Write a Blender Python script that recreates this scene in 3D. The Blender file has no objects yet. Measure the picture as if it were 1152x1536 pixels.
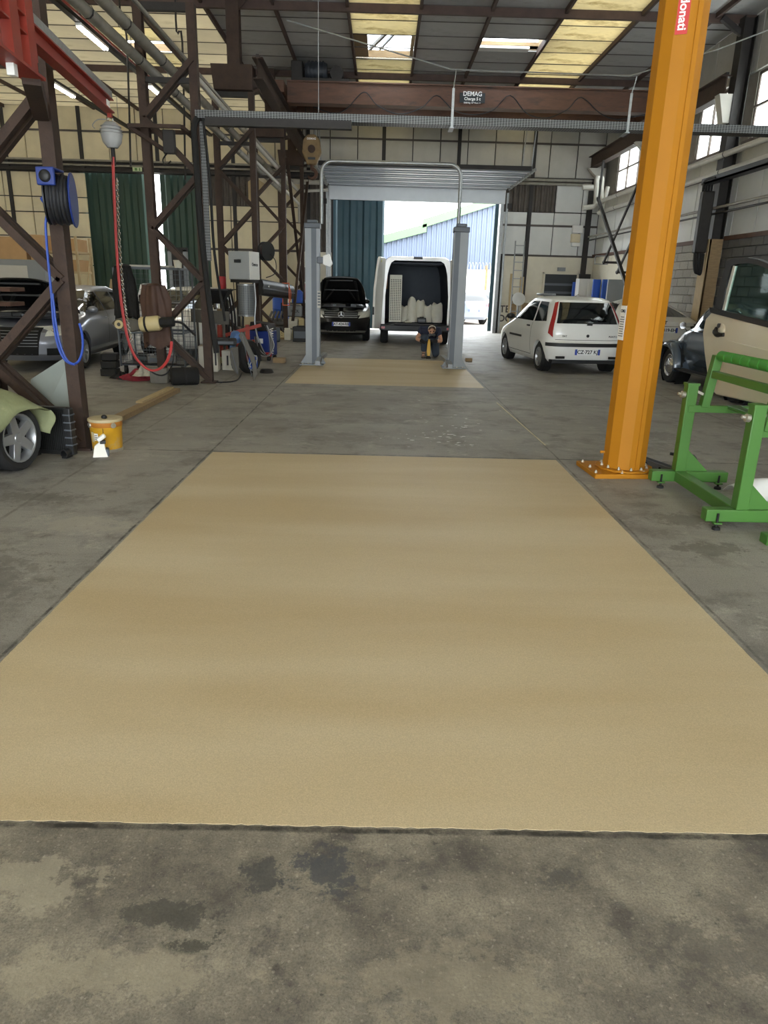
import bpy, bmesh, math, random
from mathutils import Vector, Matrix
random.seed(7)
SC = bpy.context.scene
COL = SC.collection
# ------------------------------------------------------------------ camera
F_PX = 1060.0; CAM_H = 1.62
PITCH = math.atan(341.5/F_PX); ROLL = math.radians(1.5); YAW = math.radians(0.6)
FWD = Vector((math.sin(YAW)*math.cos(PITCH), math.cos(YAW)*math.cos(PITCH), -math.sin(PITCH)))
_r = Vector((math.cos(YAW), -math.sin(YAW), 0)); _u = _r.cross(FWD)
CR = _r*math.cos(ROLL)+_u*math.sin(ROLL); CU = _u*math.cos(ROLL)-_r*math.sin(ROLL)
cam = bpy.data.cameras.new('camera'); camo = bpy.data.objects.new('camera', cam); COL.objects.link(camo)
cam.sensor_fit = 'VERTICAL'; cam.sensor_height = 24.0; cam.lens = F_PX*24.0/1536.0
cam.clip_start = 0.05; cam.clip_end = 500
m = Matrix.Identity(4)
for i in range(3):
    m[i][0] = CR[i]; m[i][1] = CU[i]; m[i][2] = -FWD[i]
m[2][3] = CAM_H
camo.matrix_world = m
SC.camera = camo
def ray(px, py): return FWD*F_PX+CR*(px-576)+CU*(768-py)
CP = Vector((0, 0, CAM_H))
def G(px, py, z=0.0):
    d = ray(px, py); return CP+d*((z-CAM_H)/d.z)
def AY(px, py, Y):
    d = ray(px, py); return CP+d*(Y/d.y)
def AX(px, py, X):
    d = ray(px, py); return CP+d*(X/d.x)
# ------------------------------------------------------------------ world, exposure
w = bpy.data.worlds.new('overcast_sky'); SC.world = w; w.use_nodes = True
bg = w.node_tree.nodes['Background']
bg.inputs[0].default_value = (0.91, 0.965, 1.0, 1); bg.inputs[1].default_value = 5.0
SC.view_settings.view_transform = 'Standard'; SC.view_settings.look = 'None'
SC.view_settings.gamma = 1.0; SC.view_settings.use_curve_mapping = False
SC.view_settings.exposure = 1.25
# ------------------------------------------------------------------ materials
def lin(c):
    if isinstance(c, str):
        c = tuple(int(c[i:i+2], 16)/255 for i in (0, 2, 4))
    return tuple((x/12.92 if x <= .04045 else ((x+.055)/1.055)**2.4) for x in c)+(1,)
MATS = {}
def mat(name, col, rough=.6, metal=0., var=.12, scale=4., bump=0., bscale=60., dirt=None, dirtamt=.5, dscale=2.5, rnd=0., emit=None, estr=0., coat=0., trans=0., spec=None, stretch=None):
    m = bpy.data.materials.new(name); m.use_nodes = True
    nt = m.node_tree; N = nt.nodes; L = nt.links
    b = N['Principled BSDF']
    b.inputs['Roughness'].default_value = rough; b.inputs['Metallic'].default_value = metal
    if spec is not None: b.inputs['Specular IOR Level'].default_value = spec
    if coat: b.inputs['Coat Weight'].default_value = coat; b.inputs['Coat Roughness'].default_value = .08
    c = lin(col)
    tc = N.new('ShaderNodeTexCoord')
    src = tc.outputs['Object']
    if stretch:
        mp = N.new('ShaderNodeMapping'); mp.inputs['Scale'].default_value = stretch
        L.new(src, mp.inputs[0]); src = mp.outputs[0]
    last = None
    if var > 0:
        n = N.new('ShaderNodeTexNoise'); n.inputs['Scale'].default_value = scale; n.inputs['Detail'].default_value = 6; n.inputs['Roughness'].default_value = .65
        L.new(src, n.inputs['Vector'])
        r = N.new('ShaderNodeValToRGB'); r.color_ramp.elements[0].position = .3; r.color_ramp.elements[1].position = .7
        r.color_ramp.elements[0].color = tuple(max(0, x*(1-var)) for x in c[:3])+(1,)
        r.color_ramp.elements[1].color = tuple(min(1, x*(1+var)) for x in c[:3])+(1,)
        L.new(n.outputs['Fac'], r.inputs[0]); last = r.outputs[0]
        if dirt is not None:
            n2 = N.new('ShaderNodeTexNoise'); n2.inputs['Scale'].default_value = dscale; n2.inputs['Detail'].default_value = 8; n2.inputs['Roughness'].default_value = .7
            L.new(src, n2.inputs['Vector'])
            r2 = N.new('ShaderNodeValToRGB'); r2.color_ramp.elements[0].position = 1-dirtamt*.9; r2.color_ramp.elements[1].position = min(1, 1-dirtamt*.9+.18)
            r2.color_ramp.elements[0].color = (0, 0, 0, 1); r2.color_ramp.elements[1].color = (1, 1, 1, 1)
            L.new(n2.outputs['Fac'], r2.inputs[0])
            mx = N.new('ShaderNodeMix'); mx.data_type = 'RGBA'
            L.new(r2.outputs[0], mx.inputs[0]); L.new(last, mx.inputs[6]); mx.inputs[7].default_value = lin(dirt)
            last = mx.outputs[2]
        if rnd > 0:
            oi = N.new('ShaderNodeObjectInfo'); mr = N.new('ShaderNodeMapRange')
            mr.inputs[3].default_value = 1-rnd; mr.inputs[4].default_value = 1+rnd
            L.new(oi.outputs['Random'], mr.inputs[0])
            mm = N.new('ShaderNodeMix'); mm.data_type = 'RGBA'; mm.blend_type = 'MULTIPLY'; mm.inputs[0].default_value = 1
            L.new(last, mm.inputs[6]); L.new(mr.outputs[0], mm.inputs[7]); last = mm.outputs[2]
        L.new(last, b.inputs['Base Color'])
    else:
        b.inputs['Base Color'].default_value = c
    if bump > 0:
        n3 = N.new('ShaderNodeTexNoise'); n3.inputs['Scale'].default_value = bscale; n3.inputs['Detail'].default_value = 4
        L.new(src, n3.inputs['Vector'])
        bp = N.new('ShaderNodeBump'); bp.inputs['Strength'].default_value = bump; bp.inputs['Distance'].default_value = .02
        L.new(n3.outputs['Fac'], bp.inputs['Height']); L.new(bp.outputs[0], b.inputs['Normal'])
    if emit is not None:
        b.inputs['Emission Color'].default_value = lin(emit); b.inputs['Emission Strength'].default_value = estr
    if trans > 0:                     # translucent sheet (skylight plastic)
        t = N.new('ShaderNodeBsdfTranslucent'); ms = N.new('ShaderNodeMixShader'); ms.inputs[0].default_value = trans
        if last is not None: L.new(last, t.inputs[0])
        else: t.inputs[0].default_value = c
        L.new(b.outputs[0], ms.inputs[1]); L.new(t.outputs[0], ms.inputs[2])
        L.new(ms.outputs[0], N['Material Output'].inputs[0])
    MATS[name] = m
    return m
def glassmat(name, col=(.8, .88, .86), rough=.02, mixv=.85):
    m = bpy.data.materials.new(name); m.use_nodes = True
    nt = m.node_tree; N = nt.nodes; L = nt.links
    b = N['Principled BSDF']; b.inputs['Base Color'].default_value = (.02, .025, .025, 1); b.inputs['Roughness'].default_value = rough
    t = N.new('ShaderNodeBsdfTransparent'); t.inputs[0].default_value = lin(col)
    ms = N.new('ShaderNodeMixShader'); ms.inputs[0].default_value = mixv
    L.new(b.outputs[0], ms.inputs[1]); L.new(t.outputs[0], ms.inputs[2]); L.new(ms.outputs[0], N['Material Output'].inputs[0])
    MATS[name] = m; return m
# ------------------------------------------------------------------ mesh builder
V = Vector
def frame(p0, p1, up=None):
    d = (V(p1)-V(p0)).normalized()
    up = V(up) if up else V((0, 0, 1))
    if abs(d.dot(up)) > .98: up = V((0, 1, 0)) if abs(d.y) < .9 else V((1, 0, 0))
    s = d.cross(up).normalized(); u = s.cross(d).normalized()
    return d, s, u
class MB:
    def __init__(self, off=(0, 0, 0)):
        self.v = []; self.f = []; self.o = V(off)
    def add(self, vs, fs):
        b = len(self.v); self.v += [tuple(V(p)-self.o) for p in vs]; self.f += [tuple(i+b for i in q) for q in fs]; return self
    def box(self, c, s, rot=None):
        c = V(c); pts = []
        for x in (-.5, .5):
            for y in (-.5, .5):
                for z in (-.5, .5):
                    p = V((x*s[0], y*s[1], z*s[2]))
                    if rot is not None: p = rot @ p
                    pts.append(c+p)
        return self.add(pts, [(0, 1, 3, 2), (4, 6, 7, 5), (0, 4, 5, 1), (2, 3, 7, 6), (0, 2, 6, 4), (1, 5, 7, 3)])
    def b2(self, a, b):
        a = V(a); b = V(b); return self.box((a+b)/2, (abs(b.x-a.x), abs(b.y-a.y), abs(b.z-a.z)))
    def bar(self, p0, p1, w, h=None, up=None):
        h = w if h is None else h; p0 = V(p0); p1 = V(p1); d, s, u = frame(p0, p1, up)
        pts = [p+s*a*w/2+u*b*h/2 for p in (p0, p1) for a, b in ((-1, -1), (1, -1), (1, 1), (-1, 1))]
        return self.add(pts, [(0, 1, 2, 3), (7, 6, 5, 4), (0, 4, 5, 1), (1, 5, 6, 2), (2, 6, 7, 3), (3, 7, 4, 0)])
    def extr(self, p0, p1, poly, up=None, cap=True):      # 2-D outline (side, up) swept from p0 to p1
        p0 = V(p0); p1 = V(p1); d, s, u = frame(p0, p1, up); n = len(poly)
        pts = [p+s*a+u*b for p in (p0, p1) for a, b in poly]
        fs = [(i, (i+1) % n, n+(i+1) % n, n+i) for i in range(n)]
        if cap: fs += [tuple(range(n))[::-1], tuple(range(n, 2*n))]
        return self.add(pts, fs)
    def ibeam(self, p0, p1, h, w, t=.02, up=None):
        a, b = w/2, h/2; k = t/2
        return self.extr(p0, p1, [(-a, -b), (a, -b), (a, -b+t), (k, -b+t), (k, b-t), (a, b-t), (a, b), (-a, b), (-a, b-t), (-k, b-t), (-k, -b+t), (-a, -b+t)], up)
    def angle(self, p0, p1, w, t=.012, up=None):
        return self.extr(p0, p1, [(-w/2, -w/2), (w/2, -w/2), (w/2, -w/2+t), (-w/2+t, -w/2+t), (-w/2+t, w/2), (-w/2, w/2)], up)
    def chan(self, p0, p1, w, h, t=.012, up=None):        # U channel open to the top
        return self.extr(p0, p1, [(-w/2, -h/2), (w/2, -h/2), (w/2, h/2), (w/2-t, h/2), (w/2-t, -h/2+t), (-w/2+t, -h/2+t), (-w/2+t, h/2), (-w/2, h/2)], up)
    def tube(self, pts, r, n=8, closed=False, cap=True):
        pts = [V(p) for p in pts]; k = len(pts); rs = r if isinstance(r, (list, tuple)) else [r]*k
        vs = []; pu = None
        for i, p in enumerate(pts):
            a = pts[i-1] if (i > 0 or closed) else p; b = pts[(i+1) % k] if (i < k-1 or closed) else p
            d = (b-a).normalized() if (b-a).length > 1e-9 else V((0, 0, 1))
            if pu is None:
                pu = V((0, 0, 1)) if abs(d.z) < .9 else V((1, 0, 0))
            s = d.cross(pu)
            if s.length < 1e-6: s = d.orthogonal()
            s.normalize(); u = s.cross(d).normalized(); pu = u
            vs += [p+(s*math.cos(2*math.pi*j/n)+u*math.sin(2*math.pi*j/n))*rs[i] for j in range(n)]
        fs = []
        for i in range(k if closed else k-1):
            a = i*n; b = ((i+1) % k)*n
            fs += [(a+j, a+(j+1) % n, b+(j+1) % n, b+j) for j in range(n)]
        if cap and not closed: fs += [tuple(range(n))[::-1], tuple(range((k-1)*n, k*n))]
        return self.add(vs, fs)
    def lathe(self, prof, n=20, o=(0, 0, 0), axis=(0, 0, 1), ang=2*math.pi, cap=False):
        o = V(o); ax = V(axis).normalized(); s = ax.orthogonal().normalized(); u = ax.cross(s)
        full = abs(ang-2*math.pi) < 1e-6; m = n if full else n+1
        vs = [o+ax*z+(s*math.cos(ang*j/n)+u*math.sin(ang*j/n))*r for r, z in prof for j in range(m)]
        fs = []
        for i in range(len(prof)-1):
            for j in range(n):
                fs.append((i*m+j, i*m+(j+1) % m, (i+1)*m+(j+1) % m, (i+1)*m+j))
        if full and cap:
            if prof[0][0] > 1e-6: fs.append(tuple(range(m))[::-1])
            if prof[-1][0] > 1e-6: fs.append(tuple(range((len(prof)-1)*m, len(prof)*m)))
        return self.add(vs, fs)
    def prism(self, poly, d0, d1, axis='y'):
        # poly in the two other axes; extruded along axis from d0 to d1
        n = len(poly)
        def P(a, b, d): return {'y': (a, d, b), 'x': (d, a, b), 'z': (a, b, d)}[axis]
        return self.add([P(a, b, d) for d in (d0, d1) for a, b in poly], [(i, (i+1) % n, n+(i+1) % n, n+i) for i in range(n)]+[tuple(range(n))[::-1], tuple(range(n, 2*n))])
    def sphere(self, c, r, nu=12, nv=8):
        c = V(c); r = (r, r, r) if not isinstance(r, (tuple, list)) else r
        vs = [c+V((0, 0, -r[2]))]; 
        for i in range(1, nv):
            a = -math.pi/2+math.pi*i/nv
            vs += [c+V((r[0]*math.cos(a)*math.cos(2*math.pi*j/nu), r[1]*math.cos(a)*math.sin(2*math.pi*j/nu), r[2]*math.sin(a))) for j in range(nu)]
        vs.append(c+V((0, 0, r[2]))); t = len(vs)-1
        fs = [(0, 1+(j+1) % nu, 1+j) for j in range(nu)]
        for i in range(nv-2):
            fs += [(1+i*nu+j, 1+i*nu+(j+1) % nu, 1+(i+1)*nu+(j+1) % nu, 1+(i+1)*nu+j) for j in range(nu)]
        b = 1+(nv-2)*nu; fs += [(b+j, b+(j+1) % nu, t) for j in range(nu)]
        return self.add(vs, fs)
    def grid(self, fn, nu, nv, thick=None):
        vs = [V(fn(i/nu, j/nv)) for i in range(nu+1) for j in range(nv+1)]
        fs = [(i*(nv+1)+j, (i+1)*(nv+1)+j, (i+1)*(nv+1)+j+1, i*(nv+1)+j+1) for i in range(nu) for j in range(nv)]
        return self.add(vs, fs)
    def build(self, name, m, parent=None, smooth=False, bevel=0., sharp=40, solid=0., sub=0, kind=None, label=None, recalc=True):
        me = bpy.data.meshes.new(name)
        me.from_pydata([tuple(p) for p in self.v], [], self.f)
        if recalc:
            bm = bmesh.new(); bm.from_mesh(me); bmesh.ops.recalc_face_normals(bm, faces=bm.faces); bm.to_mesh(me); bm.free()
        me.materials.append(MATS[m] if isinstance(m, str) else m)
        if smooth or bevel:
            me.polygons.foreach_set('use_smooth', [True]*len(me.polygons))
            me.set_sharp_from_angle(angle=math.radians(sharp))
        o = bpy.data.objects.new(name, me); COL.objects.link(o)
        if parent is not None: o.parent = parent
        if solid:
            s = o.modifiers.new('thickness', 'SOLIDIFY'); s.thickness = solid; s.offset = 0
        if sub:
            s = o.modifiers.new('subdivision', 'SUBSURF'); s.levels = sub; s.render_levels = sub
        if bevel:
            b = o.modifiers.new('edge_bevel', 'BEVEL'); b.width = bevel; b.segments = 2; b.limit_method = 'ANGLE'; b.angle_limit = math.radians(35)
        if kind: o['kind'] = kind
        if label: o['label'] = label
        return o
def tag(o, label, cat, group=None, kind=None):
    o['label'] = label
    if cat: o['category'] = cat
    if group: o['group'] = group
    if kind: o['kind'] = kind
    return o
def thing(name, label, cat, loc=(0, 0, 0), rz=0., group=None, kind=None, rot=None):
    o = bpy.data.objects.new(name, None); COL.objects.link(o); o.empty_display_size = .1
    o.location = loc; o.rotation_euler = rot if rot else (0, 0, rz)
    return tag(o, label, cat, group, kind)
def struct(name, loc=(0, 0, 0), label=None):
    o = bpy.data.objects.new(name, None); COL.objects.link(o); o.location = loc; o['kind'] = 'structure'
    if label: o['label'] = label
    return o
def one(mb, name, m, label, cat, group=None, kind=None, **k):
    o = mb.build(name, m, None, **k); return tag(o, label, cat, group, kind)
def inst(src, parent, loc=None, scale=None, name=None):
    c = src.copy(); COL.objects.link(c); c.parent = parent
    if loc is not None: c.location = loc
    if scale is not None: c.scale = scale
    return c
def copy_tree(o, parent=None):
    c = o.copy(); COL.objects.link(c); c.parent = parent
    for ch in list(o.children): copy_tree(ch, c)
    return c
def text(body, size, m, parent, mtx, name='lettering', ext=.001, align='CENTER'):
    cu = bpy.data.curves.new('t', 'FONT'); cu.body = body; cu.size = size; cu.extrude = ext; cu.offset = size*.022
    cu.align_x = align; cu.align_y = 'CENTER'
    to = bpy.data.objects.new('t', cu); COL.objects.link(to)
    dg = bpy.context.evaluated_depsgraph_get()
    me = bpy.data.meshes.new_from_object(to.evaluated_get(dg)); me.name = name
    bpy.data.objects.remove(to); bpy.data.curves.remove(cu)
    me.materials.clear(); me.materials.append(MATS[m])
    o = bpy.data.objects.new(name, me); COL.objects.link(o); o.parent = parent; o.matrix_local = mtx
    return o
def face_mtx(loc, xdir, ydir):      # text plane: x along xdir, y along ydir
    x = V(xdir).normalized(); y = V(ydir).normalized(); z = x.cross(y)
    m = Matrix.Identity(4)
    for i in range(3): m[i][0] = x[i]; m[i][1] = y[i]; m[i][2] = z[i]; m[i][3] = loc[i]
    return m
def arc(c, r, a0, a1, n, ex, ey):
    c = V(c); ex = V(ex); ey = V(ey)
    return [c+ex*r*math.cos(a0+(a1-a0)*i/n)+ey*r*math.sin(a0+(a1-a0)*i/n) for i in range(n+1)]
def spline(pts, n=6):
    pts = [V(p) for p in pts]; out = []
    for i in range(len(pts)-1):
        p0 = pts[max(i-1, 0)]; p1 = pts[i]; p2 = pts[i+1]; p3 = pts[min(i+2, len(pts)-1)]
        for j in range(n):
            t = j/n
            out.append(.5*((2*p1)+(p2-p0)*t+(2*p0-5*p1+4*p2-p3)*t*t+(-p0+3*p1-3*p2+p3)*t**3))
    out.append(pts[-1]); return out
# ------------------------------------------------------------------ material list
mat('rust', '3d2d24', .75, 0, .25, 6, dirt='281d18', dirtamt=.5, dscale=9, bump=.2)
mat('rust_red', '553a2d', .75, 0, .25, 5, dirt='33251f', dirtamt=.5, dscale=3, bump=.15)
mat('crane_brown', '5d3f2f', .6, 0, .2, 3, dirt='40302a', dirtamt=.52, dscale=2.2, stretch=(1, 1, 4))
mat('dark_steel', '2a2725', .6, .2, .2, 8)
mat('grey_steel', '7d8083', .45, .5, .12, 8)
mat('galv', '9a9d9d', .42, .7, .15, 25)
mat('pipe_grey', '8b877d', .55, .1, .18, 5, dirt='5d574d', dirtamt=.48, dscale=3)
mat('white_pipe', 'b9b6ad', .5, 0, .1, 5)
mat('panel_cream', 'd6cbad', .7, 0, .1, 1.2, dirt='b3a685', dirtamt=.42, dscale=1.6, rnd=.07)
mat('panel_grey', 'b4b1a8', .7, 0, .1, 1.2, dirt='88847b', dirtamt=.44, dscale=1.8, rnd=.07)
mat('panel_white', 'd2d3d0', .7, 0, .06, 1.5, dirt='a7a69f', dirtamt=.4, rnd=.05)
mat('ceil_grey', 'a8a7a5', .8, 0, .1, 1.5, dirt='8a8885', dirtamt=.46, dscale=1.3, rnd=.1)
mat('ceil_cream', 'c4bca8', .8, 0, .1, 1.5, dirt='a79d86', dirtamt=.45, dscale=1.5, rnd=.08, trans=.30)
mat('skylight_yellow', 'd9cfb0', .6, 0, .12, 2, dirt='9a8a62', dirtamt=.54, dscale=2.2, trans=.33, rnd=.1)
mat('skylight_clear', 'e8eef2', .5, 0, .05, 2, trans=.85)
mat('batten', '4f4a46', .7, 0, .15, 6)
mat('batten_dark', '2c2a2a', .7, 0, .15, 6)
mat('beam_brown', '4b3a33', .75, 0, .2, 5)
mat('corr_dark', '57504a', .75, 0, .2, 3, dirt='3d3733', dirtamt=.5)
mat('green_door', '31493e', .5, .1, .1, 2, dirt='273a31', dirtamt=.45, dscale=1.5, stretch=(3, 3, .3))
mat('blue_green_door', '33505a', .5, .1, .1, 2)
mat('plaster', 'd5cfbd', .8, 0, .08, 1.5, dirt='aea48c', dirtamt=.4, dscale=1.4, bump=.08)
mat('block_grey', '9b978e', .9, 0, .14, 6, dirt='77736b', dirtamt=.45, rnd=.12, bump=.35, bscale=40)
mat('block_dark', '5f5e5d', .9, 0, .14, 6, dirt='4a4948', dirtamt=.45, rnd=.12, bump=.3, bscale=40)
mat('mortar', '8a857b', .95, 0, .1, 10)
mat('white_paint', 'e4e4e0', .4, 0, .03, 3)
mat('sect_door', 'c9cdd1', .4, .15, .04, 3)
mat('sect_rib', '8e9499', .4, .5, .05, 3)
mat('black_plastic', '17181a', .5, 0, .1, 10)
mat('black_rubber', '1b1b1b', .8, 0, .15, 12)
mat('black_cloth', '1d1c1b', .95, 0, .2, 12, bump=.4, bscale=30)
mat('lamp_tube', 'ffffff', .4, 0, 0, emit='fffaf0', estr=26.)
mat('frosted', 'f4f6f4', .5, 0, .05, 3, trans=.8)
mat('winframe', '6c6058', .6, .1, .15, 5)
mat('wood', '8d7656', .75, 0, .2, 6, stretch=(1, 8, 8), bump=.1)
mat('wood_light', 'b39e78', .75, 0, .15, 6, stretch=(8, 8, 1), bump=.1)
mat('cardboard', 'b08d62', .85, 0, .08, 4)
mat('red_paint', '94301f', .5, 0, .08, 4, dirt='7a281e', dirtamt=.4)
mat('orange_yellow', 'ae7316', .6, 0, .04, 2, spec=.25)
mat('green_paint', '467530', .42, 0, .06, 4)
mat('bolt_grey', 'b7b2a4', .4, .7, .1, 20)
mat('chrome', 'd8d8d8', .12, 1, .0)
mat('lift_grey', '84888b', .42, .1, .05, 3)
mat('lift_dark', '5a6067', .5, .1, .05, 3)
mat('paper', 'e9e6dc', .8, 0, .04, 5)
mat('ink', '2b2a30', .7, 0, 0)
mat('white_ink', 'f2f2f0', .6, 0, 0)
mat('sticker_red', 'c8322f', .5, 0, .03, 4)
# concrete floor
def concrete():
    m = bpy.data.materials.new('concrete_floor'); m.use_nodes = True
    nt = m.node_tree; N = nt.nodes; L = nt.links; b = N['Principled BSDF']
    tc = N.new('ShaderNodeTexCoord'); S = tc.outputs['Object']
    def noise(scale, det=6, rough=.6, stretch=None, off=(0, 0, 0)):
        mp = N.new('ShaderNodeMapping'); mp.inputs['Scale'].default_value = stretch or (1, 1, 1); mp.inputs['Location'].default_value = off
        L.new(S, mp.inputs[0])
        n = N.new('ShaderNodeTexNoise'); n.inputs['Scale'].default_value = scale; n.inputs['Detail'].default_value = det; n.inputs['Roughness'].default_value = rough
        L.new(mp.outputs[0], n.inputs['Vector']); return n.outputs['Fac']
    def ramp(src, a, bb, ca=(0, 0, 0, 1), cb=(1, 1, 1, 1)):
        r = N.new('ShaderNodeValToRGB'); e = r.color_ramp.elements; e[0].position = a; e[1].position = bb; e[0].color = ca; e[1].color = cb
        L.new(src, r.inputs[0]); return r.outputs[0]
    def mix(f, a, c, blend='MIX', fv=None):
        x = N.new('ShaderNodeMix'); x.data_type = 'RGBA'; x.blend_type = blend
        if f is None: x.inputs[0].default_value = fv
        elif fv is not None:
            q = N.new('ShaderNodeMath'); q.operation = 'MULTIPLY'; L.new(f, q.inputs[0]); q.inputs[1].default_value = fv; L.new(q.outputs[0], x.inputs[0])
        else: L.new(f, x.inputs[0])
        for k, val in ((6, a), (7, c)):
            if isinstance(val, tuple): x.inputs[k].default_value = val
            else: L.new(val, x.inputs[k])
        return x.outputs[2]
    col = ramp(noise(.55, 8, .6), .3, .72, lin('85817a'), lin('a3a098'))
    col = mix(ramp(noise(1.9, 10, .72, off=(3, 1, 0)), .50, .62), col, lin('6d6963'), fv=.75)
    col = mix(ramp(noise(2.6, 10, .75, off=(9, 4, 0)), .56, .66), col, lin('b9b4a9'), fv=.6)
    col = mix(ramp(noise(1.1, 9, .7, off=(1, 14, 0)), .60, .66), col, lin('5a5651'), fv=.65)
    # fine streaks across the far floor
    col = mix(ramp(noise(2.2, 8, .7, stretch=(.35, 2.6, 1), off=(5, 2, 0)), .52, .7), col, lin('716d66'), fv=.5)
    # near slab is rougher, browner: its own pour of concrete up to the joint
    sx = N.new('ShaderNodeSeparateXYZ'); L.new(S, sx.inputs[0])
    near = N.new('ShaderNodeMapRange'); near.inputs[1].default_value = 1.84; near.inputs[2].default_value = 1.80; L.new(sx.outputs['Y'], near.inputs[0])
    nc = ramp(noise(3.2, 12, .72, off=(2, 2, 0)), .34, .66, lin('56514b'), lin('9d9583'))
    nc = mix(ramp(noise(2.1, 10, .7, off=(7, 7, 0)), .55, .61), nc, lin('524d49'), fv=.8)
    nc = mix(ramp(noise(5.5, 10, .72, off=(1, 3, 0)), .63, .67), nc, lin('383a33'), fv=.85)
    nc = mix(ramp(noise(4.2, 10, .75, off=(4, 8, 0)), .60, .66), nc, lin('b0a68e'), fv=.5)
    col = mix(near.outputs[0], col, nc)
    vo = N.new('ShaderNodeTexVoronoi'); vo.inputs['Scale'].default_value = 7; L.new(S, vo.inputs['Vector'])
    spot = ramp(vo.outputs['Distance'], .05, .085, (1, 1, 1, 1), (0, 0, 0, 1))
    col = mix(spot, col, lin('3e3c38'), fv=.55)
    v2 = N.new('ShaderNodeTexVoronoi'); v2.inputs['Scale'].default_value = 31; L.new(S, v2.inputs['Vector'])
    col = mix(ramp(v2.outputs['Distance'], .10, .16, (1, 1, 1, 1), (0, 0, 0, 1)), col, lin('b3ab9b'), fv=.35)
    col = mix(ramp(noise(150, 3, .7), .42, .66), col, lin('35322e'), fv=.42)
    col = mix(ramp(noise(48, 4, .75, off=(2, 5, 0)), .58, .68), col, lin('2f2c28'), fv=.45)
    col = mix(ramp(noise(70, 4, .75, off=(8, 5, 0)), .60, .70), col, lin('c9c2b2'), fv=.40)
    # oil and damp stains, each with its own ragged outline
    sn = noise(9, 12, .78, off=(4, 1, 0))
    for sx0, sy0, rx0, ry0, sc, sf in ((-.13, 1.62, .13, .10, '45474a', .85), (-.30, 1.60, .06, .09, '3c3e3e', .75), (-.52, 1.47, .16, .05, '3d3d39', .7), (-.45, 1.38, .08, .03, '33352f', .75), (.55, 1.62, .06, .05, '4d4c49', .6), (.95, 1.38, .25, .10, '524e49', .6), (-.95, 1.55, .2, .12, 'aaa28d', .5), (-.62, 1.30, .35, .08, 'a59c86', .45), (.2, 1.3, .3, .12, '9a917c', .4), (2.35, 5.0, .35, .2, '5f5b55', .6), (2.2, 4.4, .3, .15, '57534d', .6), (-2.3, 3.6, .5, .5, '5d5952', .5), (-2.0, 4.6, .4, .2, 'a8a294', .45), (-2.6, 5.2, .5, .15, '5a564f', .5), (.1, 9.0, .9, .3, '716d66', .5), (-.4, 7.6, .5, .2, '6a6660', .5), (3.3, 8.2, .5, .3, '5e5a54', .5), (-1.7, 16.8, .5, .3, '4c4945', .5)):
        mp = N.new('ShaderNodeMapping'); mp.inputs['Location'].default_value = (-sx0/rx0, -sy0/ry0, 0); mp.inputs['Scale'].default_value = (1/rx0, 1/ry0, 0); L.new(S, mp.inputs[0])
        ln = N.new('ShaderNodeVectorMath'); ln.operation = 'LENGTH'; L.new(mp.outputs[0], ln.inputs[0])
        ad_ = N.new('ShaderNodeMath'); ad_.operation = 'MULTIPLY_ADD'; L.new(sn, ad_.inputs[0]); ad_.inputs[1].default_value = 5.5; L.new(ln.outputs['Value'], ad_.inputs[2])
        mrn = N.new('ShaderNodeMapRange'); mrn.inputs[1].default_value = 3.62; mrn.inputs[2].default_value = 3.35; L.new(ad_.outputs[0], mrn.inputs[0])
        col = mix(mrn.outputs[0], col, lin(sc), fv=sf)
    # saw-cut joints and cracks between the slabs
    wob = noise(3.5, 6, .7); brk = ramp(noise(5.0, 8, .75, off=(3, 9, 0)), .36, .56)
    def joint(out, pos, wdt, amp=.03):
        a = N.new('ShaderNodeMath'); a.operation = 'MULTIPLY_ADD'; L.new(wob, a.inputs[0]); a.inputs[1].default_value = amp; L.new(out, a.inputs[2])
        s = N.new('ShaderNodeMath'); s.operation = 'SUBTRACT'; L.new(a.outputs[0], s.inputs[0]); s.inputs[1].default_value = pos+amp*.5
        ab = N.new('ShaderNodeMath'); ab.operation = 'ABSOLUTE'; L.new(s.outputs[0], ab.inputs[0])
        r = N.new('ShaderNodeMapRange'); r.inputs[1].default_value = wdt; r.inputs[2].default_value = wdt*.4; L.new(ab.outputs[0], r.inputs[0])
        q = N.new('ShaderNodeMath'); q.operation = 'MULTIPLY'; L.new(r.outputs[0], q.inputs[0]); L.new(brk, q.inputs[1]); return q.outputs[0]
    for axis, pos, wd, c, f in (('Y', 6.87, .02, '2d2b28', .9), ('Y', 1.79, .016, '262421', .95), ('Y', 11.6, .02, '3c3935', .7), ('Y', 9.2, .014, '514c46', .5), ('X', -1.66, .013, '2b2927', .9), ('X', 1.80, .012, '3b3733', .7), ('X', 4.6, .02, '3c3935', .6), ('X', 5.0, .03, 'a8a193', .5), ('X', -2.62, .02, '57514a', .6)):
        col = mix(joint(sx.outputs[axis], pos, wd), col, lin(c), fv=f)
    L.new(col, b.inputs['Base Color'])
    rr = N.new('ShaderNodeMapRange'); rr.inputs[3].default_value = .42; rr.inputs[4].default_value = .8; L.new(noise(1.3, 8, .65, off=(6, 6, 0)), rr.inputs[0])
    L.new(rr.outputs[0], b.inputs['Roughness'])
    bp = N.new('ShaderNodeBump'); bp.inputs['Strength'].default_value = .25; bp.inputs['Distance'].default_value = .01
    L.new(noise(45, 6, .7), bp.inputs['Height']); L.new(bp.outputs[0], b.inputs['Normal'])
    MATS['concrete_floor'] = m
concrete()
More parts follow.
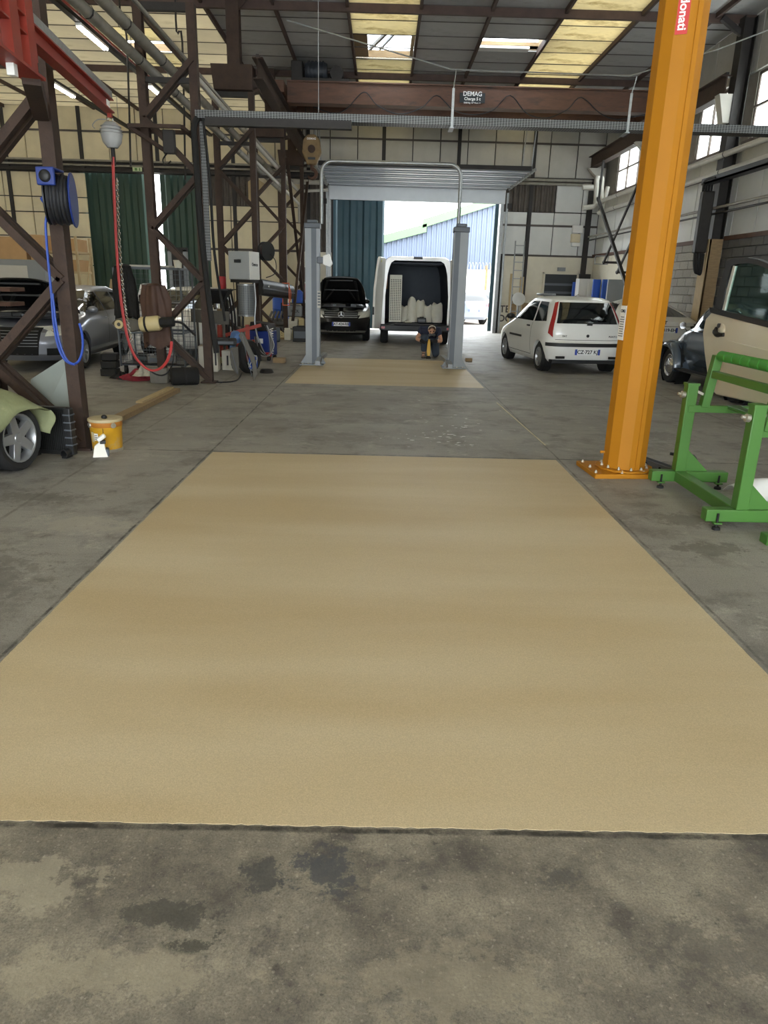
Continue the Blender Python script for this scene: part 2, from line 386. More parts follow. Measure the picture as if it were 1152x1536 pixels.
def resin():
    m = bpy.data.materials.new('sand_resin'); m.use_nodes = True
    nt = m.node_tree; N = nt.nodes; L = nt.links; b = N['Principled BSDF']
    tc = N.new('ShaderNodeTexCoord'); S = tc.outputs['Object']
    def noise(scale, det, stretch):
        mp = N.new('ShaderNodeMapping'); mp.inputs['Scale'].default_value = stretch; L.new(S, mp.inputs[0])
        n = N.new('ShaderNodeTexNoise'); n.inputs['Scale'].default_value = scale; n.inputs['Detail'].default_value = det; L.new(mp.outputs[0], n.inputs['Vector']); return n.outputs['Fac']
    r = N.new('ShaderNodeValToRGB'); e = r.color_ramp.elements; e[0].position = .36; e[1].position = .66; e[0].color = lin('b9a682'); e[1].color = lin('c6b798')
    L.new(noise(1.0, 3, (.30, 1.7, 1)), r.inputs[0])
    r2 = N.new('ShaderNodeValToRGB'); e = r2.color_ramp.elements; e[0].position = .35; e[1].position = .68; e[0].color = (.80, .80, .78, 1); e[1].color = (1.12, 1.1, 1.08, 1)
    L.new(noise(230, 2, (1, 1, 1)), r2.inputs[0])
    x = N.new('ShaderNodeMix'); x.data_type = 'RGBA'; x.blend_type = 'MULTIPLY'; x.inputs[0].default_value = .7
    L.new(r.outputs[0], x.inputs[6]); L.new(r2.outputs[0], x.inputs[7]); L.new(x.outputs[2], b.inputs['Base Color'])
    b.inputs['Roughness'].default_value = .55
    bp = N.new('ShaderNodeBump'); bp.inputs['Strength'].default_value = .2; bp.inputs['Distance'].default_value = .004
    L.new(noise(260, 2, (1, 1, 1)), bp.inputs['Height']); L.new(bp.outputs[0], b.inputs['Normal'])
    MATS['sand_resin'] = m
resin()
# ------------------------------------------------------------------ floor and the two coated rectangles
YB = 27.0; XR = 7.6; XL = -14.6; YN = -8.0; ZC = 7.1
fl = struct('floor')
MB().b2((XL-.3, YN, -.2), (XR+.3, YB+.2, 0)).build('slab', 'concrete_floor', fl)
def wobble_patch(x0, x1, y0, y1, z, amp, n=160):
    rng = random.Random(5); pts = []
    for i in range(n): pts.append((x0+(x1-x0)*i/n, y0+rng.uniform(-amp, amp)))
    for i in range(n): pts.append((x1+rng.uniform(-amp, amp)*.6, y0+(y1-y0)*i/n))
    for i in range(n): pts.append((x1-(x1-x0)*i/n, y1+rng.uniform(-amp, amp)))
    for i in range(n): pts.append((x0+rng.uniform(-amp, amp)*.6, y1-(y1-y0)*i/n))
    return MB().prism(pts, 0.0005, z, 'z')
one(wobble_patch(-1.635, 1.765, 1.805, 6.83, .002, .003), 'floor_coating', 'sand_resin', 'large sand-beige resin coated rectangle on bare floor beside the yellow column', 'floor coating')
one(wobble_patch(-1.60, 1.755, 11.95, 16.3, .002, .004), 'floor_coating', 'sand_resin', 'smaller sand-beige resin coated rectangle between the two grey lift columns', 'floor coating')
# ------------------------------------------------------------------ ceiling
ce = struct('ceiling')
unit = MB().box((0, 0, 0), (1, 1, 1)).build('u', 'ceil_grey'); UNIT = unit.data; bpy.data.objects.remove(unit)
UM = {}
def cell(parent, name, c, s, m, rot=None):
    """one flat piece: shared unit block, scaled"""
    if m not in UM:
        k = UNIT.copy(); k.materials.clear(); k.materials.append(MATS[m]); UM[m] = k
    o = bpy.data.objects.new(name, UM[m]); COL.objects.link(o); o.parent = parent; o.location = c; o.scale = s
    if rot is not None: o.rotation_euler = rot
    return o
XS = [-14.5, -12.95, -11.4, -9.9, -8.4, -6.87, -5.35, -3.84, -2.37, -.84, .67, 2.14, 3.66, 5.24, 6.77, 7.62]
YS = [13.24+.94*i for i in range(15)]+[27.1]
for i in range(len(XS)-1):
    x0, x1 = XS[i], XS[i+1]; strip = i in (9, 12); left = i < 7
    for j in range(len(YS)-1):
        y0, y1 = YS[j], YS[j+1]
        hole = (i == 9 and j in (6, 7)) or (i == 11 and j == 6) or (i == 5 and j == 7)
        if hole: continue
        half = (i == 6 and j == 7)
        m_ = 'skylight_yellow' if strip or (i == 5 and j in (6, 8, 9)) else ('ceil_cream' if left else 'ceil_grey')
        tilt = random.uniform(-.004, .004)
        cell(ce, 'ceiling_panel', ((x0+x1)/2, (y0+y1)/2, ZC+.015+tilt), (x1-x0-.03, y1-y0-.022, .03), m_)
    # near part of the same band runs on over the camera
    if strip: MB().b2((x0+.02, YN, ZC), (x1-.02, 13.23, ZC+.03)).build('skylight_band', 'skylight_yellow', ce)
    else: MB().b2((x0+.02, YN, ZC), (x1-.02, 13.23, ZC+.03)).build('ceiling_band', 'ceil_cream' if left else 'ceil_grey', ce)
    # roof deck above the opaque panels
    if not strip and not left:
        mb = MB(); segs = [(YN, 27.3)]
        if i == 11: segs = [(YN, 18.88), (19.82, 27.3)]
        if i == 5: segs = [(YN, 18.88), (22.7, 27.3)]
        for a, b_ in segs: mb.b2((x0-.01, a, ZC+.05), (x1+.01, b_, ZC+.12))
        mb.build('roof_deck', 'batten_dark', ce)
for x in XS[1:-1]:
    MB().b2((x-.03, YN, ZC-.10), (x+.03, 27, ZC+.05)).build('joist', 'beam_brown', ce)
for y in (2.3, 7.2, 12.1, 17.0, 21.95):
    MB().b2((XL, y-.04, ZC-.17), (XR, y+.04, ZC-.02)).build('purlin', 'beam_brown', ce)
for y in YS[:-1]:
    MB().b2((XL, y-.014, ZC-.012), (XR, y+.014, ZC+.004)).build('joint_strip', 'batten', ce)
# rooflights over the open bays
def corr_sheet(mb, x0, x1, y0, y1, z, pitch=.09, amp=.018, axis='y'):
    n = int((x1-x0)/pitch*4)
    return mb.grid(lambda u, v: (x0+(x1-x0)*u, y0+(y1-y0)*v, z+amp*math.sin(2*math.pi*u*(x1-x0)/pitch)), n, 1)
for (x0, x1, y0, y1) in ((-.84, .67, 18.88, 20.76), (2.14, 3.66, 18.88, 19.82), (-6.87, -5.35, 19.82, 20.76)):
    corr_sheet(MB(), x0-.5, x1+.5, y0-.6, y1+1.4, ZC+.75).build('rooflight_sheet', 'skylight_clear', ce, smooth=True)
    MB().b2((x0-.05, y0-.05, ZC+.05), (x0+.0, y1+.05, ZC+.7)).b2((x1, y0-.05, ZC+.05), (x1+.05, y1+.05, ZC+.7)).b2((x0, y1, ZC+.04), (x1, y1+.05, ZC+.2)).build('rooflight_curb', 'wood', ce)
b_ = MB()
b_.bar((-.45, 20.7, ZC+.2), (.5, 19.2, ZC+.6), .07).bar((-.2, 20.7, ZC+.2), (.6, 19.4, ZC+.6), .05)
b_.build('rooflight_brace', 'grey_steel', ce)
MB().b2((-.82, 18.9, ZC+.03), (-.48, 20.74, ZC+.06)).build('loose_board', 'wood', ce)
MB().b2((.55, 18.9, ZC-.02), (.63, 20.5, ZC+.05)).build('loose_board', 'wood_light', ce)
MB().b2((2.2, 19.5, ZC-.03), (3.4, 19.78, ZC+.02)).build('loose_board', 'white_paint', ce)
# ------------------------------------------------------------------ back wall
wb = struct('wall_back')
DX0, DX1, DZ = -1.80, 4.12, 4.85       # main gate
LX0, LX1, LZ = -10.67, -6.2, 5.08      # side gate
mb = MB()
for a, b_ in (((XL-.2, LZ), (LX0, 0)), ((LX1, LZ), (DX0, 0)), ((DX1, LZ), (XR+.2, 0))):
    mb.b2((a[0], YB+.06, 0), (b_[0], YB+.26, a[1]))
mb.b2((DX0, YB+.06, DZ), (DX1, YB+.26, LZ)); mb.b2((XL-.2, YB+.06, LZ), (XR+.2, YB+.26, ZC+.2))
mb.build('backing', 'batten_dark', wb)
def pgrid(xs, zs, m, skip=None, name='wall_panel', y=YB):
    for i in range(len(xs)-1):
        for j in range(len(zs)-1):
            if skip and skip((xs[i]+xs[i+1])/2, (zs[j]+zs[j+1])/2): continue
            cell(wb, name, ((xs[i]+xs[i+1])/2, y+.03, (zs[j]+zs[j+1])/2), (xs[i+1]-xs[i]-.035, .06, zs[j+1]-zs[j]-.035), m)
xr = [-2.85+.95*k for k in range(11)]+[7.6]
pgrid([x for x in xr], [5.28, 6.35, 7.1], 'panel_grey')
pgrid([4.2, 5.08, 6.03, 6.98, 7.6], [2.75, 3.72, 4.18], 'panel_white')
pgrid([6.03, 6.98, 7.6], [4.18, 5.08], 'panel_white')
pgrid([-14.6]+[-2.85-.95*k for k in range(12, -1, -1)], [5.42, 6.35, 7.1], 'panel_cream')
pgrid([-14.6]+[-2.85-.95*k for k in range(12, 7, -1)]+[LX0], [0.0, 1.0, 2.0, 2.95, 3.75, 4.25, 5.05], 'panel_cream')
pgrid([LX1, -5.4, -4.45, -3.5, -2.85], [0, 1.3, 2.65, 3.62, 4.12], 'panel_cream')
pgrid([-4.45, -3.5, -2.85], [4.12, 5.05], 'panel_cream')
# steel posts between the panels
for k in range(-5, 4):
    x = -.05+2.6*k
    if LX0-.1 < x < LX1+.1: z0 = LZ
    elif DX0-.1 < x < DX1+.1: z0 = DZ+.3
    else: z0 = 0
    MB().b2((x-.06, YB-.06, z0), (x+.06, YB+.03, ZC)).build('post', 'batten_dark', wb)
for z, x0, x1 in ((6.35, XL, XR), (5.24, -2.6, 7.5), (2.72, DX1+.1, XR), (3.74, DX1+.1, XR), (2.68, LX1, -1.9), (5.12, XL, DX0)):
    MB().b2((x0, YB-.025, z-.03), (x1, YB+.02, z+.03)).build('rail', 'batten', wb)
# painted masonry below
MB().b2((DX1+.18, YB-.05, 0), (XR, YB+.06, 2.70)).build('plaster_base', 'plaster', wb)
MB().b2((-2.85, YB-.05, 0), (DX0-.05, YB+.06, 2.66)).build('plaster_base', 'plaster', wb)
# corrugated sheets let into the wall
def corr_v(mb, x0, x1, z0, z1, y, pitch=.18, amp=.025, trap=True):
    n = max(2, int((x1-x0)/pitch)); pts = []
    for k in range(n):
        b0 = x0+(x1-x0)*k/n; p = (x1-x0)/n
        pts += [(b0, y), (b0+.35*p, y), (b0+.5*p, y-amp*2), (b0+.85*p, y-amp*2)]
    pts.append((x1, y))
    vs = [(a, b, z) for z in (z0, z1) for a, b in pts]; k = len(pts)
    return mb.add(vs, [(i, i+1, k+i+1, k+i) for i in range(k-1)])
corr_v(MB(), 4.25, 6.0, 4.18, 5.1, YB).build('corrugated_sheet', 'corr_dark', wb)
corr_v(MB(), -2.85, -1.95, 2.70, 5.2, YB).build('corrugated_sheet', 'corr_dark', wb)
corr_v(MB(), LX1, -4.45, 4.12, 5.05, YB).build('corrugated_sheet', 'corr_dark', wb)
MB().prism([(-4.75, 4.2), (-4.1, 4.8), (-4.5, 5.05), (-4.75, 4.9)], YB-.08, YB-.05, 'y').build('loose_plywood', 'wood_light', wb)
# left wall (side bay)
wl = struct('wall_left')
MB().b2((XL-.2, YN, 0), (XL, YB, ZC+.1)).build('wall_sheet', 'panel_cream', wl)
# ------------------------------------------------------------------ gates
d1 = struct('door_1')       # sectional overhead gate, stored under the roof
ZD = 4.86
for k in range(5):
    y0 = 22.5+.87*k
    mb = MB().b2((DX0-.12, y0, ZD), (DX1+.12, y0+.84, ZD+.045))
    mb.build('door_section', 'sect_door', d1, bevel=.008)
    for q in (.12, .62): MB().b2((DX0-.1, y0+q, ZD-.035), (DX1+.1, y0+q+.07, ZD)).build('stiffener', 'sect_rib', d1)
MB().b2((DX0-.12, 26.86, 4.40), (DX1+.12, 26.91, 4.84)).build('door_section', 'sect_door', d1, bevel=.008)
MB().b2((DX0-.12, 22.42, ZD-.02), (DX1+.12, 22.5, ZD+.1)).build('bottom_seal', 'batten_dark', d1)
for x in (DX0-.2, DX1+.2):
    MB().chan((x, 22.3, ZD+.0), (x, 26.8, ZD+.0), .05, .07).build('track', 'galv', d1)
    MB().chan((x, 26.88, 0), (x, 26.88, ZD-.1), .07, .05, up=(0, 1, 0)).build('track', 'galv', d1)
    for q in range(5): MB().b2((x-.06, 22.9+.87*q, ZD-.03), (x+.06, 23.0+.87*q, ZD+.1)).build('roller_hinge', 'galv', d1)
    for y in (22.95, 24.6):
        MB().bar((x, y, ZD+.03), (x+.12*(1 if x > 0 else -1), y, ZC-.05), .035, .02).build('hanger', 'galv', d1)
    mb = MB().b2((x-.08*(1 if x < 0 else -1)-.08, 26.84, 4.25), (x-.08*(1 if x < 0 else -1)+.08, 27.0, 4.42)); mb.build('bearing_plate', 'batten_dark', d1)
def leaf(name, x0, x1, z1, y, m):
    d = struct(name)
    corr_v(MB(), x0, x1, .05, z1, y, pitch=.40, amp=.035).build('ribbed_sheet', m, d)
    MB().b2((x0, y+.02, .03), (x1, y+.06, .13)).b2((x0, y+.02, z1-.12), (x1, y+.06, z1)).b2((x0, y+.02, .03), (x0+.06, y+.06, z1)).b2((x1-.06, y+.02, .03), (x1, y+.06, z1)).build('leaf_frame', m, d)
    return d
leaf('door_2', DX0-.1, .03, 5.0, YB+.42, 'blue_green_door')
leaf('door_3', LX0-.12, -8.48, LZ+.06, YB+.37, 'green_door')
leaf('door_4', -7.94, LX1+.08, LZ+.06, YB+.37, 'green_door')
leaf('door_5', DX1-.13, DX1+.9, 5.0, YB+.42, 'blue_green_door')
t1 = struct('trim_1')
MB().b2((DX1-.02, YB-.1, 0), (DX1+.1, YB+.3, DZ)).build('gate_jamb', 'galv', t1)
MB().b2((DX0-.16, YB-.1, 0), (DX0-.06, YB+.3, DZ)).build('gate_jamb', 'galv', t1)
MB().b2((DX0-.16, YB-.08, 4.40), (DX1+.1, YB-.02, 4.46)).build('lintel_edge', 'dark_steel', t1)
# ------------------------------------------------------------------ right wall
wr = struct('wall_right')
WZ0, WZ1 = 4.68, 5.98
WINS = [(22.6, 25.6), (17.1, 19.35), (13.4, 16.6), (8.5, 11.5), (3.0, 6.0), (-3, 0)]
mb = MB().b2((XR+.06, YN, 0), (XR+.3, YB, WZ0)).b2((XR+.06, YN, WZ1), (XR+.3, YB, ZC+.1))
ys = [YN]+[q for w_ in sorted(WINS) for q in w_]+[YB]
for a, b_ in zip(ys[0::2], ys[1::2]): mb.b2((XR+.06, a, WZ0), (XR+.3, b_, WZ1))
mb.build('backing', 'mortar', wr)
for k, (a, b_) in enumerate(WINS):
    wd = struct('window_%d' % (k+1) + ('_offscreen' if k > 2 else ''))      # the last three go on along the wall, out of the picture
    n = 3
    MB().b2((XR+.08, a, WZ0), (XR+.14, b_, WZ0+.06)).b2((XR+.08, a, WZ1-.06), (XR+.14, b_, WZ1)).b2((XR+.08, a, WZ0), (XR+.14, a+.05, WZ1)).b2((XR+.08, b_-.05, WZ0), (XR+.14, b_, WZ1)).build('window_frame', 'winframe', wd)
    for q in range(n):
        for r in range(2):
            y0 = a+(b_-a)*q/n; y1 = a+(b_-a)*(q+1)/n; z0 = WZ0+(WZ1-WZ0)*r/2; z1 = WZ0+(WZ1-WZ0)*(r+1)/2
            cell(wd, 'pane', (XR+.11, (y0+y1)/2, (z0+z1)/2), (.008, y1-y0-.04, z1-z0-.04), 'frosted')
    for q in range(1, n): MB().b2((XR+.06, a+(b_-a)*q/n-.022, WZ0), (XR+.15, a+(b_-a)*q/n+.022, WZ1)).build('mullion', 'winframe', wd)
    MB().b2((XR+.06, a, (WZ0+WZ1)/2-.02), (XR+.15, b_, (WZ0+WZ1)/2+.02)).build('transom', 'winframe', wd)
    MB().b2((XR-.06, a-.05, WZ0-.06), (XR+.1, b_+.05, WZ0)).build('window_sill', 'winframe', wd)
# panels, rails
yy = [4.0+1.05*k for k in range(22)]+[27.0]
for i in range(8, len(yy)-1):
    a, b_ = yy[i], yy[i+1]
    cell(wr, 'wall_panel', (XR+.03, (a+b_)/2, 3.47), (.06, b_-a-.03, 1.34), 'panel_white')
    cell(wr, 'wall_panel', (XR+.03, (a+b_)/2, 6.54), (.06, b_-a-.03, 1.08), 'panel_grey')
    cell(wr, 'wall_panel', (XR+.03, (a+b_)/2, 4.41), (.06, b_-a-.03, .5), 'panel_grey')
MB().b2((XR+.0, YN, 2.8), (XR+.06, yy[8], 4.66)).build('wall_sheet', 'panel_white', wr)
MB().b2((XR+.0, YN, 6.0), (XR+.06, yy[8], 7.08)).build('wall_sheet', 'panel_grey', wr)
MB().chan((XR-.03, YN, 2.77), (XR-.03, YB, 2.77), .1, .09).build('rail', 'rust_red', wr)
MB().b2((XR-.02, YN, 4.13), (XR+.02, YB, 4.17)).build('rail', 'batten', wr)
# concrete blocks, running bond
for j in range(13):
    z0 = .16+.2*j; off = .25*(j % 2)
    for i in range(17):
        y0 = 12.5+.5*i+off
        if y0 > 20.6: continue
        mm = 'block_grey' if y0 > 16.5 else 'block_dark'
        cell(wr, 'block', (XR+.01+random.uniform(-.004, .004), y0+.24, z0+.095), (.12, .482, .182), mm)
MB().b2((XR-.02, 20.9, 0), (XR+.06, YB, 2.72)).build('plaster_base', 'plaster', wr)
MB().b2((XR-.0, YN, 0), (XR+.06, 12.5, 2.72)).build('plain_base', 'block_dark', wr)

# unseen gable behind the camera; its gate opening is added to let daylight in
wf = struct('wall_front')
MB().b2((XL-.2, YN-.2, 0), (-6.5, YN, ZC+.1)).b2((6.0, YN-.2, 0), (XR+.3, YN, ZC+.1)).b2((-6.5, YN-.2, 5.2), (6.0, YN, ZC+.1)).build('wall_sheet', 'panel_grey', wf)
# worn paint marks on the slab
p0 = G(745, 604); p1 = G(818, 668)
MB().bar(p0+V((0, 0, .001)), p1+V((0, 0, .001)), .018, .002).build('worn_yellow_line', 'skylight_yellow', fl)
rng = random.Random(11); mb = MB()
for k in range(70):
    p = G(rng.gauss(668, 40), rng.choice((rng.gauss(660, 7), rng.gauss(650, 9), rng.gauss(628, 12)))); a = rng.uniform(0, 6.28); r = rng.uniform(.004, .022); q = [(p.x+r*rng.uniform(.6, 1.8)*math.cos(a+i*1.05), p.y+r*.6*rng.uniform(.6, 1.5)*math.sin(a+i*1.05), .002) for i in range(6)]
    mb.add(q, [tuple(range(6))])
mb.build('paint_flakes', 'white_paint', fl, kind='stuff', recalc=False)

for tx, a, b_ in (('TE', 757, 464), ('DC', 757, 478)):
    p = AY(a, b_, 26.94); text(tx, .34, 'batten', wb, face_mtx((p.x, 26.944, p.z), (1, 0, 0), (0, 0, 1)))
# ------------------------------------------------------------------ perforated tray material
def perforated(name, col, dark='2a2b2c', along='X'):
    m = bpy.data.materials.new(name); m.use_nodes = True
    nt = m.node_tree; N = nt.nodes; L = nt.links; b = N['Principled BSDF']
    tc = N.new('ShaderNodeTexCoord'); mp = N.new('ShaderNodeMapping')
    if along == 'Z': mp.inputs['Rotation'].default_value = (0, math.pi/2, 0)
    if along == 'Y': mp.inputs['Rotation'].default_value = (0, 0, math.pi/2)
    L.new(tc.outputs['Object'], mp.inputs[0])
    br = N.new('ShaderNodeTexBrick'); br.inputs['Scale'].default_value = 12; br.inputs['Mortar Size'].default_value = .024; br.offset = 0
    br.inputs['Color1'].default_value = lin(dark); br.inputs['Color2'].default_value = lin(dark); br.inputs['Mortar'].default_value = lin(col)
    mp2 = N.new('ShaderNodeMapping'); mp2.inputs['Rotation'].default_value = (math.pi/2, 0, 0); L.new(mp.outputs[0], mp2.inputs[0])
    L.new(mp2.outputs[0], br.inputs['Vector']); L.new(br.outputs['Color'], b.inputs['Base Color'])
    b.inputs['Roughness'].default_value = .45; b.inputs['Metallic'].default_value = .4
    MATS[name] = m
perforated('perf_x', '9ea1a0'); perforated('perf_z', '8b8d8c', along='Z'); perforated('perf_y', '4a4c4c', along='Y')
mat('black_motor', '2a2f36', .5, .2, .1, 8)
mat('old_yellow', '7b6440', .6, 0, .25, 6, dirt='453628', dirtamt=.5)
mat('hoist_grey', '9a9b9a', .5, 0, .08, 6)
mat('sign_black', '20262a', .5, 0, .05, 5)
mat('blue_paint', '1b3278', .4, 0, .08, 6)
mat('blue_hose', '2145a0', .45, 0, .05, 6)
mat('red_hose', 'a32c2b', .5, 0, .08, 6)
mat('black_hose', '1f2024', .5, 0, .1, 6)
mat('exit_green', 'c8d8b0', .5, 0, 0)
# ------------------------------------------------------------------ lattice columns
def lattice(Y, label, head, top, group='rusty lattice columns between the bays', width=.76, cross=True):
    t = thing('lattice_column', label, 'column', (-3.2-(.105 if Y < 10 else 0), Y, 0))
    x0, x1 = -width/2, width/2
    zt = 5.35 if head else top
    for x in (x0, x1):
        MB().chan((x, 0, 0), (x, 0, zt), .14, .12, .014, up=(1 if x < 0 else -1, 0, 0)).build('leg', 'rust', t)
        MB().box((x, 0, .012), (.24, .24, .024)).build('foot_plate', 'rust', t)
    z = .06; side = 1
    while z+.76 < zt:
        za, zb = z, z+.765
        a = x1 if side > 0 else x0; b_ = x0 if side > 0 else x1
        for yo in (-.065, .065):
            MB().angle((a, yo, za), (b_, yo, zb), .075, .012, up=(0, 1, 0)).build('diagonal_brace', 'rust', t)
        z = zb; side = -side
    MB().b2((x0, -.05, zt-.1), (x1, .05, zt)).build('top_tie', 'dark_steel', t)
    if head:
        mb = MB().add([(x0-.02, -.22, 5.81), (x1+.12-.05, -.22, 5.81), (x1+.06, -.22, 5.35), (x0+.03, -.22, 5.35), (x0-.02, .22, 5.81), (x1+.07, .22, 5.81), (x1+.06, .22, 5.35), (x0+.03, .22, 5.35)],
                      [(0, 1, 2, 3), (7, 6, 5, 4), (0, 4, 5, 1), (1, 5, 6, 2), (2, 6, 7, 3), (3, 7, 4, 0)])
        mb.build('head_box', 'rust', t)
        MB().ibeam((.06, 0, 5.81), (.06, 0, ZC-.1), .26, .26, .02, up=(0, 1, 0)).build('upper_post', 'rust', t)
        MB().prism([(-.1, ZC-.1), (.35, ZC-.1), (.18, ZC-.28), (.06, ZC-.3)], -.02, .02, 'y').build('gusset', 'rust', t)
        MB().bar((.3, .1, 5.36), (.55, .1, 5.4), .2, .06).build('bracket', 'rust', t)
    return t
LABC = ['rusty lattice column holding the blue hose reel', 'rusty lattice column with brown jacket and vertical cable tray', 'rusty lattice column behind the grey heater box with dark head box', 'rusty lattice column with head box left of the grey lift column', 'rusty lattice column standing against the back wall beside dark corrugated sheet']
for Y, lb, hd in zip((6.87, 11.8, 16.7, 21.6, 26.4), LABC, (0, 0, 1, 1, 1)):
    lattice(Y, lb, hd, 5.35 if Y > 10 else 5.35)
bf = thing('lamp_bracket_frame', 'rusty cantilever frame with dark switch box on the jacket column', 'bracket', (-3.3, 11.6, 3.6))
def LB(px, py, Y): return AY(px, py, Y)-V((-3.3, 11.6, 3.6))
for k, (a, b_, ya, yb) in enumerate((((193, 188), (272, 190), 11.4, 11.4), ((212, 197), (292, 199), 11.9, 11.9), ((193, 190), (248, 226), 11.4, 11.7), ((272, 190), (293, 209), 11.4, 11.8), ((193, 188), (212, 197), 11.4, 11.9))):
    MB().bar(LB(*a, ya), LB(*b_, yb), .05, .05).build('frame_bar', 'rust', bf)
p_ = LB(254, 213, 11.6); MB().box(p_, (.17, .1, .32)).build('switch_box', 'dark_steel', bf, bevel=.01)
MB().tube(spline([p_+V((-.03, -.05, -.16)), p_+V((-.1, -.05, -.25)), p_+V((-.06, -.05, -.32)), p_+V((.02, -.05, -.26))], 4), .01, 6).build('loose_cable', 'black_rubber', bf, smooth=True)
# thin crossed braces between the far columns
for (p0, p1, lb) in (((-2.707, 21.6, 4.9), (-2.707, 26.3, .15), 'long thin rusty brace falling towards the back wall columns'), ((-2.618, 26.3, 4.9), (-2.618, 21.6, .55), 'long thin rusty brace rising towards the back wall columns')):
    one(MB().angle(p0, p1, .09, .015), 'cross_brace', 'rust', lb, 'brace')
# ------------------------------------------------------------------ crane runways and crane
def runway(x, lb, y0=16.6):
    t = thing('crane_runway', lb, 'crane runway', (x, y0, 5.58))
    MB().ibeam((0, 0, .2), (0, 26.95-y0, .2), .4, .22, .025).build('girder', 'rust', t)
    MB().b2((-.03, 0, .4), (.03, 26.95-y0, .45)).build('rail', 'dark_steel', t)
    return t
runway(-2.66, 'rusty crane runway girder carried on the lattice columns')
runway(7.14, 'rusty crane runway girder along the window wall', 16.9)
for Y in (21.9, 26.6):
    one(MB().prism([(6.95, 5.57), (7.55, 5.57), (7.55, 5.0)], Y-.1, Y+.1, 'y'), 'runway_bracket', 'panel_grey', 'triangular bracket holding the window-side crane runway '+('mid wall' if Y < 25 else 'at the back corner'), 'bracket')
def wallcol(Y, lb):
    t = thing('steel_column', lb, 'column', (7.385, Y, 0))
    MB().ibeam((0, 0, 0), (0, 0, ZC-.1), .27, .3, .02, up=(1, 0, 0)).build('shaft', 'dark_steel', t)
    MB().b2((-.19, -.19, 0), (-.135, .17, 2.75)).build('timber_facing', 'wood_light', t)
    MB().b2((-.172, -.19, 0), (.12, -.150, 2.75)).build('timber_facing', 'wood', t)
    MB().prism([(-.42, 5.59), (-.13, 5.59), (-.13, 5.05), (-.27, 5.05)], -.12, .12, 'y').build('corbel', 'panel_grey', t)
    MB().bar((-.1, 0, 6.7), (-.55, 0, ZC-.12), .1).build('knee_brace', 'dark_steel', t)
    return t
wallcol(16.85, 'dark steel wall column faced with pale timber beside the block wall')
wallcol(12.0, 'dark steel wall column hidden beyond the cream car door')
cr = thing('overhead_crane', 'brown overhead travelling crane bridge with black capacity sign', 'crane', (0, 20.3, 5.98))
for dy, h0, h1 in ((0, -.06, .44), (2.1, -.06, .44)):
    mb = MB().b2((-2.5, dy-.13, h0+.03), (6.98, dy+.13, h1-.03)).b2((-2.5, dy-.19, h0), (6.98, dy+.19, h0+.03)).b2((-2.5, dy-.19, h1-.03), (6.98, dy+.19, h1))
    mb.build('girder', 'crane_brown', cr)
for x in (-2.66, 7.14):
    MB().b2((x-.12, -.5, .1), (x+.12, 2.6, .36)).build('end_carriage', 'crane_brown', cr)
    for y in (-.25, 2.35): MB().lathe([(.0, -.05), (.11, -.05), (.11, .05), (0, .05)], 14, (x, y, .158), (1, 0, 0)).build('wheel', 'dark_steel', cr, smooth=True)
p0 = AY(690, 139, 20.1); p1 = AY(727, 155, 20.1)
sg = MB().b2((p0.x, -.215, p1.z-5.98), (p1.x, -.195, p0.z-5.98)).build('capacity_sign', 'sign_black', cr)
cx = (p0.x+p1.x)/2; cz = (p0.z+p1.z)/2-5.98
text('DEMAG', .14, 'white_ink', sg, face_mtx((cx, -.217, cz+.085), (1, 0, 0), (0, 0, 1)))
text('Charge 5 t', .095, 'white_ink', sg, face_mtx((cx, -.217, cz-.025), (1, 0, 0), (0, 0, 1)))
text('5000 Kg  N° Pont 11', .05, 'white_ink', sg, face_mtx((cx, -.217, cz-.115), (1, 0, 0), (0, 0, 1)))
# trolley with winch on top, left end
tr = thing('crane_trolley', 'dark winch trolley with motor drum on top of the crane bridge', 'winch', (-1.9, 21.3, 6.42))
MB().b2((-.5, -1.1, 0), (.95, 1.1, .08)).build('trolley_frame', 'dark_steel', tr)
MB().lathe([(0, -.28), (.18, -.28), (.22, -.2), (.22, .2), (.18, .28), (0, .28)], 18, (.1, -.75, .3), (1, 0, 0)).build('motor', 'black_motor', tr, smooth=True)
for k in range(5): MB().lathe([(.2, -.02), (.24, -.02), (.24, .02), (.2, .02)], 18, (-.08+.09*k, -.75, .3), (1, 0, 0)).build('cooling_fin', 'black_motor', tr, smooth=True)
MB().lathe([(0, -.12), (.17, -.12), (.19, 0), (.17, .12), (0, .12)], 16, (.62, -.7, .27), (0, 1, 0)).build('brake_drum', 'dark_steel', tr, smooth=True)
MB().b2((-.52, -.95, .08), (-.22, -.6, .5)).build('gear_case', 'dark_steel', tr, bevel=.03)
MB().lathe([(0, -.5), (.2, -.5), (.2, .5), (0, .5)], 18, (.2, .2, .3), (1, 0, 0)).build('rope_drum', 'dark_steel', tr, smooth=True)
hk = thing('hook_block', 'worn brown pulley block with hook hanging under the crane', 'hook', AY(468, 262, 21.3))
MB().prism([(-.26, .55), (-.22, .86), (-.1, .98), (.1, .98), (.22, .86), (.26, .55), (.12, .24), (-.12, .24)], -.1, .1, 'y').build('cheek_plate', 'old_yellow', hk, bevel=.03)
MB().lathe([(0, -.13), (.1, -.13), (.1, .13), (0, .13)], 14, (0, 0, .62), (0, 1, 0)).build('sheave_pin', 'rust', hk, smooth=True)
MB().b2((-.1, -.115, .36), (.1, -.1, .42)).build('load_plate', 'sign_black', hk)
text('DEMAG', .07, 'white_ink', hk, face_mtx((0, -.102, .87), (1, 0, 0), (0, 0, 1)))
MB().tube([(0, 0, .26), (0, 0, .14)]+arc((0, 0, .02), .12, math.pi/2, -math.pi*.85, 12, (1, 0, 0), (0, 0, 1)), [.05]*2+[.05]*8+[.045, .04, .035, .03, .02], 8).build('hook', 'rust_red', hk, smooth=True)
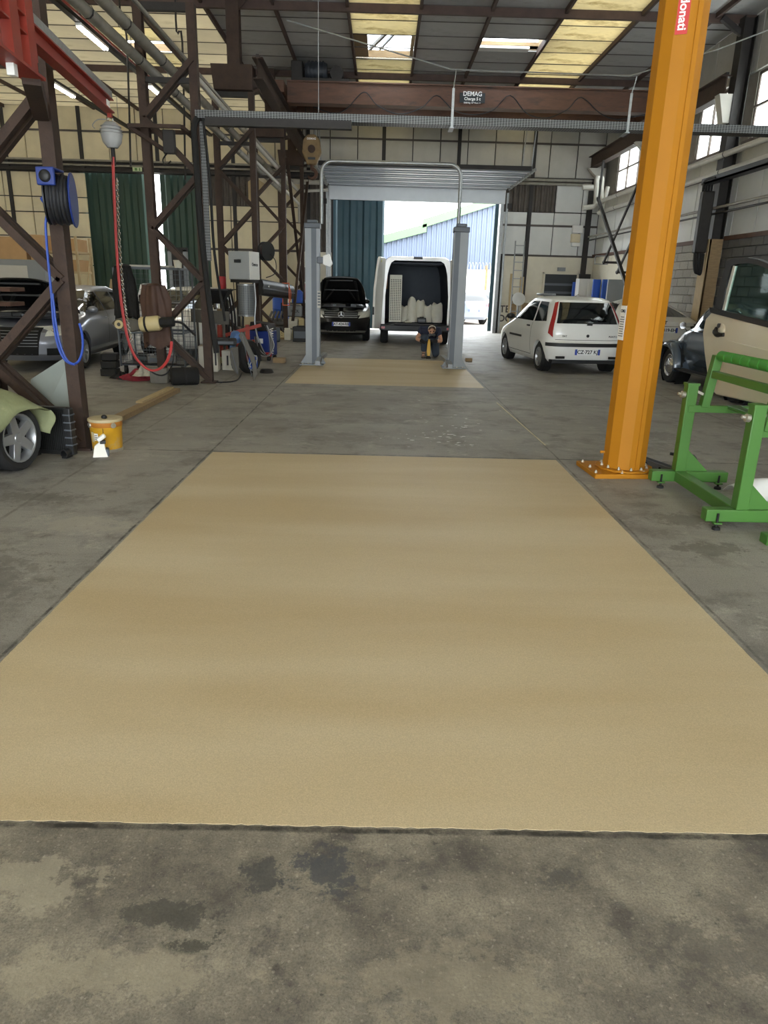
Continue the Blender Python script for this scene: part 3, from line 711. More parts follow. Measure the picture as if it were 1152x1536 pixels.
for x in (-.16, -.06, .06, .16): MB().tube([(x, 0, .8), (x, 0, AY(468, 160, 21.3).z-AY(468, 262, 21.3).z+.5)], .008, 5).build('wire_rope', 'dark_steel', hk)
# festoon cable loops along the crane
fs = MB()
pts = [(470, 160), (500, 170), (520, 163), (546, 138), (566, 158), (598, 171), (632, 162), (655, 143), (680, 165), (710, 172), (740, 165), (765, 143), (790, 170), (820, 177), (850, 165), (872, 146), (900, 170), (925, 179), (950, 175), (970, 172)]
fs.tube(spline([AY(a, b, 20.10) for a, b in pts], 5), .012, 6)
one(fs, 'festoon_cable', 'black_hose', 'thin power cable hanging in loops along the crane bridge', 'cable', smooth=True)
# ------------------------------------------------------------------ cable trays, wires
YT = 11.66
zt = 3.93
t = thing('cable_tray', 'perforated galvanised cable tray spanning the hall below the crane', 'cable tray', (0, YT, zt))
MB().b2((-2.8, -.012, -.055), (6.962, 0, .055)).build('side_rail', 'perf_x', t)
MB().b2((-2.74, .22, -.055), (6.962, .232, .055)).build('side_rail', 'perf_x', t)
MB().b2((-2.74, 0, -.055), (6.962, .22, -.045)).build('tray_bottom', 'perf_x', t)
one(MB().b2((-2.635, YT-.14, zt-.17), (-.5, YT-.02, zt-.06)), 'cable_trunking', 'dark_steel', 'short dark trunking fixed under the perforated cable tray', 'trunking')
t = thing('cable_tray', 'vertical perforated cable tray hanging down the jacket column', 'cable tray', (-2.74, YT, 0))
MB().b2((0, -.02, 1.9), (.08, 0, zt-.1)).build('perforated_strip', 'perf_z', t)
MB().tube(spline([(-.02, -.03, zt-.06), (-.08, -.05, zt-.2), (-.07, -.04, zt-.6), (-.06, -.04, 2.5), (0.02, -.04, 1.3), (.1, -.05, .5)], 5), .045, 8).build('cable_bundle', 'black_rubber', t, smooth=True)
MB().tube(spline([(.06, -.02, zt-.1), (.12, -.04, 3.0), (.14, -.04, 2.0), (.26, -.05, 1.0)], 5), .022, 6).build('cable_bundle', 'black_rubber', t, smooth=True)
for x in (.97, 3.56):
    p = V((x, YT+.11, zt))
    t = thing('tray_hanger', 'galvanised hanger strap of the cable tray '+('near mid span' if x < 2 else 'close to the yellow column'), 'hanger', p)
    MB().b2((-.018, -.15, -.09), (.018, -.14, .42)).build('strap', 'galv', t)
    MB().b2((-.035, -.15, -.1), (.035, .15, -.085)).build('foot', 'galv', t)
    MB().tube([(0, -.145, .42), (.03 if x < 2 else .06, -.1, AY(677 if x < 2 else 945, 104 if x < 2 else 114, YT).z-zt)], .008, 6).build('rod', 'galv', t)
wp = [(430, 30), (480, 45), (677, 104), (945, 114), (1080, 73), (1152, 45), (1240, 10)]
one(MB().tube([AY(a, b, YT) for a, b in wp], .010, 6), 'span_wire', 'galv', 'taut steel wire crossing the hall above the cable tray', 'wire')
one(MB().tube([(-.99, YT, zt+.06), (-.99, YT, 6.99)], .004, 5), 'hanger_wire', 'galv', 'thin vertical wire holding the tray beside the trunking end', 'wire')
# ------------------------------------------------------------------ pipes on the columns
def pipe(name, pts, r, m, lb, cat='pipe', rings=0, n=10):
    t = thing(name, lb, cat, pts[0])
    o = V(pts[0])
    MB(o).tube(pts, r, n).build('pipe_run', m, t, smooth=True)
    if rings:
        a, b_ = V(pts[0]), V(pts[1]); d = (b_-a)
        for k in range(rings):
            p = a+d*(k+.5)/rings; MB(o).lathe([(r*1.18, -.02), (r*1.18, .02)], n, p, d).build('pipe_collar', 'dark_steel', t)
    return t
pipe('insulated_pipe', [(-3.30, 5, 4.66), (-3.30, 26.2, 4.66)], .075, 'pipe_grey', 'thick grey pipe run resting on top of the lattice ties', rings=14)
pipe('insulated_pipe', [(-3.44, 5.0, 4.50), (-3.44, 26.2, 4.50), (-3.44, 26.5, 4.2)], .07, 'pipe_grey', 'thick grey pipe hung just below the upper pipe run', rings=12)
pipe('thin_pipe', [(-3.12, 5, 4.86), (-3.12, 26.2, 4.86)], .028, 'pipe_grey', 'thin grey conduit running above the thick pipe pair')
pipe('heating_pipe', [(-2.98, 12.5, 4.613), (-2.98, 26.6, 4.613), (-2.98, 26.72, 4.613), (-1.95, 26.75, 4.68)], .05, 'white_pipe', 'pale heating pipe turning along the back wall behind the columns')
pipe('heating_pipe', [(-2.95, 17, 4.2), (-2.95, 26.6, 4.2), (-2.95, 26.7, 3.6)], .045, 'white_pipe', 'pale heating pipe dropping at the back wall behind the columns')
for Y in (6.87, 11.8, 16.7, 21.6): one(MB().b2((-3.58, Y-.03, 4.35), (-2.82, Y+.03, 4.42)), 'pipe_support', 'dark_steel', ('dark crossbar carrying the pipes on the lattice column %s' % {6.87: 'with the hose reel', 11.8: 'with the jacket', 16.7: 'behind the heater', 21.6: 'next to the last one'}[Y]), 'crossbar')
# pipes along the back wall, left bay
for k, (z, r, m_, lb) in enumerate(((5.42, .035, 'pipe_grey', 'upper of the thin grey pipes along the cream back wall'), (5.27, .035, 'pipe_grey', 'lower of the thin grey pipes along the cream back wall'))):
    pipe('wall_pipe', [(XL, 26.85, z), (-2.0, 26.85, z)], r, m_, lb)
pipe('wall_pipe', [(-2.14, 26.8, 4.92), (-3.9, 26.8, 4.92)], .08, 'white_pipe', 'thick white pipe behind the hook block on the back wall')
one(MB().b2((XL, 26.79, 5.08), (DX0-.5, 26.942, 5.16)), 'door_track', 'dark_steel', 'dark sliding-door track above the green side gate', 'door track')
ex = one(MB().box(AY(206, 254, 26.75), (.32, .03, .13)), 'exit_sign', 'exit_green', 'small pale green exit sign above the green side gate', 'sign')
px_ = AY(206, 254, 26.73)
mb = MB(px_); o_ = px_
mb.box(o_+V((-.05, 0, 0)), (.08, .01, .08)); mb.box(o_+V((.08, 0, .0)), (.03, .01, .09))
s_ = mb.build('pictogram', 'green_paint', ex); s_.location = px_
# thin vertical conduits on the left columns
for k, (a, b_, lb) in enumerate((((188, 95), (196, 250), 'bent conduit with tap dropping from the lamp rail'), ((268, 70), (278, 270), 'straight thin conduit in front of the cream wall'))):
    p = AY(*a, 16.0); q = AY(*b_, 16.0); p.z = ZC-.01
    one(MB().tube(spline([p, p+(q-p)*.25+V((-.02, 0, 0)), p+(q-p)*.3+V((.08, 0, 0)), q], 4), .02, 6), 'conduit', 'dark_steel', lb, 'pipe', smooth=True)
# ------------------------------------------------------------------ lamps
rl = one(MB().b2((-6.03, 12, 6.27), (-5.91, 26.9, 6.34)), 'lamp_rail', 'dark_steel', 'long dark lamp rail under the side bay ceiling', 'lamp rail')
for y in (13, 16, 19, 22, 25): MB().tube([(-5.97, y, 6.33), (-5.97, y, ZC)], .01, 5).build('suspension_rod', 'galv', rl)
MB().tube([(-5.85, 12, 6.33), (-5.85, 20, 6.33)], .025, 6).build('red_conduit', 'red_paint', rl)
rl = one(MB().b2((-8.49, 12, 6.27), (-8.37, 26.9, 6.34)), 'lamp_rail', 'dark_steel', 'second dark lamp rail farther into the side bay', 'lamp rail')
for y in (13, 16, 19, 22, 25): MB().tube([(-8.43, y, 6.33), (-8.43, y, ZC)], .01, 5).build('suspension_rod', 'galv', rl)
def lamp(x, y0, y1, lb):
    t = thing('fluorescent_lamp', lb, 'lamp', (x, y0, 6.27))
    MB().b2((-.06, 0, -.05), (.06, y1-y0, 0)).build('housing', 'white_paint', t)
    for dx in (-.03, .03): MB().tube([(dx, .03, -.065), (dx, y1-y0-.03, -.065)], .018, 8).build('tube', 'lamp_tube', t, smooth=True)
lamp(-5.97, 15.86, 17.3, 'lit fluorescent lamp beside the red conduit')
lamp(-5.97, 20.2, 21.6, 'lit fluorescent lamp seen through the jacket column braces')
lamp(-8.43, 20.3, 21.6, 'lit fluorescent lamp on the farther lamp rail')
# ------------------------------------------------------------------ right wall services
pipe('wall_pipe', [(7.18, 4, 4.414), (7.18, 25.4, 4.414), (7.32, 25.68, 4.414)], .06, 'white_pipe', 'upper pale pipe running under the wall windows', rings=6)
pipe('wall_pipe', [(7.14, 4, 4.058), (7.14, 25.4, 4.058), (7.30, 25.66, 4.058)], .06, 'white_pipe', 'lower pale pipe running under the wall windows', rings=6)
pipe('wall_pipe', [(7.215, 4, 3.38), (7.215, 26.6, 3.38)], .03, 'pipe_grey', 'thin grey pipe crossing the white wall panels')
pipe('wall_pipe', [(7.22, 4, 3.266), (7.22, 26.6, 3.266)], .022, 'dark_steel', 'thin dark pipe crossing the white wall panels')
t = thing('cable_tray', 'dark cable tray along the window wall turning down beside the timber column', 'cable tray', (7.05, 16.75, 0))
MB().b2((-.1, -14, 3.86), (.1, .2, 3.9)).b2((-.1, -14, 3.86), (-.09, .2, 3.98)).build('horizontal_run', 'perf_y', t)
MB().b2((-.14, -.1, 2.45), (.115, .1, 3.72)).build('drop_cover', 'dark_steel', t, bevel=.03)
for k in range(4):
    MB().tube(spline([(-.1+.06*k, -.5, 3.92), (-.1+.06*k, 0, 3.925), (-.1+.06*k, .05, 3.7), (-.1+.06*k, 0, 2.5), (-.08+.04*k, -.05, 2.15-.03*k), (.0+.03*k, -.02, 2.05), (.04+.02*k, 0, 2.44)], 5), .028, 7).build('cable', 'black_rubber', t, smooth=True)
# heating manifold in the back right corner
t = thing('heating_pipework', 'pale looped heating pipes in the back corner by the windows', 'pipes', (6.9, 26.5, 4.0))
def bent(mb, pts, r): return mb.tube(spline(pts, 4), r, 9)
P = lambda a, b_, y=25.7: AY(a, b_, y)-V((6.9, 26.5, 4.0))
MB().tube([P(874, 312), P(890, 310), P(894, 304), P(895, 270), P(897, 264)], .085, 9).build('pipe_run', 'white_pipe', t, smooth=True)
MB().tube([P(903, 318), P(902, 290), P(903, 268), P(900, 263)], .08, 9).build('pipe_run', 'white_pipe', t, smooth=True)
MB().tube([P(903, 318), P(908, 296), P(912, 280)], .07, 9).build('pipe_run', 'white_pipe', t, smooth=True)
MB().tube([P(874, 281), P(890, 281)], .085, 9).build('pipe_run', 'white_pipe', t, smooth=True)
for k, z in enumerate((5.2, 5.08)):
    pipe('wall_pipe', [(4.4, 26.85, z), (7.2, 26.85, z)], .05, 'pipe_grey', ('upper' if k == 0 else 'lower')+' grey pipe over the dark corrugated sheet right of the gate')
rx0 = AY(877.5, 345, 26.89).x
one(MB().b2((rx0, 26.83, 2.148), (rx0+.17, 26.95, 4.9)), 'cable_riser', 'dark_steel', 'dark vertical cable riser in the back corner', 'cable riser')
one(MB().b2((rx0-.03, 26.8, 1.9), (7.5, 26.952, 2.15)), 'junction_tray', 'dark_steel', 'dark box at the foot of the corner cable riser', 'box')
for k, (a, b_, c, d, lb) in enumerate(((859, 338, 873, 350, 'upper white electrical box on the back wall'), (857, 351, 869, 364, 'middle cream electrical box on the back wall'), (857, 364, 869, 370, 'lowest white electrical box on the back wall'))):
    p = AY(a, b_, 26.9); q = AY(c, d, 26.9)
    mb = MB().b2((p.x, 26.82, q.z), (q.x, 26.95, p.z)); o = one(mb, 'electrical_box', 'white_paint' if k != 1 else 'panel_cream', lb, 'box', bevel=.01)
# slanted dark braces in front of the right windows
wb0 = AX(897, 297, 6.98); wb1 = AX(945, 445, 6.98)
t = thing('wall_brace', 'long dark raking brace in front of the corner window', 'brace', wb1)
MB(wb1).bar(wb1, wb0, .09, .07).build('brace_bar', 'dark_steel', t)
MB(wb1).bar(wb0+V((.03, 0, -.05)), V((7.03, wb0.y, 5.60)), .06, .06).build('hanger_post', 'dark_steel', t)
MB(wb1).bar(wb1+V((-.03, 0, .03)), V((XR+.01, wb1.y, wb1.z+.03)), .07, .07).build('wall_stub', 'dark_steel', t)
for q0, q1, lb in (((962, 265), (905, 395), 'dark raking brace crossing the pipes under the corner window'), ((1000, 250), (925, 410), 'second dark raking brace beside the yellow column')):
    p0 = AX(*q0, 7.035); p1 = AX(*q1, 7.035); d = p0-p1; p0 = p1+d*((5.60-p1.z)/d.z)     # from the runway girder down to a stub on the wall
    t = thing('wall_brace', lb, 'brace', p1)
    MB(p1).bar(p1, p0, .05, .07).build('brace_bar', 'dark_steel', t)
    MB(p1).bar(p1+V((-.03, 0, .03)), V((XR+.01, p1.y, p1.z+.03)), .07, .07).build('wall_stub', 'dark_steel', t)
# ------------------------------------------------------------------ yellow jib column
JX, JY = 2.295, 6.42
j = thing('jib_crane_column', 'tall orange-yellow faceted steel column bolted to the floor', 'column', (JX, JY, 0))
va = math.atan2(-JY, -JX)          # towards the camera
NS = 12; r0 = .194
poly = [(r0*math.cos(va+math.pi/NS+2*math.pi*k/NS), r0*math.sin(va+math.pi/NS+2*math.pi*k/NS)) for k in range(NS)]
MB().prism(poly, .03, 4.7, 'z').build('shaft', 'orange_yellow', j, smooth=True, sharp=10, bevel=.012)
MB().prism([(1.35*a, 1.35*b_) for a, b_ in poly], .045, .065, 'z').build('flange', 'orange_yellow', j, bevel=.006)
rz = Matrix.Rotation(math.radians(4), 3, 'Z')
mb = MB(); mb.box((-.05, 0, .022), (.62, .52, .044), rz); mb.build('base_plate', 'orange_yellow', j, bevel=.006)
boltm = MB().lathe([(0.015, 0), (.015, .011), (.009, .011), (.009, .024), (0, .024)], 6)
bo = boltm.build('bolt', 'bolt_grey', j); bo.location = (-.32, -.22, .044)
for k in range(1, 22):
    if k < 10:
        q = [(-.32, 0), (-.32, .2), (-.1, -.22), (.1, -.22), (.22, -.22), (.22, 0), (.22, .2), (-.1, .22), (.08, .22)][k-1]; p = rz @ V((q[0], q[1], .044))
    else:
        a = 2*math.pi*(k-10)/12; p = V((.205*math.cos(a), .205*math.sin(a), .065))
    inst(bo, j, p)
MB().prism([(1.01*a+(0), 1.01*b_) for a, b_ in [(r0*math.cos(va+.55+d), r0*math.sin(va+.55+d)) for d in (0, .02)]]+[(r0*.9*math.cos(va+.56), r0*.9*math.sin(va+.56))], .06, 4.7, 'z').build('weld_seam', 'orange_yellow', j)
rap = r0*math.cos(math.pi/NS)
def facet(k, z, du=0., eps=.004):
    a = va+2*math.pi*k/NS; n = V((math.cos(a), math.sin(a), 0)); s = V((-math.sin(a), math.cos(a), 0))
    return n*(rap+eps)+s*du+V((0, 0, z)), s, n
c, s, n = facet(0, 3.66)
dec = MB().add([c+s*a*.044+V((0, 0, b_*.17)) for a in (-1, 1) for b_ in (-1, 1)]+[c-n*.003+s*a*.044+V((0, 0, b_*.17)) for a in (-1, 1) for b_ in (-1, 1)], [(0, 1, 3, 2), (4, 6, 7, 5), (0, 2, 6, 4), (1, 5, 7, 3), (0, 4, 5, 1), (2, 3, 7, 6)]).build('brand_decal', 'sticker_red', j)
text('donati', .088, 'white_ink', dec, face_mtx(c+n*.002+V((0, 0, -.035)), (0, 0, -1), s))
c, s, n = facet(-2, 1.35, eps=.004)
pm = MB().add([c+s*a*.05+V((0, 0, b_*.145))+n*e for e in (0, .003) for a in (-1, 1) for b_ in (-1, 1)], [(0, 1, 3, 2), (4, 6, 7, 5), (0, 2, 6, 4), (1, 5, 7, 3), (0, 4, 5, 1), (2, 3, 7, 6)])
nt_ = pm.build('taped_notice', 'paper', j)
for k in range(9): MB().add([c+n*.0045+s*a*(.038 if k % 3 else .03)+V((0, 0, .05-.02*k+b_*.003)) for a in (-1, 1) for b_ in (-1, 1)], [(0, 1, 3, 2)]).build('print_line', 'ink', nt_)
text('CMU', .035, 'ink', nt_, face_mtx(c+n*.0045+V((0, 0, .10)), s, (0, 0, 1)))
MB().lathe([(0, 0), (.012, 0), (.012, .04), (0, .04)], 8, V((r0*math.cos(va-1.2), r0*math.sin(va-1.2), .19)), (math.cos(va-1.2), math.sin(va-1.2), 0)).build('earth_stud', 'orange_yellow', j)
# ------------------------------------------------------------------ two-post lift
lf = thing('two_post_lift', 'grey two-post vehicle lift with overhead hose arch', 'car lift', (.07, 14.9, 0))
for sx in (-1, 1):
    x = sx*1.46
    MB().extr((x, 0, .02), (x, 0, 2.64), [(-.14, -.135), (.14, -.135), (.14, -.05), (.115, -.05), (.115, -.11), (-.115, -.11), (-.115, .11), (.115, .11), (.115, .05), (.14, .05), (.14, .135), (-.14, .135)] if sx > 0 else [(.14, -.135), (-.14, -.135), (-.14, -.05), (-.115, -.05), (-.115, -.11), (.115, -.11), (.115, .11), (-.115, .11), (-.115, .05), (-.14, .05), (-.14, .135), (.14, .135)], up=(0, 1, 0)).build('post', 'lift_grey', lf)
    MB().b2((x-.155, -.15, 2.62), (x+.155, .15, 2.72)).b2((x-.10, -.12, 2.72), (x+.10, .12, 2.78)).build('post_cap', 'lift_dark', lf, bevel=.015)
    MB().b2((x-.26, -.24, 0.006), (x+.22, .24, .028)).build('base_plate', 'lift_grey', lf)
    for q in (-1, 1): MB().prism([(x+q*.14, .028), (x+q*.26, .028), (x+q*.14, .22)], -.012, .012, 'y').build('gusset', 'lift_grey', lf)
    MB().b2((x-sx*.055-.07, -.141, .03), (x-sx*.055+.03, -.135, 2.62)).build('recess_shade_strip', 'lift_dark', lf)  # dark strip stands in for the shaded recess of the post
    for q in range(4): MB().lathe([(.02, 0), (.02, .02), (0, .02)], 6, (x-.2+.12*q, -.2, .028)).build('anchor_bolt', 'bolt_grey', lf)
    MB().b2((x-sx*.05-.08, -.1, .5), (x-sx*.05+.08, .1, 1.25)).build('carriage', 'lift_dark', lf)
    for a in (-1, 1):
        MB().bar((x-sx*.14, a*.05, .13), (x-sx*.17, a*.95, .13), .09, .08).build('lift_arm', 'lift_grey', lf)
mb = MB()
x0, x1 = -1.29, 1.40; zz = 3.84; rr = .22
mb.tube([(x0, .05, 2.72), (x0, .05, zz-rr)]+arc((x0+rr, .05, zz-rr), rr, math.pi, math.pi/2, 6, (1, 0, 0), (0, 0, 1))+arc((x1-rr, .05, zz-rr), rr, math.pi/2, 0, 6, (1, 0, 0), (0, 0, 1))+[(x1, .05, 2.72)], .036, 10)
mb.build('hose_arch', 'galv', lf, smooth=True)
cb = MB().b2((-1.36, -.2, 1.98), (-1.14, -.02, 2.10)).build('control_box', 'lift_dark', lf, bevel=.01)
MB().add([(-1.24, -.21, 2.12), (-1.12, -.21, 2.16), (-1.06, -.21, 1.98), (-1.10, -.21, 1.92), (-1.24, -.21, 1.96), (-1.24, -.02, 2.12), (-1.12, -.02, 2.16), (-1.06, -.02, 1.98), (-1.10, -.02, 1.92), (-1.24, -.02, 1.96)], [(0, 1, 2, 3, 4), (9, 8, 7, 6, 5), (0, 5, 6, 1), (1, 6, 7, 2), (2, 7, 8, 3), (3, 8, 9, 4), (4, 9, 5, 0)]).build('control_cover', 'white_paint', cb)
MB().b2((-1.36, -.142, 1.14), (-1.29, -.136, 1.46)).build('warning_label', 'panel_grey', lf)
for k in range(5): MB().b2((-1.352, -.145, 1.18+.055*k), (-1.298, -.141, 1.21+.055*k)).build('label_pictogram', 'lift_dark', lf)
# ------------------------------------------------------------------ cars
def paint(name, col, metal=0., rough=.3): return mat(name, col, rough, metal, .02, 2, coat=.6)
paint('car_white', 'e6e6e2'); mat('car_black', '0b0c0e', .3, 0, 0, spec=.3, coat=.2); paint('car_grey', '80838c', .5, .32); paint('car_silver', 'a9adb2', .5); paint('beetle_grey', '4a5561', .1, .22)
paint('car_cream', 'd9d1b8'); paint('car_pearl', 'dcdad4'); paint('car_red', 'b3262a'); paint('car_blue_grey', '8d96a8', .3)
mat('car_glass', '14181a', .06, 0, 0, spec=.8)
mat('car_glass_light', '5d686a', .05, 0, 0, spec=.9)
mat('tyre', '1c1c1d', .85, 0, .12, 10); mat('arch', '0c0c0d', .9, 0, 0)
mat('rim_silver', 'a9abad', .35, .7, .05, 10); mat('lamp_red', '9c1c20', .25, 0, .1, 20, coat=.6); mat('lamp_clear', 'cfd0c6', .15, 0, .15, 25, coat=.8)
mat('plate_white', 'e9ebea', .5, 0, 0); mat('plate_blue', '2744a0', .5, 0, 0); mat('plate_black', '141518', .6, 0, 0)
class Shape:
    def __init__(s, keys): s.k = keys
    def at(s, z):
        k = s.k
        if z <= k[0][0]: return k[0][1:]
        for a, b in zip(k, k[1:]):
            if z <= b[0]:
                t = (z-a[0])/(b[0]-a[0]); return tuple(a[i]+(b[i]-a[i])*t for i in range(1, 6))
        return k[-1][1:]
    def side(s, y, z, sx=1, e=.0):
        yf, yr, w, nf, nr = s.at(z); yc = (yf+yr)/2; L = (yf-yr)/2; t = max(-.999, min(.999, (y-yc)/L)); n = nf if t > 0 else nr
        return V((sx*(w*(1-abs(t)**(2.6*n))**(1/(.55*n))+e), y, z))
    def end(s, fr, z, front=True, e=.0):
        yf, yr, w, nf, nr = s.at(z); yc = (yf+yr)/2; L = (yf-yr)/2; n = nf if front else nr
        y = (L*(1-min(.999, abs(fr))**(.55*n))**(1/(2.6*n))+e)
        return V((fr*(w+e*.3), yc+(y if front else -y), z))
    def ring(s, z, q=22):
        yf, yr, w, nf, nr = s.at(z); yc = (yf+yr)/2; L = (yf-yr)/2; out = []
        def quad(n):
            d = [(w*math.cos(a)**(2/(.55*n)), L*math.sin(a)**(2/(2.6*n))) for a in [max(1e-4, min(math.pi/2-1e-4, math.pi/2*i/240)) for i in range(241)]]
            d[0] = (w, 0); d[-1] = (0, L)
            ac = [0]
            for p, r in zip(d, d[1:]): ac.append(ac[-1]+math.hypot(r[0]-p[0], r[1]-p[1]))
            res = []; i = 0
            for k in range(q+1):
                tgt = ac[-1]*k/q
                while i < 239 and ac[i+1] < tgt: i += 1
                f = (tgt-ac[i])/max(1e-9, ac[i+1]-ac[i]); res.append((d[i][0]+(d[i+1][0]-d[i][0])*f, d[i][1]+(d[i+1][1]-d[i][1])*f))
            return res
        A = quad(nf); B = quad(nr)
        out += [(x, yc+y, z) for x, y in A[:-1]]; out += [(-x, yc+y, z) for x, y in A[::-1][:-1]]
        out += [(-x, yc-y, z) for x, y in B[:-1]]; out += [(x, yc-y, z) for x, y in B[::-1][:-1]]
        return out
    def mesh(s, step=.05):
        zs = []
        for a, b in zip(s.k, s.k[1:]):
            n = max(1, int(round((b[0]-a[0])/step)))
            zs += [a[0]+(b[0]-a[0])*i/n for i in range(n)]
        zs.append(s.k[-1][0])
        mb = MB(); rings = [s.ring(z) for z in zs]; n = len(rings[0])
        mb.v = [p for r in rings for p in r]
        mb.f = [(i*n+j, i*n+(j+1) % n, (i+1)*n+(j+1) % n, (i+1)*n+j) for i in range(len(rings)-1) for j in range(n)]
        mb.f += [tuple(range(n))[::-1], tuple(range((len(rings)-1)*n, len(rings)*n))]
        return mb
def sidepatch(S, quad, sx, e=.006, nu=8, nv=6):
    a, b, c, d = quad      # (y,z): rear-bottom, front-bottom, front-top, rear-top
    def fn(u, v):
        y = (a[0]*(1-u)+b[0]*u)*(1-v)+(d[0]*(1-u)+c[0]*u)*v; z = (a[1]*(1-u)+b[1]*u)*(1-v)+(d[1]*(1-u)+c[1]*u)*v
        return S.side(y, z, sx, e)
    return MB().grid(fn, nu, nv)
def endpatch(S, quad, front, e=.008, nu=12, nv=6):
    a, b, c, d = quad      # (fr,z)
    def fn(u, v):
        f = (a[0]*(1-u)+b[0]*u)*(1-v)+(d[0]*(1-u)+c[0]*u)*v; z = (a[1]*(1-u)+b[1]*u)*(1-v)+(d[1]*(1-u)+c[1]*u)*v
        return S.end(f, z, front, e)
    return MB().grid(fn, nu, nv)
def wheel(parent, c, r, w, sx, spokes=7, rimr=.66, m='rim_silver', style='spoke', steer=0.):
    ax = (sx*math.cos(steer), math.sin(steer), 0); ri = r*rimr
    t = MB(c).lathe([(ri, -w*.42), (r*.90, -w/2), (r*.985, -w*.36), (r, -w*.2), (r, w*.2), (r*.985, w*.36), (r*.90, w/2), (ri, w*.42), (ri, -w*.42)], 32, c, ax).build('wheel', 'tyre', parent, smooth=True); t.location = c
    mb = MB().lathe([(0, w*.02), (ri*.93, w*.02), (ri*.93, w*.30), (ri*1.02, w*.42), (ri*1.02, w*.46), (ri*.96, w*.46), (ri*.88, w*.30), (ri*.86, w*.06)], 28, (0, 0, 0), ax)
    if style == 'cap':
        mb = MB().lathe([(ri*1.02, w*.30), (ri*1.02, w*.46), (ri*.95, w*.48), (ri*.8, w*.36), (ri*.72, w*.36), (ri*.62, w*.52), (ri*.3, w*.62), (0, w*.64)], 28, (0, 0, 0), ax)
    rim = mb.build('rim', m, t, smooth=True)
    axv = V(ax); s = V((0, 0, 1)); u = axv.cross(s)
    if style == 'spoke':
        hb = MB().lathe([(0, w*.40), (ri*.2, w*.40), (ri*.28, w*.28), (ri*.28, w*.05)], 16, (0, 0, 0), ax)
        hb.build('hub', m, rim, smooth=True)
        MB().lathe([(0, w*.035), (ri*.86, w*.035)], 24, (0, 0, 0), ax).build('brake_gap', 'arch', rim)
        for k in range(spokes):
            a = 2*math.pi*k/spokes+.3; d = s*math.cos(a)+u*math.sin(a); q = axv.cross(d)
            b0 = ri*.2; b1 = ri*.96; w0 = ri*.19*5/max(5, spokes)+.008; w1 = w0*.8
            vs = [d*b0+q*w0, d*b0-q*w0, d*b1-q*w1, d*b1+q*w1]
            MB().add([p+axv*w*.10 for p in vs]+[vs[0]+axv*w*.36, vs[1]+axv*w*.36, vs[2]+axv*w*.42, vs[3]+axv*w*.42], [(3, 2, 1, 0), (4, 5, 6, 7), (0, 1, 5, 4), (1, 2, 6, 5), (2, 3, 7, 6), (3, 0, 4, 7)]).build('spoke', m, rim, bevel=.006)
    return t
def plate(parent, c, n, wd, txt, h=.11, size=.085, eu=True):
    """number plate centred at c, facing direction n (horizontal)"""
    n = V(n).normalized(); s = V((0, 0, 1)).cross(n)
    def slab(a0, a1, z0, z1, e0, e1):
        return MB().add([V(c)+s*a+V((0, 0, z))+n*e for a in (a0, a1) for z in (z0, z1) for e in (e0, e1)], [(0, 1, 3, 2), (4, 6, 7, 5), (0, 4, 5, 1), (2, 3, 7, 6), (0, 2, 6, 4), (1, 5, 7, 3)])
    p = slab(-wd/2, wd/2, -h/2, h/2, 0, .012).build('number_plate', 'plate_white', parent)
    slab(-wd/2, -wd/2+.045, -h/2, h/2, .012, .014).build('blue_band', 'plate_blue', p)
    slab(wd/2-.045, wd/2, -h/2, h/2, .012, .014).build('blue_band', 'plate_blue', p)
    text(txt, size, 'plate_black', p, face_mtx(V(c)+n*.0145, s, (0, 0, 1)))
    return p
def make_body(S, wheels, r, m, parent, extra=None, cut=True, track=.7):
    o = S.mesh().build('body', m, parent, smooth=True, sharp=28)
    if cut:
        cm = MB()
        for y in wheels:
            for sx in (-1, 1):
                cm.lathe([(0, -.2), (r, -.2), (r, .2), (0, .2)], 28, (sx*(track+.08), y, r*.92), (1, 0, 0))
        c = cm.build('c', 'arch'); c.parent = parent
        bo = o.modifiers.new('b', 'BOOLEAN'); bo.operation = 'DIFFERENCE'; bo.object = c; bo.solver = 'EXACT'
        bpy.context.view_layer.update()
        dg = bpy.context.evaluated_depsgraph_get()
        me = bpy.data.meshes.new_from_object(o.evaluated_get(dg)); o.modifiers.clear()
        old = o.data; o.data = me; me.name = 'body'; bpy.data.meshes.remove(old); bpy.data.objects.remove(c)
        me.polygons.foreach_set('use_smooth', [True]*len(me.polygons)); me.set_sharp_from_angle(angle=math.radians(28))
        for y in wheels:
            for sx in (-1, 1):
                MB().lathe([(r*.985, -.19), (r*.985, -.03)], 24, (sx*(track+.08), y, r*.92), (sx, 0, 0)).lathe([(0, -.185), (r*.985, -.185)], 24, (sx*(track+.08), y, r*.92), (sx, 0, 0)).build('wheel_arch', 'arch', parent)
    return o
def car(name, label, loc, dirv, S, axles, r, tr, paintm, sidewins, wshield, rwin, spokes=7, glass='car_glass', wstyle='spoke', tw=.19, cat='car', group=None, rimr=.66):
    rz = math.atan2(-dirv[0], dirv[1])
    t = thing(name, label, cat, loc, rz, group)
    make_body(S, axles, r*1.13, paintm, t, track=tr)
    for sx in (-1, 1):
        for q in sidewins: sidepatch(S, q, sx).build('side_window', glass, t, smooth=True)
        for y in axles: wheel(t, V((sx*tr, y, r)), r, tw, sx, spokes, rimr, style=wstyle)
    if wshield: endpatch(S, wshield, True).build('windscreen', glass, t, smooth=True)
    if rwin: endpatch(S, rwin, False).build('rear_window', glass, t, smooth=True)
    return t
def mirror(t, S, y, z, m, e=.12):
    for sx in (-1, 1):
        p = S.side(y, z, sx, 0)
        MB(p).sphere(p+V((sx*e, 0, .03)), (.1, .06, .065), 10, 7).bar(p, p+V((sx*e, 0, .02)), .04, .03).build('door_mirror', m, t, smooth=True).location = p
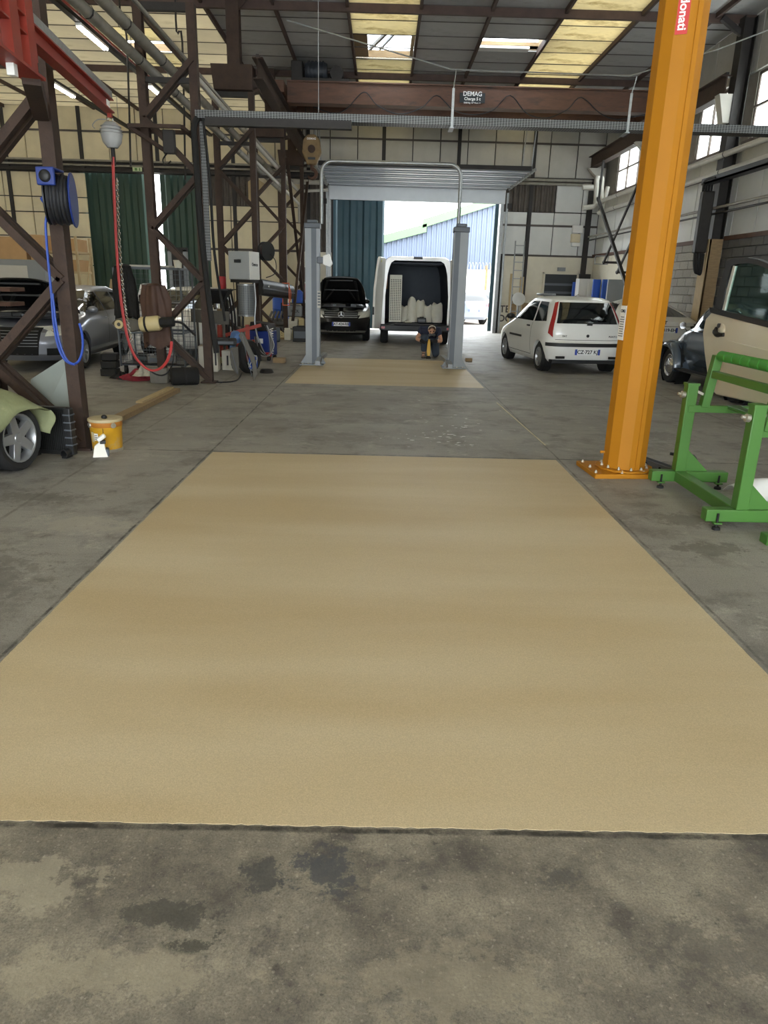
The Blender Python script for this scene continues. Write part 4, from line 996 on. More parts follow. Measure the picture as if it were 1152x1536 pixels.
# ---- white hatchback seen from behind
PK = [(.19, 1.86, -1.66, .74, 5, 6), (.28, 1.97, -1.78, .79, 4.5, 6), (.45, 2.01, -1.83, .82, 4.2, 6), (.60, 1.99, -1.83, .83, 4, 6), (.63, 1.97, -1.79, .83, 4, 6), (.72, 1.88, -1.765, .83, 3.6, 6), (.82, 1.5, -1.75, .825, 3.6, 6), (.93, 1.10, -1.73, .80, 3.6, 6), (1.12, .72, -1.65, .72, 4, 5.5), (1.30, .36, -1.54, .65, 4.5, 5), (1.41, .08, -1.44, .59, 4.5, 4.5), (1.46, -.15, -1.25, .50, 4, 4), (1.48, -.5, -.95, .30, 3, 3)]
PS = Shape(PK)
pl = G(810, 556); prr = G(910, 556); pf = G(760, 538)
dv = (pf-pl); dv.z = 0; dv.normalize()
pc = (pl+prr)/2; pc.z = 0; pc = pc+dv*1.23
pu = car('hatchback_car', 'small white hatchback with tall red tail lights and black bumper strip', pc, dv, PS, (1.23, -1.23), .285, .71, 'car_white',
         [[(-.70, .97), (.86, .97), (.34, 1.35), (-.55, 1.37)], [(-1.45, 1.0), (-.78, .97), (-.63, 1.37), (-1.12, 1.36)]],
         [(-.86, .97), (.86, .97), (.84, 1.38), (-.84, 1.38)], [(-.80, .97), (.80, .97), (.84, 1.37), (-.84, 1.37)], spokes=7)
for sx in (-1, 1):
    endpatch(PS, [(sx*.83, .70), (sx*.93, .78), (sx*.95, 1.36), (sx*.87, 1.38)], False, .014).build('tail_light_area', 'lamp_red', pu, smooth=True)
    sidepatch(PS, [(-.15, .60), (.75, .60), (.75, .645), (-.15, .645)], sx, .012, 6, 1).build('rubbing_strip', 'black_plastic', pu)
    p = PS.side(-.52, .87, sx, .015); MB(p).box(p, (.03, .16, .035)).build('door_handle', 'black_plastic', pu, bevel=.008).location = p
    # door outline grooves
    sidepatch(PS, [(-.72, .30), (-.708, .30), (-.708, .95), (-.72, .95)], sx, .004, 1, 8).build('door_gap', 'arch', pu)
    sidepatch(PS, [(-.72, .29), (.95, .29), (.95, .30), (-.72, .30)], sx, .004, 8, 1).build('door_gap', 'arch', pu)
endpatch(PS, [(-.93, .53), (.93, .53), (.93, .60), (-.93, .60)], False, .015, 16, 2).build('bumper_strip', 'black_plastic', pu, smooth=True)
sidepatch(PS, [(-1.80, .53), (-1.6, .53), (-1.6, .60), (-1.80, .60)], -1, .012, 4, 1).build('bumper_strip', 'black_plastic', pu)
endpatch(PS, [(-.78, .655), (.78, .655), (.78, .663), (-.78, .663)], False, .004, 10, 1).build('tailgate_gap', 'arch', pu)
MB().b2((-.7, -1.78, .2), (.7, -1.6, .27)).build('lower_valance', 'black_plastic', pu)
for sx in (-1, 1): MB().b2((sx*.55-.09, -1.835, .3), (sx*.55+.09, -1.80, .345)).build('reflector_slot', 'arch', pu)
plate(pu, (.0, -1.83, .43), (0, -1, 0), .52, 'CZ·727 KJ', size=.1)
text('PUNTO', .05, 'plate_black', pu, face_mtx((.52, -1.775, .73), (1, 0, 0), (0, 0, 1)))
text('FIAT', .05, 'plate_black', pu, face_mtx((-.48, -1.775, .73), (1, 0, 0), (0, 0, 1)))
MB().lathe([(0, 0), (.03, 0), (.03, .012), (0, .012)], 12, (0, -1.765, .74), (0, -1, 0)).build('lock_badge', 'black_plastic', pu)
MB().bar((.0, -1.755, .975), (.42, -1.74, 1.0), .025, .02).box((.02, -1.76, .965), (.1, .03, .05)).build('rear_wiper', 'black_plastic', pu)
MB().tube([(0, -.9, 1.48), (.0, -1.05, 1.52)], .006, 5).build('aerial', 'black_plastic', pu)
mirror(pu, PS, .62, .98, 'black_plastic')
MB().b2((-.42, -.1, 1.47), (-.12, .35, 1.52)).build('roof_hatch', 'grey_steel', pu, bevel=.02)
for sx in (-.36, .36): MB().sphere((sx, -.35, 1.12), (.12, .06, .1), 10, 6).build('headrest', 'black_cloth', pu, smooth=True)
# ---- white saloon (rear view) behind the yellow column
TK = [(.2, 2.2, -2.15, .82, 4.5, 6), (.35, 2.3, -2.27, .9, 4, 5), (.6, 2.3, -2.3, .925, 3.6, 4.5), (.75, 2.15, -2.26, .925, 3.2, 4.5), (.86, 1.7, -2.24, .92, 3, 4.5), (.98, 1.25, -2.2, .88, 3, 4), (1.04, 1.1, -2.0, .83, 3, 4), (1.2, .6, -1.40, .72, 3, 3.4), (1.34, .1, -.85, .60, 3, 3), (1.42, -.2, -.45, .42, 2.6, 2.6), (1.44, -.25, -.38, .25, 2.5, 2.5)]
TS = Shape(TK)
tp = G(1003, 549); te = car('saloon_car', 'white saloon with dark rear glass parked against the block wall', (6.27, 16.0+2.3, 0), (0.0, 1), TS, (1.42, -1.42), .335, .79, 'car_pearl',
    [[(-1.15, 1.07), (.95, 1.03), (.2, 1.33), (-.7, 1.36)]], [(-.86, 1.08), (.86, 1.08), (.8, 1.36), (-.8, 1.36)], [(-.82, 1.08), (.82, 1.08), (.72, 1.38), (-.72, 1.38)], spokes=9)
for sx in (-1, 1):  # lamps missing here: black patches stand in for the shaded empty openings
    endpatch(TS, [(sx*.62, .80), (sx*.97, .84), (sx*.97, .94), (sx*.62, .90)], False, .012).build('tail_light_area', 'black_plastic', te, smooth=True)
    sidepatch(TS, [(-2.15, .84), (-1.85, .90), (-1.85, .97), (-2.1, .95)], sx, .012).build('tail_light_area', 'black_plastic', te, smooth=True)
plate(te, (0.0, -2.26, .81), (0, -1, 0), .52, 'GK-319-EH', size=.095)
text('T', .11, 'plate_black', te, face_mtx((0, -2.215, .96), (1, 0, 0), (0, 0, 1)))
endpatch(TS, [(-.9, .24), (.9, .24), (.86, .38), (-.86, .38)], False, .01).build('rear_diffuser', 'black_plastic', te, smooth=True)
endpatch(TS, [(-.75, .885), (.75, .885), (.75, .893), (-.75, .893)], False, .004, 10, 1).build('boot_gap', 'arch', te)
# ---- black car with open bonnet, facing us
MK = [(.2, 2.0, -1.95, .76, 4, 5), (.32, 2.1, -2.05, .84, 3.6, 5), (.55, 2.13, -2.1, .88, 3.2, 5), (.72, 2.05, -2.1, .89, 3, 5), (.84, 1.86, -2.08, .885, 3, 5), (.96, 1.4, -2.05, .87, 3.2, 5), (1.04, 1.1, -2.0, .83, 3.4, 5), (1.3, .55, -1.85, .74, 4, 4.5), (1.5, .1, -1.65, .66, 4, 4), (1.58, -.2, -1.4, .55, 3.6, 3.6), (1.6, -.6, -1.0, .3, 3, 3)]
MS = Shape(MK)
mp_ = AY(506, 490, 21.0)
me_ = car('black_hatchback', 'black car with bonnet propped open beside the green gate leaf', (mp_.x-.02, 21.0+2.12, 0), (0.06, -1), MS, (1.38, -1.38), .31, .76, 'car_black',
    [[(-.1, 1.06), (.95, 1.06), (.3, 1.45), (-.05, 1.47)], [(-1.05, 1.07), (-.18, 1.06), (-.12, 1.47), (-.95, 1.46)]], [(-.88, 1.05), (.88, 1.05), (.86, 1.5), (-.86, 1.5)], [(-.8, 1.07), (.8, 1.07), (.8, 1.48), (-.8, 1.48)], spokes=7)
for sx in (-1, 1):
    endpatch(MS, [(sx*.56, .66), (sx*.93, .70), (sx*.97, .90), (sx*.70, .85)], True, .016).build('headlamp', 'lamp_clear', me_, smooth=True)
    sidepatch(MS, [(1.55, .80), (1.9, .74), (1.82, .88), (1.5, .94)], sx, .012).build('headlamp', 'lamp_clear', me_, smooth=True)
endpatch(MS, [(-.52, .66), (.52, .66), (.56, .84), (-.56, .84)], True, .012).build('grille', 'black_plastic', me_, smooth=True)
for k in range(3): endpatch(MS, [(-.53, .68+.055*k), (.53, .68+.055*k), (.53, .70+.055*k), (-.53, .70+.055*k)], True, .02, 10, 1).build('grille_bar', 'rim_silver', me_)
st = MB().lathe([(.078, -.01), (.092, 0), (.078, .01), (.078, -.01)], 24, (0, 2.12, .76), (0, 1, 0))
for k in range(3):
    a = math.pi/2+2*math.pi*k/3; st.bar((0, 2.12, .76), (.084*math.cos(a), 2.12, .76+.084*math.sin(a)), .018, .01)
st.build('star_badge', 'rim_silver', me_)
plate(me_, (0, 2.135, .50), (0, 1, 0), .52, 'AT-424-RB', size=.095)
endpatch(MS, [(-.9, .26), (.9, .26), (.86, .32), (-.86, .32)], True, .012).build('bumper_trim', 'chrome', me_)
endpatch(MS, [(-.5, .3), (.5, .3), (.5, .42), (-.5, .42)], True, .012).build('lower_intake', 'arch', me_)
MB().b2((-.66, 1.1, .96), (.66, 1.86, .975)).build('engine_bay', 'black_plastic', me_)
for k in range(7):
    MB().box((random.uniform(-.5, .5), random.uniform(1.25, 1.75), 1.0), (random.uniform(.15, .3), random.uniform(.12, .25), random.uniform(.05, .12))).build('engine_part', 'black_plastic' if k % 3 else 'lift_dark', me_, bevel=.015)
def bonnet(t, w, y0, z0, y1, z1, m, crown=.05):
    def fn(u, v):
        x = (u-.5)*2*w*(1-.36*v**2.4); return (x, y0+(y1-y0)*v, z0+(z1-z0)*v-crown*(abs(u-.5)*2)**3-(.06*(v**6)))
    b = MB().grid(fn, 12, 10).build('bonnet', m, t, smooth=True, solid=.025)
    mb = MB()
    n = V((0, -(z1-z0), (y1-y0))).normalized()
    for u0, v0, u1, v1 in ((.14, .12, .14, .85), (.86, .12, .86, .85), (.14, .5, .86, .5), (.2, .85, .8, .85), (.35, .5, .2, .12), (.65, .5, .8, .12)):
        for sgn in (1,): mb.bar(V(fn(u0, v0))-n*.03*sgn, V(fn(u1, v1))-n*.03*sgn, .06, .03)
    mb.build('bonnet_rib', 'black_plastic', b); return b
bonnet(me_, .74, 1.08, 1.06, 1.50, 1.86, 'car_black')
mirror(me_, MS, .85, 1.08, 'car_black')
MB().tube([(.6, 1.7, .97), (.55, 1.45, 1.72)], .008, 5).build('bonnet_stay', 'black_plastic', me_)
# ---- grey estate with open bonnet in the side bay
AK = [(.2, 2.0, -1.95, .76, 4, 5), (.32, 2.12, -2.08, .85, 3.6, 5), (.52, 2.15, -2.12, .88, 3.2, 5), (.68, 2.10, -2.12, .885, 3, 5), (.80, 1.9, -2.1, .885, 3, 5), (.90, 1.5, -2.08, .88, 3.2, 5), (.98, 1.1, -2.04, .84, 3.4, 5), (1.2, .62, -1.9, .74, 4, 4.5), (1.36, .2, -1.7, .65, 4, 4), (1.43, -.1, -1.5, .55, 3.6, 3.6), (1.45, -.6, -1.1, .3, 3, 3)]
AS = Shape(AK)
af = G(124, 553); ar = G(187, 532); ad = (af-ar); ad.z = 0; wbm = ad.length; ad.normalize()
an = V((-ad.y, ad.x, 0))
print('audi', af, ar, wbm, ad)
ac = (af+ar)/2; 
lefts = V((ad.y, -ad.x, 0))     # right-hand side of the car
au = car('estate_car', 'metallic grey estate car with bonnet open behind the hose reel column', ac+an*(-.80 if an.x > 0 else .80)*1.0, ad, AS, (1.29, -1.29), .315, .77, 'car_grey',
    [[(-.12, .99), (.92, .99), (.36, 1.32), (-.05, 1.34)], [(-1.0, 1.0), (-.18, .99), (-.12, 1.34), (-.92, 1.33)], [(-1.6, 1.03), (-1.07, 1.0), (-1.0, 1.33), (-1.32, 1.31)]], [(-.88, 1.0), (.88, 1.0), (.86, 1.36), (-.86, 1.36)], [(-.8, 1.02), (.8, 1.02), (.8, 1.36), (-.8, 1.36)], spokes=9)
for sx in (-1, 1):
    endpatch(AS, [(sx*.52, .62), (sx*.90, .64), (sx*.95, .78), (sx*.56, .76)], True, .016).build('headlamp', 'lamp_clear', au, smooth=True)
    for q in (.66, .80):
        p = AS.end(sx*q, .70, True, .02); MB(p).sphere(p, (.06, .03, .055), 12, 8).build('lamp_lens', 'chrome', au, smooth=True).location = p
    sidepatch(AS, [(1.7, .66), (1.95, .66), (1.9, .78), (1.62, .80)], sx, .012).build('headlamp', 'lamp_clear', au, smooth=True)
    sidepatch(AS, [(-1.0, .30), (1.0, .28), (1.0, .36), (-1.0, .38)], sx, .02, 6, 2).build('sill', 'car_silver', au)
    sidepatch(AS, [(-.16, .36), (-.148, .36), (-.148, .98), (-.16, .98)], sx, .004, 1, 8).build('door_gap', 'arch', au)
    for y in (-.05, -.95):
        p = AS.side(y, .86, sx, .02); MB(p).box(p, (.03, .18, .04)).build('door_handle', 'car_grey', au, bevel=.01).location = p
endpatch(AS, [(-.40, .30), (.40, .30), (.46, .76), (-.46, .76)], True, .012).build('grille', 'arch', au, smooth=True)
for k in range(6): endpatch(AS, [(-.40, .45+.05*k), (.40, .45+.05*k), (.40, .46+.05*k), (-.40, .46+.05*k)], True, .018, 8, 1).build('grille_bar', 'grey_steel', au)
for sx in (-1, 1): endpatch(AS, [(sx*.55, .30), (sx*.9, .30), (sx*.88, .42), (sx*.55, .42)], True, .012).build('side_intake', 'arch', au, smooth=True)
MB().b2((-.66, 1.1, .91), (.66, 1.86, .925)).build('engine_bay', 'black_plastic', au)
for k in range(8):
    MB().box((random.uniform(-.5, .5), random.uniform(1.25, 1.75), .95), (random.uniform(.15, .3), random.uniform(.12, .25), random.uniform(.05, .12))).build('engine_part', 'black_plastic' if k % 3 else 'lift_dark', au, bevel=.015)
bonnet(au, .76, 1.05, 1.02, 1.75, 1.62, 'car_black')
mirror(au, AS, .75, 1.0, 'car_grey')
# ---- white car half hidden behind the wire cage
WS = Shape([(z, yf*.9, yr*.9, w_*.88, a, b) for z, yf, yr, w_, a, b in AK])
wc = G(300, 535)
wcar = car('white_car', 'white car half hidden behind the wire cage and jacket column', (-4.45, 17.2, 0), (0, -1), WS, (1.18, -1.18), .29, .67, 'car_white',
    [[(-.12, .99), (.92, .99), (.36, 1.32), (-.05, 1.34)], [(-1.0, 1.0), (-.18, .99), (-.12, 1.34), (-.92, 1.33)]], [(-.88, 1.0), (.88, 1.0), (.86, 1.36), (-.86, 1.36)], [(-.8, 1.02), (.8, 1.02), (.8, 1.36), (-.8, 1.36)], spokes=7)
# ---- cars outside the gate
OS = Shape([(z, yf, yr, w_*1.02, a, b) for z, yf, yr, w_, a, b in AK])
def outcar(lb, loc, dv, pm, plt):
    t = car('parked_car', lb, loc, dv, OS, (1.29, -1.29), .32, .78, pm, [[(-1.5, 1.02), (.92, .99), (.36, 1.33), (-1.3, 1.34)]], [(-.88, 1.0), (.88, 1.0), (.86, 1.36), (-.86, 1.36)], [(-.8, 1.02), (.8, 1.02), (.8, 1.36), (-.8, 1.36)])
    for sx in (-1, 1): endpatch(OS, [(sx*.62, .78), (sx*.96, .78), (sx*.96, .95), (sx*.66, .93)], False, .014).build('tail_light_area', 'lamp_red', t, smooth=True)
    plate(t, (0, -2.13, .6), (0, -1, 0), .5, plt)
    return t
p = G(703, 487); outcar('blue-grey hatchback parked in the bright yard beyond the gate', (p.x-.3, p.y+2.2, 0), (-.25, 1), 'car_blue_grey', 'EK-208-DB')
p = G(727, 480); outcar('silver estate car parked in the yard beside the hatchback', (p.x-.5, p.y+2.4, 0), (-.25, 1), 'car_silver', 'BD-511-LM')
p = G(742, 482); outcar('red car cut off by the gate jamb in the yard', (6.45, 35.2, 0), (-.12, 1), 'car_red', 'CB-930-TR')
# ---- grey beetle, front away from us
BK = [(.28, 1.9, -1.75, .52, 3, 3), (.45, 1.98, -1.86, .60, 2.8, 2.8), (.62, 1.98, -1.88, .66, 2.4, 2.6), (.78, 1.8, -1.8, .68, 2.3, 2.5), (.92, 1.45, -1.68, .68, 2.6, 2.6), (1.02, 1.0, -1.55, .67, 3, 2.6), (1.2, .78, -1.30, .62, 3.6, 2.6), (1.36, .58, -.98, .56, 3.6, 2.6), (1.46, .28, -.6, .46, 3.2, 2.6), (1.5, .02, -.3, .28, 2.6, 2.6)]
BS = Shape(BK)
bw = G(1003, 573)
be = thing('vintage_beetle_car', 'glossy dark grey rounded vintage car with chrome hubcaps behind the green stand', 'car', (bw.x+.72, bw.y-1.2, 0), math.radians(2))
BS.mesh().build('body', 'beetle_grey', be, smooth=True, sharp=30)
for sx in (-1, 1):
    for y, rr in ((1.2, .47), (-1.2, .50)):
        # bulging wing
        def wing(u, v, sx=sx, y=y, rr=rr):
            a = math.radians(-12+200*u); b = v
            wd = .34*math.sin(math.pi*min(1, .5+.0*u))
            r2 = rr*(1-.10*b**3)*(1+.12*math.cos(a)*(1 if y > 0 else -1))
            return (sx*(.48+.34*math.sin(b*math.pi/2)), y+r2*math.cos(a), .30+r2*math.sin(a)*(1-.16*b**4))
        MB().grid(wing, 20, 10).build('wing', 'beetle_grey', be, smooth=True, solid=.012)
        MB().lathe([(.0, -.1), (.40, -.1), (.42, .14)], 24, (sx*.56, y, .33), (sx, 0, 0)).build('wheel_arch', 'arch', be)
        wheel(be, V((sx*.66, y, .32)), .32, .17, sx, rimr=.62, style='cap', m='chrome')
    MB().b2((sx*.62, -.85, .27), (sx*.80, .85, .31)).build('running_board', 'black_rubber', be, bevel=.01)
    MB().b2((sx*.795, -.85, .275), (sx*.81, .85, .305)).build('running_board_trim', 'chrome', be)
    sidepatch(BS, [(-.25, 1.03), (.80, 1.03), (.52, 1.37), (-.25, 1.38)], sx, .008).build('side_window', 'car_glass', be, smooth=True)
    sidepatch(BS, [(-1.05, 1.05), (-.35, 1.03), (-.35, 1.36), (-.75, 1.34)], sx, .008).build('side_window', 'car_glass', be, smooth=True)
    sidepatch(BS, [(-.3, .97), (.95, .97), (.95, .995), (-.3, .995)], sx, .012, 6, 1).build('waist_trim', 'chrome', be)
    sidepatch(BS, [(.86, .40), (.872, .40), (.872, .98), (.86, .98)], sx, .005, 1, 8).build('door_gap', 'arch', be)
    p = V((sx*.82, 1.6, .66)); MB(p).lathe([(0, .06), (.07, .05), (.09, .0), (.09, -.06), (.05, -.1), (0, -.11)], 16, p, (0, 1, .1)).build('headlamp', 'chrome', be, smooth=True).location = p
    p = V((sx*.80, .72, 1.06)); MB(p).lathe([(0, -.02), (.06, -.02), (.065, 0), (.03, .03), (0, .035)], 16, p, (0, 1, 0)).tube([p, p+V((-sx*.1, .02, -.1))], .008, 5).build('door_mirror', 'chrome', be, smooth=True).location = p
endpatch(BS, [(-.84, 1.04), (.84, 1.04), (.78, 1.38), (-.78, 1.38)], True, .008).build('windscreen', 'car_glass', be, smooth=True)
endpatch(BS, [(-.5, 1.08), (.5, 1.08), (.5, 1.34), (-.5, 1.34)], False, .008).build('rear_window', 'car_glass', be, smooth=True)
MB().tube([BS.side(.98, 1.0, -1, .012), BS.side(.66, 1.3, -1, .012), BS.side(.45, 1.42, -1, .012)], .015, 6).build('pillar_trim', 'chrome', be)
for y, e in ((2.02, 1), (-1.92, -1)): MB().tube([(-.72, y-.12*e, .42), (-.4, y, .42), (.4, y, .42), (.72, y-.12*e, .42)], .045, 8).build('bumper', 'chrome', be, smooth=True)
# ---- white van, rear doors open
VX, VY = .95, 20.15
zt_ = AY(630, 386, VY).z
print('van top', zt_)
va_ = thing('cargo_van', 'white cargo van with both rear doors open and sacks inside', 'van', (VX, VY, 0))
def vsec(w, z0, z1, tum=.10, n=6):
    out = []
    for a, b in ((1, 1),):
        pts = [(w, z0), (w, z0+(z1-z0)*.45), (w-tum*.5, z0+(z1-z0)*.78), (w-tum, z1-.16), (w-tum-.05, z1-.06), (w-tum-.16, z1)]
        out = pts+[(-x, z) for x, z in pts[::-1]]
    return out
Z0, Z1 = .42, zt_
stn = [(0, 1.0, Z0, Z1), (.06, 1.01, Z0, Z1+.01), (2.2, 1.02, Z0-.1, Z1+.02), (3.6, 1.01, Z0-.1, Z1), (4.2, 1.0, Z0-.1, Z1-.25), (4.75, .98, Z0-.1, 1.35), (5.3, .94, Z0-.08, 1.05), (5.5, .86, Z0-.05, .8)]
mb = MB(); secs = [[(x, y, z) for x, z in vsec(w_, z0, z1, .12 if y < 4.3 else .2)] for y, w_, z0, z1 in stn]; n = len(secs[0])
mb.v = [p for s in secs for p in s]
mb.f = [(i*n+j, i*n+(j+1) % n, (i+1)*n+(j+1) % n, (i+1)*n+j) for i in range(len(secs)-1) for j in range(n)]+[tuple(range((len(secs)-1)*n, len(secs)*n))]
mb.build('outer_shell', 'car_white', va_, smooth=True, sharp=30)
inn = [(x*.86, z) for x, z in vsec(1.0, Z0+.16, Z1-.09, .12)]; out0 = vsec(1.0, Z0, Z1, .12)
mb = MB(); mb.v = [(x, 0, z) for x, z in out0]+[(x, 0, z) for x, z in inn]+[(x, .05, z) for x, z in inn]
mb.f = [(i, (i+1) % n, n+(i+1) % n, n+i) for i in range(n)]+[(n+i, n+(i+1) % n, 2*n+(i+1) % n, 2*n+i) for i in range(n)]
mb.build('rear_frame', 'car_white', va_)
mat('hi_vis', 'd8d83a', .5, 0, .03, 3); mat('van_lining', '4a5058', .7, 0, .1, 2); mat('ply', '8a6a4a', .75, 0, .15, 3)
ii = [(x*1.04, z) for x, z in inn]
mb = MB(); mb.v = [(x, y, z) for y in (.05, 3.1) for x, z in ii]; mb.f = [(i, (i+1) % n, n+(i+1) % n, n+i) for i in range(n)]+[tuple(range(n, 2*n))]
mb.build('load_lining', 'van_lining', va_)
MB().b2((-.84, .5, 1.5), (-.80, 1.6, 2.1)).build('ply_lining', 'ply', va_)
for k in range(5): MB().b2((-.8, .5+.55*k, Z1-.16), (.8, .56+.55*k, Z1-.12)).build('roof_rib', 'van_lining', va_)
MB().b2((-.98, -.12, .40), (.98, .06, .58)).build('bumper', 'black_plastic', va_, bevel=.03)
MB().b2((-.6, -.16, .58), (.6, .02, .61)).build('bumper_step', 'black_plastic', va_)
for sx in (-1, 1):
    MB().b2((sx*.9-.05, -.13, .46), (sx*.9+.05, -.11, .52)).build('reflector', 'lamp_red', va_)
    for y in (.95, 4.4): wheel(va_, V((sx*.86, y, .34)), .34, .22, sx, 5)
    # door leaf swung right round, seen almost edge-on
    hx = sx*.985; ang = math.radians(100); dl = .86
    d = V((sx*math.cos(math.radians(180-100))*1.0, -math.sin(math.radians(100)), 0)); d = V((sx*.21, -.97, 0)).normalized()
    nn = V((d.y, -d.x, 0))*(-1 if sx > 0 else 1)
    prof = [(0, Z0+.06), (dl, Z0+.08), (dl, 1.5), (dl*.97, 2.0), (dl*.90, Z1-.08), (dl*.82, Z1-.03), (0, Z1-.05)]
    tilt = lambda s, z: V((hx-sx*.10*max(0, (z-1.3)/(Z1-1.3)), .0, z))+d*s
    th = .06
    vs = [tilt(s, z)+nn*e for e in (-th/2, th/2) for s, z in prof]; k_ = len(prof)
    dr = MB().add(vs, [tuple(range(k_))[::-1], tuple(range(k_, 2*k_))]+[(i, (i+1) % k_, k_+(i+1) % k_, k_+i) for i in range(k_)]).build('rear_door', 'car_white', va_, bevel=.012)
    inner = -1 if True else 1
    for s0, s1, z0, z1, mm in ((.12, .74, .62, 1.18, 'ply'), (.12, .74, 1.25, 1.62, 'ply'), (.14, .70, 1.70, 2.12, 'ply')):
        if z1 > Z1: z1 = Z1-.2
        vs = [tilt(s, z)-nn*sgn*(th/2+.006)*1 for sgn in (1,) for s, z in ((s0, z0), (s1, z0), (s1, z1), (s0, z1))]
        vs2 = [tilt(s, z)+nn*(th/2+.006) for s, z in ((s0, z0), (s1, z0), (s1, z1), (s0, z1))]
        cv = V((-VX, -VY, 0))-vs[0]
        MB().add(vs2 if nn.dot(cv) > 0 else vs, [(0, 1, 2, 3)]).build('door_card', mm, dr)
    if sx < 0:
        MB().add([tilt(dl*.55, Z1-.32)-nn*.035, tilt(dl*.9, Z1-.36)-nn*.035, tilt(dl*.62, Z1-.06)-nn*.035, tilt(dl*.55, Z1-.32)+nn*.035, tilt(dl*.9, Z1-.36)+nn*.035, tilt(dl*.62, Z1-.06)+nn*.035], [(0, 1, 2), (5, 4, 3)]).build('yellow_tape', 'hi_vis', dr)
    for z in (.75, 1.05, 1.85):
        p = tilt(.0, z); MB().box(p, (.05, .08, .07)).build('hinge', 'black_plastic', dr)
    p = tilt(dl, .95); MB().box(p, (.05, .05, .2)).build('latch', 'black_plastic', dr)
MB().b2((-.12, -.02, Z1-.05), (.12, .01, Z1+.01)).build('brake_lamp', 'black_plastic', va_)
# ------------------------------------------------------------------ foreground right: green stand with car door
mat('green_roller', '3c8f34', .55, 0, .08, 6)
st = thing('door_stand', 'green steel rolling stand holding a loose cream car door', 'stand', (2.61, 5.4, 0))
O = V((2.61, 5.4, 0)); YA, YZ = 5.95-5.4, 4.85-5.4
for y, x0, x1 in ((YA, -.24, .42), (YZ, -.25, .5)):
    MB().b2((x0, y-.045, .055), (x1, y+.045, .145)).build('foot_bar', 'green_paint', st, bevel=.006)
    for x in (x0+.08, x1-.08):
        MB().lathe([(0, 0), (.03, 0), (.028, .018), (.01, .025), (.008, .12), (0, .12)], 12, (x, y-.055, 0)).build('levelling_foot', 'black_rubber', st, smooth=True)
        MB().b2((x-.03, y-.075, .045), (x+.03, y-.035, .055)).build('foot_lug', 'green_paint', st)
    MB().b2((-.045, y-.045, .145), (.045, y+.045, .89)).build('upright', 'green_paint', st, bevel=.006)
    MB().prism([(.045, .145), (.25, .145), (.045, .34)], y-.006, y+.006, 'y').build('gusset', 'green_paint', st)
    MB().b2((-.05, y-.05, .88), (.05, y+.05, .90)).build('upright_cap', 'green_paint', st)
    MB().lathe([(0, 0), (.028, 0), (.028, .03), (.012, .035), (.012, .06), (0, .06)], 10, (-.05, y-.01, .80), (-1, 0, .2)).build('clamp_bolt', 'bolt_grey', st, smooth=True)
MB().b2((-.045, YZ+.045, .06), (.045, YA-.045, .15)).build('base_beam', 'green_paint', st, bevel=.006)
# tilting rack that carries the door
rx = .12
for y in (YA-.02, YZ+.06):
    MB().bar((rx-.0, y, .70), (rx+.05, y, 1.13), .07, .07, up=(0, 1, 0)).build('rack_post', 'green_paint', st, bevel=.005)
    MB().b2((-.02, y-.03, .66), (.50, y+.03, .72)).build('rack_arm', 'green_paint', st, bevel=.005)
    MB().bar((.03, y, .84), (.12, y, .80), .02, .02).build('tilt_pin', 'bolt_grey', st)
MB().bar((rx+.03, YZ+.06, .98), (rx+.03, YA-.02, .98), .05, .06, up=(0, 0, 1)).build('rack_rail', 'green_paint', st, bevel=.005)
MB().bar((.36, YZ+.06, .71), (.36, YA-.02, .71), .10, .03, up=(0, 0, 1)).build('door_ledge', 'green_paint', st, bevel=.005)
nr = 7
for k in range(nr):
    y0 = YZ+.10+(YA-.06-YZ-.10)*k/nr; y1 = YZ+.10+(YA-.06-YZ-.10)*(k+1)/nr
    MB().lathe([(.0, 0), (.036, 0), (.042, .006), (.042, y1-y0-.010), (.036, y1-y0-.004), (0, y1-y0-.004)], 14, (rx+.055, y0, 1.13), (0, 1, 0)).build('foam_roller', 'green_roller', st, smooth=True)
# loose car door
DXp = 2.985
def yz(px, py): p = AX(px, py, DXp); return (p.y, p.z)
dr = thing('car_door', 'loose cream car door with dark window frame resting on the green stand', 'car door', (DXp, 6.0, .74))
oy, oz = 6.0, .74
sub = lambda q: [(a-oy, b-oz) for a, b in q]
body = sub([yz(*q) for q in ((1068, 467), (1058, 478), (1053.5, 500), (1056, 530), (1060, 560), (1066, 583), (1073, 592), (1110, 600), (1152, 609), (1225, 627), (1245, 560), (1240, 512), (1152, 489))])
MB().prism(body, 0, .07, 'x').build('door_skin', 'car_cream', dr, bevel=.014)
belt = sub([yz(*q) for q in ((1066, 461), (1152, 482), (1240, 504), (1240, 513), (1152, 491), (1067, 469))])
MB().prism(belt, -.012, .06, 'x').build('belt_moulding', 'black_plastic', dr)
fo = [(1070, 463), (1077, 440), (1084, 412), (1090, 392), (1098, 388), (1120, 386.5), (1136, 389), (1152, 395.5), (1180, 414), (1215, 450), (1240, 503)]
fi = [(1081, 466), (1086, 446), (1091, 418), (1097, 399), (1102, 396), (1120, 394.5), (1136, 397), (1150, 403), (1174, 421), (1205, 455), (1222, 499)]
A = sub([yz(*q) for q in fo]); B = sub([yz(*q) for q in fi]); n = len(A)
mb = MB(); mb.v = [(d, a, b) for d in (0, .045) for a, b in A+B]
k2 = 2*n
mb.f = [(i, i+1, n+i+1, n+i) for i in range(n-1)]+[(k2+i, k2+n+i, k2+n+i+1, k2+i+1) for i in range(n-1)]+[(i, k2+i, k2+i+1, i+1) for i in range(n-1)]+[(n+i, n+i+1, k2+n+i+1, k2+n+i) for i in range(n-1)]+[(0, n, k2+n, k2), (n-1, k2+n-1, k2+2*n-1, 2*n-1)]
mb.build('window_frame', 'black_plastic', dr)
glassmat('clear_glass', (.80, .88, .86), .03, .90)
